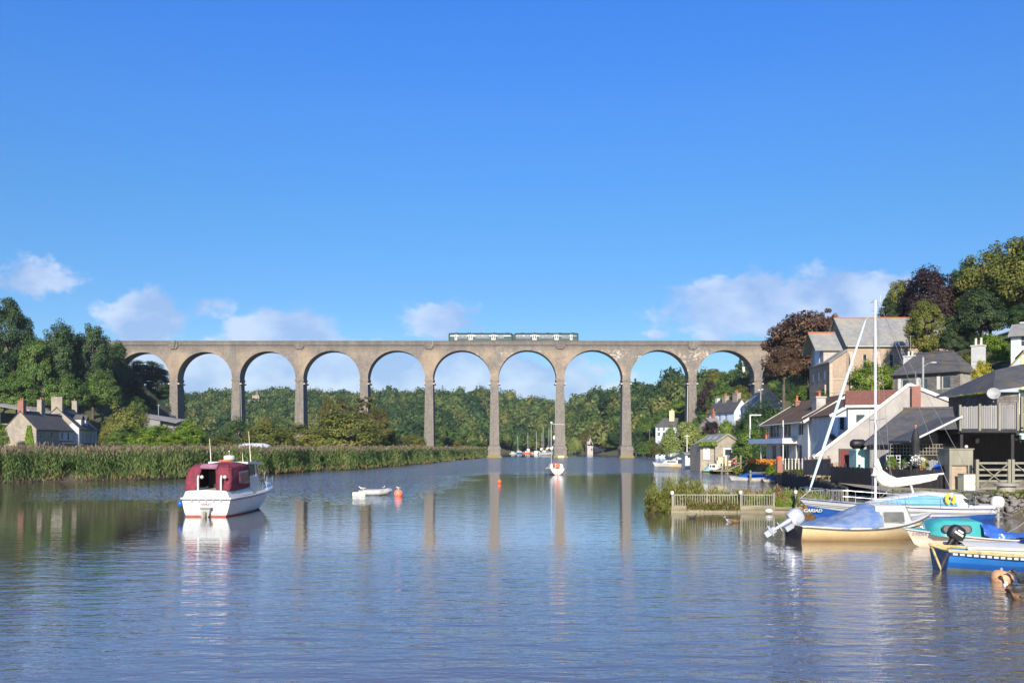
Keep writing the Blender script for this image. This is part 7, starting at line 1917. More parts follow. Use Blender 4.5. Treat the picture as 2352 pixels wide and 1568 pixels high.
def buoy(label, dx, dyw, r, mat, cat='buoy', sc=(1,1,1), stalk=True, dz=.35):
    Y = CH*FD/(dyw-1028); o = thing('mooring_buoy', label, cat, (X(dx,Y), Y, 0))
    mb = MB(); mb.ball((0,0,r*dz), r, 18, 12, sc); mb.build('float', K[mat], o, smooth=60)
    if stalk: mb = MB(); mb.tube([(0,0,r*(dz+.9)),(0,0,r*(dz+1.25))], r*.14, 8); mb.torus((0,0,r*(dz+1.35)), r*.16, r*.04, 10, 5); mb.build('ring', K['grey'], o, smooth=50)
    return Y
Yb1 = buoy('large round pink orange buoy beside the inflatable dinghy', 915, 1138.5, .29, 'pinkbuoy', dz=.55)
gull('gull perched on the large pink orange buoy', (X(915,Yb1), Yb1, .47), R(160), .7)
buoy('small orange red buoy in mid river', 1147, 1109.5, .20, 'orange', dz=.7)
buoy('white oval float lying at the right end of the planting raft', 1931, 1179, .20, 'gel', sc=(1.25,1,.85), stalk=False) if False else None
Yw = 41.4; o = thing('mooring_buoy', 'white oval float lying at the right end of the planting raft', 'buoy', (X(1772+77,Yw)-.9, Yw, .12))
mb = MB(); mb.ball((-.9+.05,0,0), .15, 14, 10, (1.35,1,.9)); mb.build('float', K['gel'], o, smooth=60)

# --- white yawl moored mid river, stern to us
Y = 101
t = thing('moored_cruiser', 'small white boat moored mid river, stern toward us, with orange cover and thin pole', 'boat', (X(1281,Y), Y, 0), R(92))
_, edge = hull(t, 6.5, [0,.3,.6,.85,1], [.85,1.2,1.15,.6,.01], [0,.5,1], [.72,.66,.95], [0,.5,1], [-.05,-.4,.1], [K['gel']], exp0=.45, exp1=.7, rake=.5)
gunwale(t, edge, K['gold'], .035); deck_sheet(t, edge, K['gel'], .02, .02)
cabin(t, [(1.6,.85,.65,.75,1.25),(3.6,.85,.68,.7,1.30),(4.6,.5,.75,.35,.95)], K['gel'])
mb = MB(); mb.ball((1.4,-.15,1.12), .24, 10, 8, (.7,1.1,1.0)); mb.box(.9,1.5,-.3,.15,.85,1.12); mb.build('orange_cover', K['orange'], t, smooth=50)
mb = MB(); mb.ball((1.2,.36,1.2), .2, 10, 8, (.6,.7,1.5)); mb.build('red_bundle', K['redpaint'], t, smooth=50)
mb = MB(); zt = Z(972,Y); mb.tube([(3.3,.0,1.2),(.9,.9,zt),(.9,.9,zt+.1)], .012, 5) if False else None
mb.tube([(.3,.72,.8),(.3,.72,zt)], .02, 6); mb.tube([(.3,.72,zt-.05),(.3,-.9,zt-.12)], .022, 6); mb.ball((.3,.72,zt+.08), .16, 8, 6); mb.build('wind_vane_pole', K['alu'], t, smooth=50)
mb = MB(); mb.ball((.3,.40,Z(1005,Y)), .17, 8, 6, (1,1,1.6)); mb.build('radar_reflector', K['gel'], t, smooth=50)
mb = MB(); mb.box(-.12,-.003,-.03,.03,-.2,.65); mb.build('rudder', K['terracotta'], t)
o = thing('river_sign', 'square cream notice board at the waterside pier foot', 'sign', (X(1289,276), 275.3, 0)); mb = MB(); mb.box(-1.1,.9,-.05,.05,Z(1054,276),Z(1046,276)); mb.build('board', K['cream'], o); mb = MB(); mb.box(-.8,-.65,.06,.16,-1,Z(1046,276)); mb.box(.4,.55,.06,.16,-1,Z(1046,276)); mb.build('posts', K['oak'], o)

# --- simple small craft builder for the far ones
def smallcraft(name, label, cat, x, y, rz, L, hm, covm=None, cab=None, mast=None, group=None, B_=.34, mast_lean=0.):
    t = thing(name, label, cat, (x, y, 0), rz, group)
    _, edge = hull(t, L, [0,.3,.6,.85,1], [L*B_*.36,L*B_*.45,L*B_*.42,L*B_*.22,.01], [0,.5,1], [L*.10,L*.095,L*.145], [0,.5,1], [-.1,-.25,.05], [K[hm]], rows=6, n=14, exp0=.35, exp1=.75, rake=L*.07)
    deck_sheet(t, edge, K['gel'], .02, .02); gunwale(t, edge, K['grey'], .03)
    b = L*B_*.36; z0 = L*.095
    if cab: cabin(t, [(L*cab[0],b,z0-.02,b*.85,z0+cab[2]),(L*cab[1],b*.9,z0,b*.7,z0+cab[2]),(L*(cab[1]+.12),b*.6,z0,b*.4,z0+.05)], K[cab[3] if len(cab) > 3 else 'gel'])
    if cab and cab[2] > .3:
        mb = MB(); 
        for sy in (-1, 1): mb.box(L*(cab[0]+.04), L*(cab[1]-.03), sy*b*.93-.02, sy*b*.93+.02, z0+cab[2]*.42, z0+cab[2]*.78)
        mb.build('window', K['glass'], t)
    if covm:
        mb = MB(); rings = []
        for (f, h) in ((.0,.02),(.12,.35),(.32,.55),(.55,.4),(.8,.08)):
            w = b*1.16*(1 if f < .6 else .6); rings.append([(L*f,-w,z0),(L*f,-w*.8,z0+h*.5),(L*f,0,z0+h+.04),(L*f,w*.8,z0+h*.5),(L*f,w,z0)])
        mb.loft(rings, closed=False, cap=False); mb.build('cover', K[covm], t, smooth=60)
    if mast:
        mb = MB(); mb.tube([(L*.55,0,z0),(L*.55+mast_lean,0,mast)], [.07,.05], 6); mb.build('mast', K['alu'], t)
        mb = MB(); zf_ = z0 + mast*.12; mb.tube([(L*.53,0,zf_+.3),(L*.1,0,zf_+.25)], .09, 6); mb.build('boom', K['sail'], t)
        mb = MB(); mb.tube([(L*.55+mast_lean,0,mast*.97),(L*.98,0,L*.14)], .02, 4); mb.tube([(L*.55+mast_lean,0,mast),(.05,0,L*.1)], .02, 4); mb.build('stays', K['wire'], t)
    return t
GMA = 'boats moored at the far yard beyond the viaduct'
far = [(1170,1042,'gel',None,0,4,0,'low pale dinghy at the left end of the far moorings'),(1182,1041,'bluehull',None,0,6,10,'blue hulled boat near the left of the far moorings'),(1192,1040,'gel',1004,9,7.5,100,'white yacht with short mast left of the orange hulled boat'),
       (1200,1041,'orange',None,0,6,5,'orange hulled boat in the far moorings'),(1214,1036,'gel',1001,8,8,95,'yacht with the lone mast behind the orange hulled boat'),(1221,1042,'gel',None,0,7,20,'white cabin boat between two masts at the far moorings'),
       (1231,1043,'gel',996,10,8.5,85,'yacht with reddish mast left of the tall mast group'),(1240,1045,'gel',None,0,8,30,'large white motor boat nearest at the far moorings'),(1243,1038,'gel',1004,8,7,80,'yacht with short mast behind the large white motor boat'),
       (1252,1041,'gel',984,11,9,100,'yacht with the tallest mast of the far group'),(1256,1038,'cream',995,9,8,70,'cream yacht just right of the tallest mast'),(1262,1043,'navy',None,0,7,15,'dark blue hulled boat right of the large motor boat'),
       (1267,1036,'bluewhite',990,10,8,95,'pale blue yacht ashore at the right of the far yard'),(1271,1036,'gel',986,10,8,85,'yacht with tall pale mast on the slip beside the pale blue one')]
for (dx, dyw, hm, mt, _, L, rz, lb) in far:
    Y = CH*FD/(max(dyw,1038.5)-1028); zoff = 0
    if dyw < 1040: Y = min(Y, 548)
    x = X(dx, Y); mz = Z(mt-6, Y) if mt else None
    c = smallcraft('moored_boat', lb, 'boat', x, Y, R(rz), L, hm, None, (.25,.6,.9), mz, GMA)
    if dyw < 1040: c.location.z = .9 + max(0, gz(x, Y))
for k, (dx, mt) in enumerate(((1278,992),(1283,996),(1290,988),(1293,983),(1311,1003))):
    Y = 560; x = X(dx-7, Y); c = smallcraft('moored_boat', ('leftmost yacht laid up ashore right of the far moorings','second yacht laid up ashore from the left, with shorter mast','middle yacht laid up ashore with tall mast','yacht laid up ashore with the tallest mast beside the pier','rightmost laid up yacht, half hidden by the mid river pier')[k], 'boat', x, Y, R(80+k*6), 8, 'bluewhite', None, (.25,.6,.9), Z(mt-2,Y), 'yachts laid up ashore in the far yard'); c.location.z = max(.6, gz(x, Y))
# boats along the right bank
smallcraft('moored_boat', 'grey yacht moored left of the white post by the willow', 'boat', X(1536,232), 232, R(80), 7.5, 'gel', None, (.25,.6,.7), Z(1003,232), None)
smallcraft('moored_boat', 'small grey boat moored behind the white motor boat', 'boat', X(1550,190), 190, R(60), 6, 'gel', 'bluewhite', None, None, None)
Y = 143; t = smallcraft('motor_boat', 'white open motor boat nose out in front of the willow', 'boat', X(1541,Y), Y, R(172), 5.5, 'gel', None, (.25,.6,.6), None, None); t.location.x += 2.5
mb = MB(); mb.box(1.4,1.6,-.3,.3,.5,1.5); mb.build('console', K['black'], t); outboard(t, (0,0,.6), 0, 0, (K['black'],K['black']), 1.2)
smallcraft('motor_boat', 'low tan tender tied beside the white open motor boat', 'boat', X(1568,141)+1.8, 141, R(178), 4.0, 'cream', None, None, None, None)
# green fishing boat
Y = 106.5
t = thing('fishing_boat', 'small dark green boat with white wheelhouse and blue cover by the landing stage', 'boat', (X(1613,Y), Y, 0), R(-4))
L = X(1656,Y)-X(1612,Y)
_, edge = hull(t, L, [0,.3,.6,.85,1], [.66,.82,.78,.48,.01], [0,.5,1], [.38,.42,.82], [0,.5,1], [-.1,-.25,.0], [K['gold'],K['green']], rows=8, rowmat=lambda s: 0 if s < .42 else 1, exp0=.35, exp1=.7, rake=.12)
gunwale(t, edge, K['white'], .035); deck_sheet(t, edge, K['gel'], .02, .03)
cabin(t, [(.75,.62,.38,.56,1.18),(1.6,.62,.42,.56,1.22),(1.95,.5,.5,.40,.78)], K['gel'], 'wheelhouse')
mb = MB(); [mb.box(a, b_, sy*.60-.012, sy*.60+.012, .78, 1.06) for sy in (-1,1) for a, b_ in ((.84,1.02),(1.12,1.5))]; mb.build('wheelhouse_window', K['glass'], t)
mb = MB(); mb.loft([[(x,-w,.40),(x,-w*.9,.40+h*.7),(x,0,.42+h),(x,w*.9,.40+h*.7),(x,w,.40)] for (x,w,h) in ((-.02,.62,.02),(.35,.66,.12),(.76,.62,.76))], closed=False, cap=False); mb.build('cover', K['lightteal'], t, smooth=60)
# covered speedboats
Y = 82; t = smallcraft('speedboat', 'white speedboat with dark blue cover moored by the timber piling', 'boat', X(1757,Y), Y-1.0, R(168), 3.6, 'gel', 'bluehull', None, None, None, .42)
outboard(t, (0,0,.42), 0, 10, (K['gel'],K['gel']), 1.0)
t = smallcraft('speedboat', 'tiny boat with bright blue cover right of the white speedboat', 'boat', X(1772,79)+1.3, 79, R(185), 2.2, 'gel', 'bluetarp', None, None, None, .5)
o = thing('dark_bow', 'dark hull corner of a covered boat behind the yacht', 'boat', (0,0,0)) if False else None

# --- blue and white sloop, bow to the left
Yc = 38.2
t = thing('sloop', 'white sloop with blue lower hull, furled cream mainsail and pale blue genoa sleeve', 'yacht', (X(2265,Yc), Yc-.15, 0), R(180-1.5))
L = (2265-1838)/FD*Yc
_, edge = hull(t, L, [0,.2,.5,.75,.9,1], [.78,1.10,1.22,.92,.45,.01], [0,.3,.6,1], [.50,.54,.66,.90], [0,.4,.8,1], [-.1,-.5,-.3,.05], [K['bluehull'],K['gel']],
   rows=12, rowmat=lambda s: 0 if s < .62 else 1, exp0=.30, exp1=.80, rake=.75)
gunwale(t, edge, K['navy'], .022, 'toe_rail', dz=.01); gunwale(t, edge, K['navy'], .012, 'cove_line', dz=-.17, out=.012)
deck_sheet(t, edge, K['gel'], .02, .01, crown=.06)
xx = lambda dx: (2265-dx)/FD*Yc
zz = lambda dy: Z(dy, Yc)
cabin(t, [(xx(2215),.80,.50,.62,zz(1150)-.02),(xx(2190),.86,.52,.70,zz(1132)),(xx(2120),.86,.58,.70,zz(1128)),(xx(2060),.80,.62,.62,zz(1138)),(xx(2005),.60,.68,.42,zz(1149)),(xx(1985),.42,.7,.30,zz(1155))], K['gel'], 'coachroof')
sheet(t, 'window_cover', [[(xx(2175),.885,.66),(xx(2100),.885,.68),(xx(2040),.80,.72),(xx(1990),.56,.76)],[(xx(2168),.80,zz(1143)),(xx(2110),.78,zz(1133)),(xx(2050),.70,zz(1142)),(xx(1996),.48,zz(1152))]], K['lightteal'], .015, 3, 4)
sheet(t, 'hatch_cover', [[(xx(2175),-.5,zz(1132)+.05),(xx(2120),-.5,zz(1128)+.06),(xx(2030),-.45,zz(1147)+.05)],[(xx(2175),.72,zz(1136)+.03),(xx(2120),.74,zz(1131)+.03),(xx(2030),.62,zz(1148)+.03)]], K['lightteal'], .015, 5, 4) if False else None
mb = MB(); [mb.prism([(xx(2228),.70),(xx(2196),.98),(xx(2190),.98),(xx(2190),.70)], sy*.74-.01, sy*.74+.01) for sy in (-1,1)]; mb.build('spray_window', K['glass'], t)
cabin(t, [(.02,.70,.42,.62,.66),(xx(2215),.80,.46,.72,.70)], K['gel'], 'cockpit_coaming')
# mast, boom, sails, rigging
mx = xx(2010); mtop = Z(690, Yc)
mb = MB(); mb.tube([(mx,0,.6),(mx,0,mtop)], .056, 12); mast = mb.build('mast', K['alu'], t, smooth=50)
mb = MB(); mb.tube([(mx+.02,0,mtop),(mx+.02,0,mtop+.02),(mx+.22,0,mtop-.12)], .012, 5); mb.tube([(mx-.22,0,mtop-.1),(mx-.24,0,mtop+.22)], .008, 5); mb.box(mx-.2,mx+.15,-.015,.015,mtop-.12,mtop-.06); mb.build('masthead_gear', K['steel'], mast)
zsp = Z(962, Yc); mb = MB(); mb.tube([(mx-.1,-.95,zsp),(mx,0,zsp-.05),(mx-.1,.95,zsp)], .02, 6); mb.build('spreader', K['alu'], mast)
bx = xx(2152); bz0, bz1 = Z(1100,Yc), Z(1088,Yc)
mb = MB(); mb.tube([(mx-.08,0,Z(1104,Yc)),(bx-.25,0,Z(1087,Yc))], .045, 8); boom = mb.build('boom', K['alu'], t, smooth=50)
rings = []; rr = random.Random(8)
for (dx, dy, hh, ww) in ((2007,1068,.14,.08),(2011,1084,.50,.22),(2022,1096,.66,.26),(2042,1105,.46,.22),(2062,1108,.30,.17),(2085,1106,.27,.15),(2110,1102,.26,.14),(2135,1097,.24,.13),(2147,1095,.20,.10),(2151,1092,.08,.05)):
    c = (xx(dx), 0, Z(dy,Yc)); rings.append([(c[0]+.03*rr.uniform(-1,1), ww*math.cos(a)*(1+.22*math.sin(3*a+dx)), c[2]+hh*math.sin(a)*.6*(1+.15*math.sin(5*a+dx))) for a in np.linspace(0,2*PI,17)[:-1]])
mb = MB(); mb.loft(rings); sl_ = mb.build('mainsail', K['sail'], t, smooth=60)
mb = MB(); rings = [[(mx-.10+r_*math.cos(a)*1.0, r_*.8*math.sin(a), z) for a in np.linspace(0,2*PI,13)[:-1]] for (z, r_) in ((Z(1052,Yc),.02),(Z(1060,Yc),.09),(Z(1075,Yc),.20),(Z(1084,Yc),.22),(Z(1092,Yc),.30))]
mb.loft(rings); mb.build('sail_head', K['sail'], sl_, smooth=60)
mb = MB()
for dx in (2060,2085,2110,2133): mb.torus((xx(dx),0,Z(1104-(dx-2060)*.11,Yc)), .155, .012, 14, 5, 'z'); 
o_ = mb.build('sail_ties', K['rope'], sl_); 
for v in o_.data.vertices: pass
# forestay with rolled genoa in a light blue sleeve
fx, fz = xx(1862), zz(1128); hx_, hz_ = xx(1988), Z(735,Yc)
A_, B_ = Vector((fx+.05,0,fz)), Vector((hx_,0,hz_)); T_ = Vector((mx+.03,0,mtop-.05))
mb = MB(); mb.tube([(L-.05,0,.95), A_], .015, 6); mb.tube([B_, T_+Vector((.02,0,-.5))], .012, 6); mb.build('forestay', K['wire'], t)
mb = MB(); mb.tube([A_.lerp(B_, u) for u in (0,.05,.2,.5,.8,.95,1)], [.03,.05,.068,.068,.05,.04,.02], 10); mb.build('furled_genoa', M('pale_blue_sail_sleeve', (.38,.58,.68), (.55,.66,.70), 1.2, .7, stretch=(1,1,.4)), t, smooth=60)
mb = MB(); cr = 8
mb.tube([(mx-.03,0,mtop-.03),(.05,0,.6)], .009, 5)
mb.tube([(mx-.02,0,mtop*.97),(mx-.1,.95,zsp),(mx-.3,1.1,.62)], .009, 5); mb.tube([(mx-.02,0,mtop*.97),(mx-.1,-.95,zsp),(mx-.3,-1.1,.62)], .009, 5)
mb.tube([(mx,0,zsp),(mx-.7,1.1,.6)], .009, 5); mb.tube([(mx,0,zsp),(mx+.6,1.08,.66)], .009, 5); mb.tube([(mx,0,zsp),(mx-.7,-1.1,.6)], .009, 5)
mb.tube([(mx-.2,.02,mtop*.99),(bx-.25,0,Z(1087,Yc))], .009, 5); mb.tube([(mx-.13,.06,mtop*.9),(mx-.16,.06,.8)], .008, 5)
mb.build('rigging', K['wire'], t)
mb = MB(); mb.tube([(bx-.25,0,Z(1087,Yc)),(xx(2192),.0,.9)], .010, 5); mb.build('mainsheet', K['rope'], t); mb = MB(); mb.tube([(mx-.1,0,.85),(xx(2060),0,Z(1106,Yc))], .012, 5); mb.build('kicking_strap', K['rope'], t)
mb = MB(); mb.tube([(xx(2096),0,zz(1132)),(xx(2090),0,Z(1112,Yc))], .05, 8); mb.build('boom_crutch', K['gel'], t)
# rails
ys = lambda f: float(np.interp(f, [0,.2,.5,.75,.9,1], [.78,1.10,1.22,.92,.45,.06]))-.07
for sg in (-1, 1):
    stanchions(t, [(L*f, sg*ys(f), float(np.interp(f,[0,.3,.6,1],[.50,.54,.66,.90]))) for f in (.12,.3,.48,.66,.80)], .55, K['steel'], (1.0,.52), 'guard_rail', .013)
mb = MB(); mb.tube([(L*.80,-.66,.74),(L*.86,-.5,1.36),(L*.985,-.16,1.42),(L*1.0,0,1.42),(L*.985,.16,1.42),(L*.86,.5,1.36),(L*.80,.66,.74)], .016, 6)
for f, y in ((.90,.38),(.96,.2)):
    for sg in (-1,1): mb.tube([(L*f,sg*y,.84),(L*f+.05,sg*y*.95,1.39)], .013, 6)
mb.build('pulpit', K['steel'], t, smooth=50)
mb = MB(); mb.tube([(xx(2200),-.86,.6),(xx(2204),-.88,1.15),(xx(2222),-.86,1.22),(.25,-.70,1.2),(.05,-.5,1.15),(.0,0,1.15),(.05,.5,1.15),(.25,.70,1.2),(xx(2222),.86,1.22),(xx(2204),.88,1.15),(xx(2200),.86,.6)], .016, 6); mb.build('pushpit', K['steel'], t, smooth=50)
o = thing('horseshoe_lifebuoy', 'yellow horseshoe lifebuoy hung on the stern rail of the sloop', 'lifebuoy', (X(2183,37.1), 37.1, Z(1146,37.1)), R(0))
mb = MB(); pts = [(.17*math.cos(a), 0, .20*math.sin(a)) for a in np.linspace(R(-62), R(242), 18)]; mb.tube(pts, .075, 10); mb.build('foam_ring', K['yellow'], o, smooth=60)
mb = MB(); mb.tube([(-.02,-.09,-.15),(-.02,-.09,.2)], .008, 5); mb.box(-.05,.05,-.09,-.07,.1,.28); mb.build('strap', K['white'], o)
outboard(t, (-.22,.15,.55), 0, 0, (K['gel'],K['grey']), 1.0)
mb = MB(); mb.box(-.22,-.003,.02,.28,.25,.55); mb.build('outboard_bracket', K['steel'], t)
nm_ = text_mesh('CARIAD', .20, 'boat_name', K['gel'], t, (0,0,0), (0,0,0), .004, .18, .006, 1.0)
# lay the name on the port bow, following the plating
def on_hull(o, L, bt, bv, st, sv, kt, kv, exp0, exp1, x0, z0, sgn, flip):
    for v in o.data.vertices:
        u, w, d = v.co.x, v.co.y, v.co.z
        x = x0 + (-u if flip else u); z = z0 + w; t_ = min(.999, max(0, x/L))
        hb = smoothi(t_, bt, bv); zs = smoothi(t_, st, sv); zk = smoothi(t_, kt, kv); s = max(.02, (z-zk)/(zs-zk)); e = exp0 + (exp1-exp0)*t_**2.2
        y = hb*s**e + .012 + d
        v.co = (x, y*sgn, z)
    o.data.update()
on_hull(nm_, L, [0,.2,.5,.75,.9,1], [.78,1.10,1.22,.92,.45,.01], [0,.3,.6,1], [.50,.54,.66,.90], [0,.4,.8,1], [-.1,-.5,-.3,.05], .30, .80, xx(1872)+.15, .40, 1, True)

# --- cream day boat with blue cover, bow to the right
Yd = 30.2
t = thing('day_boat', 'cream day boat with white cuddy, faded blue cover and silver outboard', 'boat', (X(1816,Yd), Yd-.35, 0), R(4))
L = (2137-1816)/FD*Yd
DH = dict(bt=[0,.25,.55,.8,.93,1], bv=[.78,.95,.96,.66,.32,.01], st=[0,.35,.7,1], sv=[.50,.42,.52,.86], kt=[0,.5,.85,1], kv=[-.12,-.22,-.1,.12])
_, edge = hull(t, L, DH['bt'], DH['bv'], DH['st'], DH['sv'], DH['kt'], DH['kv'], [K['cream']], rows=14, exp0=.34, exp1=.72, rake=.45, clinker=1, n=34)
gunwale(t, edge, K['bark'], .022, 'gunwale', dz=-.02, out=.012); gunwale(t, edge, K['gel'], .028, 'white_capping', dz=.025)
deck_sheet(t, edge, K['gel'], .03, .005, .46, 1.0, 'foredeck', .05)
mb = MB(); mb.prismx([(-.76,.05),(.76,.05),(.74,.50),(-.74,.50)], -.03, -.003) if False else mb.prismx([(-.62,-.1),(.62,-.1),(.77,.47),(-.77,.47)], -.035, -.004); mb.build('transom_board', K['tar'], t)
xx = lambda dx: (dx-1816)/FD*Yd
zz = lambda dy: Z(dy, Yd)
cabin(t, [(xx(1985),.80,.42,.66,zz(1157)),(xx(2050),.76,.44,.64,zz(1156)),(xx(2058),.72,.45,.62,zz(1160)),(xx(2078),.66,.5,.50,zz(1193)),(xx(2098),.48,.55,.30,zz(1204))], K['gel'], 'cuddy')
wy = lambda x, z: -(.80 - (z-.42)/(zz(1157)-.42)*.13) - .004
plate(t, 'window', K['rubber'], rounded(xx(1999), xx(2052), zz(1196), zz(1169), .05, lambda x, z: wy(x,z), 4, -.05), .014)
plate(t, 'window_pane', K['lglass'], rounded(xx(2002), xx(2049), zz(1194), zz(1171), .045, lambda x, z: wy(x,z)-.018, 4, -.05), .006)
plate(t, 'windscreen', K['glass'], [(xx(2060),-.60,zz(1163)),(xx(2077),-.50,zz(1191)),(xx(2077),.50,zz(1191)),(xx(2060),.60,zz(1163))][::-1], .01)
mb = MB(); mb.tube([(xx(2006),-.4,zz(1155)),(xx(2010),-.4,zz(1151)),(xx(2020),-.4,zz(1151)),(xx(2024),-.4,zz(1155))], .015, 6); mb.build('grab_rail', K['oak'], t)
g_ = []
for (dx, z, w, dr) in ((1826,.50,.70,.02),(1850,.60,.72,.10),(1880,.67,.70,.16),(1915,.79,.70,.26),(1945,1.01,.68,.40),(1965,1.17,.67,.5),(1983,1.27,.66,.55),(1994,1.25,.66,.55)):
    zb = .50 if dx < 1960 else .44
    zb = float(np.interp(xx(dx)/L,[0,.35,.7],[.50,.43,.50]))
    ww = float(np.interp(xx(dx)/L,[0,.25,.55],[.80,.985,.99]))
    g_.append([(xx(dx),-ww,zb),(xx(dx),-ww*.93,zb+(z-zb)*.45),(xx(dx),-w*.75,zb+(z-zb)*.86),(xx(dx),0,z),(xx(dx),w*.75,zb+(z-zb)*.86),(xx(dx),ww*.93,zb+(z-zb)*.45),(xx(dx),ww,zb)])
sheet(t, 'cockpit_cover', g_, K['fadedcover'], .05, 4, 5)
outboard(t, (-.10,0,.55), 0, 58, (M('silver_cowling', (.62,.62,.64), (.52,.53,.55), 3, .3, metal=.5), M('silver_paint', (.55,.56,.58), (.45,.46,.48), 3, .35, metal=.5)), 1.05)
mb = MB(); mb.ball((L*.86,-.42,.66), .025); mb.tube([(L*.80,-.6,.62),(L*.9,-.3,.72),(L*.99,-.03,.9)], .012, 5); mb.build('bow_line', K['rope'], t)

# --- turquoise cuddy boat
Yl = 27.2
t = thing('cuddy_boat', 'cream hulled boat with turquoise cabin and bright blue tarpaulin', 'boat', (X(2093,Yl)+4.9*math.cos(R(3)), Yl+.15, 0), R(180-3))
L = 4.9
LH = dict(bt=[0,.3,.6,.85,1], bv=[.80,.98,.92,.52,.01], st=[0,.5,1], sv=[.30,.36,.58], kt=[0,.5,.9,1], kv=[-.12,-.22,-.1,.1])
_, edge = hull(t, L, LH['bt'], LH['bv'], LH['st'], LH['sv'], LH['kt'], LH['kv'], [M('faded_cream_gelcoat', (.80,.68,.52), (.72,.55,.38), 1.4, .4, stretch=(1,1,2))], rows=12, exp0=.32, exp1=.7, rake=.28, n=30)
gunwale(t, edge, K['gel'], .026, 'rubbing_strake', dz=-.01, out=.01)
deck_sheet(t, edge, K['teal'], .02, -.01, .0, 1.0, 'deck', .05)
xx = lambda dx: L - (dx-2093)/FD*Yl
zz = lambda dy: Z(dy, Yl)
cabin(t, [(xx(2246),.84,.32,.62,zz(1197)),(xx(2232),.84,.34,.66,zz(1193)),(xx(2165),.78,.40,.60,zz(1192)),(xx(2146),.70,.42,.48,zz(1199)),(xx(2134),.56,.46,.34,zz(1214))], K['teal'], 'cuddy')
cy = lambda x, z: (.84 - (z-.34)*.22 - max(0, x-xx(2165))*.0) - max(0,(x-xx(2200)))*.035 - .015
plate(t, 'window', K['tar'], [(p[0], cy(p[0],p[2])+.0, p[2]) for p in rounded(xx(2218), xx(2153), zz(1221), zz(1203), .11, 0.)][::-1], .018)
plate(t, 'window_pane', K['lglass'], [(p[0], cy(p[0],p[2])+.022, p[2]) for p in rounded(xx(2215), xx(2156), zz(1219.5), zz(1204.5), .10, 0.)][::-1], .005)
g_ = []
for (dx, z) in ((2240,zz(1194)),(2262,zz(1203)),(2290,zz(1214)),(2320,zz(1224)),(2352,zz(1229)),(2400,zz(1232)),(2440,zz(1233))):
    zb = float(np.interp(xx(dx)/L,[0,.5,1],[.31,.37,.58])); ww = float(np.interp(xx(dx)/L,[0,.3,.6,.85],[.80,.99,.93,.52]))
    g_.append([(xx(dx),ww,zb),(xx(dx),ww*.92,zb+(z-zb)*.5),(xx(dx),ww*.5,zb+(z-zb)*.9),(xx(dx),0,z+.02),(xx(dx),-ww*.5,zb+(z-zb)*.9),(xx(dx),-ww*.92,zb+(z-zb)*.5),(xx(dx),-ww,zb)])
sheet(t, 'tarpaulin', g_, K['bluetarp'], .09, 7, 6)
nm_ = text_mesh('LYDIA', .13, 'boat_name', M('faded_mauve_paint', (.30,.22,.36), (.26,.2,.3), 4, .6), t, (0,0,0), (0,0,0), .003)
on_hull(nm_, L, LH['bt'], LH['bv'], LH['st'], LH['sv'], LH['kt'], LH['kv'], .32, .7, xx(2119), .44, 1, True)
mb = MB(); mb.ball((xx(2148),.35,.62), .05, 8, 6); mb.bar((xx(2160),.3,.60),(xx(2132),.1,.62), .04); mb.build('anchor_gear', K['grey'], t)
mb = MB(); mb.bar((xx(2190),.1,zz(1190)),(xx(2150),.15,zz(1190)), .03, .03); mb.bar((xx(2236),.1,zz(1190)),(xx(2212),.15,zz(1190)), .03, .03); mb.build('roof_rail', K['bark'], t)

# --- white dinghy with black outboard, behind the blue one
Yw = 23.6
t = thing('white_dinghy', 'white open dinghy with red stripe and black outboard behind the blue boat', 'dinghy', (X(2196,Yw), Yw, 0), R(2))
L = 4.2
_, edge = hull(t, L, [0,.3,.6,.85,1], [.62,.76,.74,.45,.01], [0,.5,1], [.50,.46,.62], [0,.5,1], [-.1,-.2,.05], [K['gel'],K['redpaint'],K['gel']], rows=12, rowmat=lambda s: 1 if .60 < s < .70 else 0, exp0=.28, exp1=.7, rake=.3)
gunwale(t, edge, K['gel'], .04, 'rubbing_strake'); deck_sheet(t, edge, K['gel'], .05, .02, 0, 1, 'inner_moulding', .16)
mb = MB(); mb.lathe([(.20,0),(.16,.05),(.05,.09),(.04,.16)], 12, (L*.44,-.25,.62)); mb.build('mooring_cleat', K['navy'], t, smooth=50)
mb = MB(); mb.box(L*.5,L*.9,-.5,.5,.6,.66); mb.ball((L*.80,-.1,.62), .14, 10, 6, (1.2,1,.6)); mb.build('dark_cushion', K['black'], t)
ob = outboard(t, (-.02,.0,.62), R(0), 32, (K['black'],K['black']), .82, accent=K['white'])
mb = MB(); mb.tube([(.12,0,.08),(.62,-.02,.06)], [.022,.03], 8); mb.build('tiller', K['black'], ob, smooth=50)
# --- blue clinker dinghy in front
Yb_ = 21.9
t = thing('blue_dinghy', 'bright blue open boat with yellowed gunwale and black and white rubbing strip', 'dinghy', (X(2180,Yb_), Yb_+.45, 0), R(-1))
L = 4.6
BH = dict(bt=[0,.1,.4,.7,.88,1], bv=[.52,.66,.86,.78,.45,.01], st=[0,.5,1], sv=[.52,.42,.60], kt=[0,.5,1], kv=[-.10,-.16,.1])
_, edge = hull(t, L, BH['bt'], BH['bv'], BH['st'], BH['sv'], BH['kt'], BH['kv'], [M('weedy_bottom_paint', (.16,.20,.18), (.10,.12,.09), 3, .7), M('mid_blue_paint', (.015,.12,.42), (.012,.09,.33), 3, .35), K['skyblue']], rows=12,
      rowmat=lambda s: 0 if s < .33 else (1 if s < .58 else 2), exp0=.40, exp1=.75, rake=.3, n=30)
gunwale(t, edge, K['gold'], .045, 'gunwale', dz=.045, out=-.01)
mb1, mb2 = MB(), MB(); n_ = len(edge)
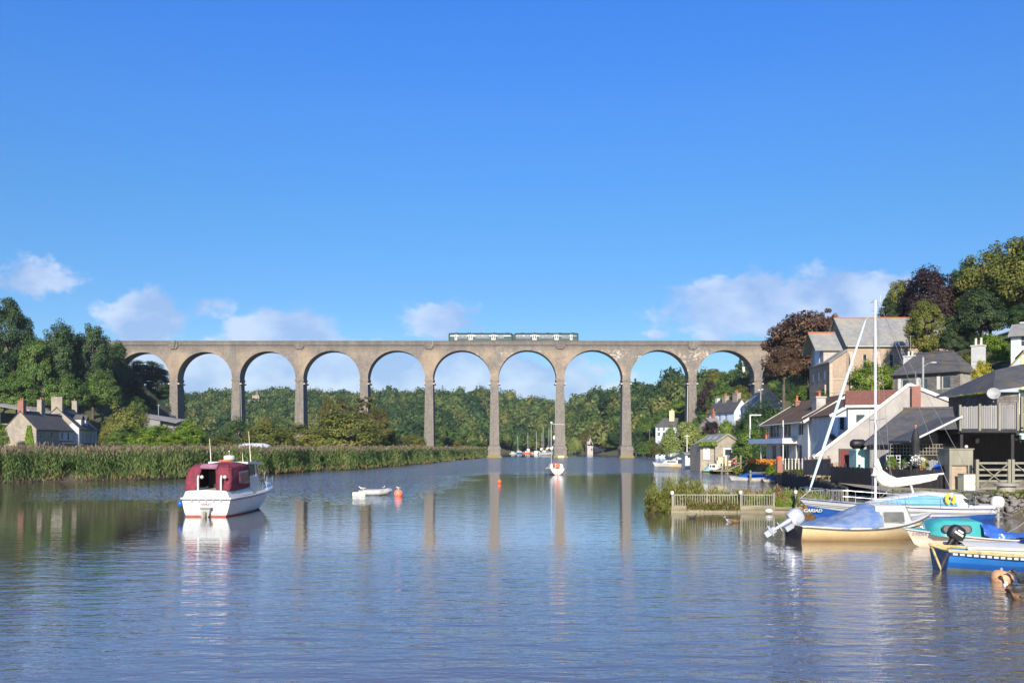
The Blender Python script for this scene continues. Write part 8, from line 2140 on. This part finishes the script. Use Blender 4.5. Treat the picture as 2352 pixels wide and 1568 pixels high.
for sg in (-1, 1):
    for i in range(n_-2):
        p, q = edge[i], edge[i+1]
        for h in range(3):
            a = Vector(p).lerp(Vector(q), h/3); b_ = Vector(p).lerp(Vector(q), (h+1)/3)
            (mb1 if (i*3+h) % 3 else mb2).bar((a.x, sg*(a.y+.022), a.z-.03), (b_.x, sg*(b_.y+.022), b_.z-.03), .03, .05)
mb1.build('white_dashes', K['gel'], t); mb2.build('black_dashes', K['tar'], t)
deck_sheet(t, edge, K['gold'], .05, .10, 0, 1, 'bottom_boards', .0)
mb = MB(); mb.prismx([(-.30,-.1),(.30,-.1),(.52,.50),(-.52,.50)], -.04, -.005); mb.build('shaded_transom', K['navy'], t)  # transom shade painted in as a navy board
mb = MB(); mb.box(L*.3,L*.36,-.7,.7,.36,.40); mb.box(L*.6,L*.66,-.7,.7,.37,.41); mb.build('thwart', K['gold'], t)
mb = MB(); mb.tube([(-.02,-.1,.0),(-.28,-.12,.62),(-.34,-.12,.70)], [.03,.035,.03], 8); mb.tube([(-.34,-.12,.68),(-.1,-.3,.60),(.3,-.6,.53)], .03, 7); mb.build('rudder_post', K['gold'], t, smooth=50)
# round faded buoy and ducks
Yk = 20.6; o = thing('mooring_buoy', 'large stained orange buoy floating against the blue boat', 'buoy', (X(2300,Yk), Yk, 0))
mb = MB(); mb.lathe([(.02,-.2),(.22,-.12),(.26,.0),(.255,.10),(.21,.19),(.10,.235),(.02,.24)], 20); b_ = mb.build('float', K['oldbuoy'], o, smooth=60); b_.rotation_euler = (0, R(18), 0)
mb = MB(); mb.tube([(0,0,.22),(0,0,.30)], .03, 8); mb.build('eye', K['grey'], o)
def duck(label, loc, rz, s, bodym, headm, breast=None, pose=0., grp='ducks by the moored boats'):
    o = thing('duck', label, 'duck', loc, rz, grp); o.scale = (s, s, s)
    mb = MB(); rings = []
    for (x, z, w, h) in ((-.36,.13,.012,.008),(-.30,.115,.05,.018),(-.22,.09,.09,.055),(-.10,.065,.125,.085),(.03,.055,.13,.095),(.14,.07,.105,.09),(.19,.10,.075,.075),(.215,.15,.045,.05),(.225,.185,.050,.050),(.235,.225,.048,.050),(.250,.262,.056,.050),(.280,.275,.050,.046),(.310,.268,.030,.028),(.322,.264,.016,.016)):
        rings.append([(x, w*math.cos(a), z+h*math.sin(a)) for a in np.linspace(0,2*PI,15)[:-1]])
    mb.loft(rings); b_ = mb.build('body', K[bodym], o, smooth=60)
    mb = MB()
    for sg in (-1, 1):
        mb.loft([[(x, sg*(w+.006+.012*math.cos(a)), z+h*math.sin(a)) for a in np.linspace(0,2*PI,9)[:-1]] for (x, z, w, h) in ((-.30,.14,.03,.012),(-.20,.12,.085,.035),(-.05,.10,.118,.055),(.06,.09,.118,.045),(.10,.09,.105,.01))])
    mb.build('wing', K[headm], b_, smooth=60)
    if breast: mb = MB(); mb.ball((.19,0,.13), .07, 12, 8, (.75,1,1.15)); mb.build('breast_patch', K[breast], b_, smooth=60)
    mb = MB(); mb.loft([[(x, w*math.cos(a), z+h*math.sin(a)) for a in np.linspace(0,2*PI,9)[:-1]] for (x, z, w, h) in ((.312,.262,.022,.016),(.35,.252,.024,.011),(.385,.244,.021,.007),(.392,.243,.009,.004))]); mb.build('bill', K['bill'], b_, smooth=60)
    [(lambda q: (q.ball((.290,sg*.046,.285), .008, 6, 5), q.build('eye', K['tar'], b_)))(MB()) for sg in (-1,1)]
duck('black duck with white breast swimming below the stained buoy', (X(2334,18.9), 18.9, 0), R(168), 1.15, 'featherdark', 'featherdark', 'featherwhite')
duck('brown duck closest to the camera at the right edge', (X(2347,18.0), 18.0, -.02), R(172), 1.0, 'featherbrown', 'featherdark')
duck('dark duck mostly cut off by the right edge', (X(2362,20.0), 20.0, 0), R(150), 1.1, 'featherdark', 'featherdark')
duck('tiny dark duck with pale flank swimming in front of the planting raft', (X(1591,38.6), 38.6, 0), R(20), .7, 'featherdark', 'featherdark')
duck('small grey brown duck swimming left of its mate by the raft', (X(1676,36.9), 36.9, 0), R(170), .75, 'grey', 'featherbrown')
duck('small reddish brown duck right of the grey one by the raft', (X(1689,36.4), 36.4, 0), R(5), .8, 'featherbrown', 'featherbrown')
# mooring ropes from quay to sterns
for k, (a, b_, lb) in enumerate((((X(2265,38),37.6,.55),(X(2400,30),31.5,1.0),'slack rope from the sloop stern off to the quay'),((X(2290,27),27.6,.35),(X(2420,30),31,.9),'thin rope rising from the turquoise boat to the quay'))):
    o = thing('mooring_rope', lb, 'rope', a); A_ = Vector((0,0,0)); B_ = Vector(b_)-Vector(a); mb = MB()
    mb.tube([A_.lerp(B_, u) - Vector((0,0,.5*math.sin(PI*u)*.5)) for u in np.linspace(0,1,9)], .014, 5); ob = mb.build('rope', K['rope'], o)

# ------------------------------------------------------------ aerials and overhead wires
def aerial(par, x, y, z, h, rz=0.):
    mb = MB(); mb.tube([(x,y,z),(x,y,z+h)], .025, 5); c, s_ = math.cos(rz), math.sin(rz)
    mb.tube([(x-.6*c,y-.6*s_,z+h-.05),(x+.6*c,y+.6*s_,z+h-.05)], .016, 4)
    for k in range(6):
        q = -.5+k*.2; mb.tube([(x+q*c+.22*s_,y+q*s_-.22*c,z+h-.05),(x+q*c-.22*s_,y+q*s_+.22*c,z+h-.05)], .010, 4)
    mb.build('tv_aerial', K['wire'], par)
byname = {o.get('label', ''): o for o in bpy.data.objects if o.parent is None}
def host(key): return next(o for l, o in byname.items() if key in l)
aerial(host('white riverside house with balcony'), 1.75, 2.0, 5.2, 1.6, .4)
aerial(host('dark stone cottage with hipped'), .9, 2.4, 5.0, 1.9, 1.2)
aerial(host('stone cottage with ivy'), 7.2, 3.2, 11.6, 1.6, .8)
aerial(host('white gable with bare patchy'), 2.0, .9, 6.0, 1.8, .2)
aerial(host('grey rendered gable'), xa+.45, .2, 6.4, 1.5, .5)
def wires(label, a, b_, sag, n=2):
    o = thing('overhead_wire', label, 'wire', a); A_ = Vector((0,0,0)); B_ = Vector(b_)-Vector(a); mb = MB()
    for k in range(n):
        off = Vector((0,0,-.35*k)); mb.tube([A_.lerp(B_, u)+off-Vector((0,0,sag*4*u*(1-u))) for u in np.linspace(0,1,11)], .016, 4)
    mb.build('cable', K['tar'], o)
wires('pair of thin overhead cables sagging from the street lamp to the balcony house roof', (X(2120,78), 78, Z(824,78)), (29.5, 84, 8.6), 1.0)
wires('pair of thin overhead cables running from the street lamp off to the right edge', (X(2120,78), 78, Z(824,78)), (48, 66, 11.5), .8)
# ------------------------------------------------------------ air
m = bpy.data.materials.new('haze_air'); m.use_nodes = True; nt = m.node_tree; nt.nodes.clear()
out = nt.nodes.new('ShaderNodeOutputMaterial'); pv = nt.nodes.new('ShaderNodeVolumePrincipled')
pv.inputs['Color'].default_value = (.80,.88,1.0,1); pv.inputs['Density'].default_value = .00012; pv.inputs['Anisotropy'].default_value = .2
nt.links.new(pv.outputs[0], out.inputs['Volume'])
mb = MB(); mb.box(-1600, 1600, -130, 6100, -3.5, 95); hz = mb.build('haze', m); tag(hz, kind='stuff'); hz['label'] = 'thin pale air haze over the valley'; hz['category'] = 'haze'
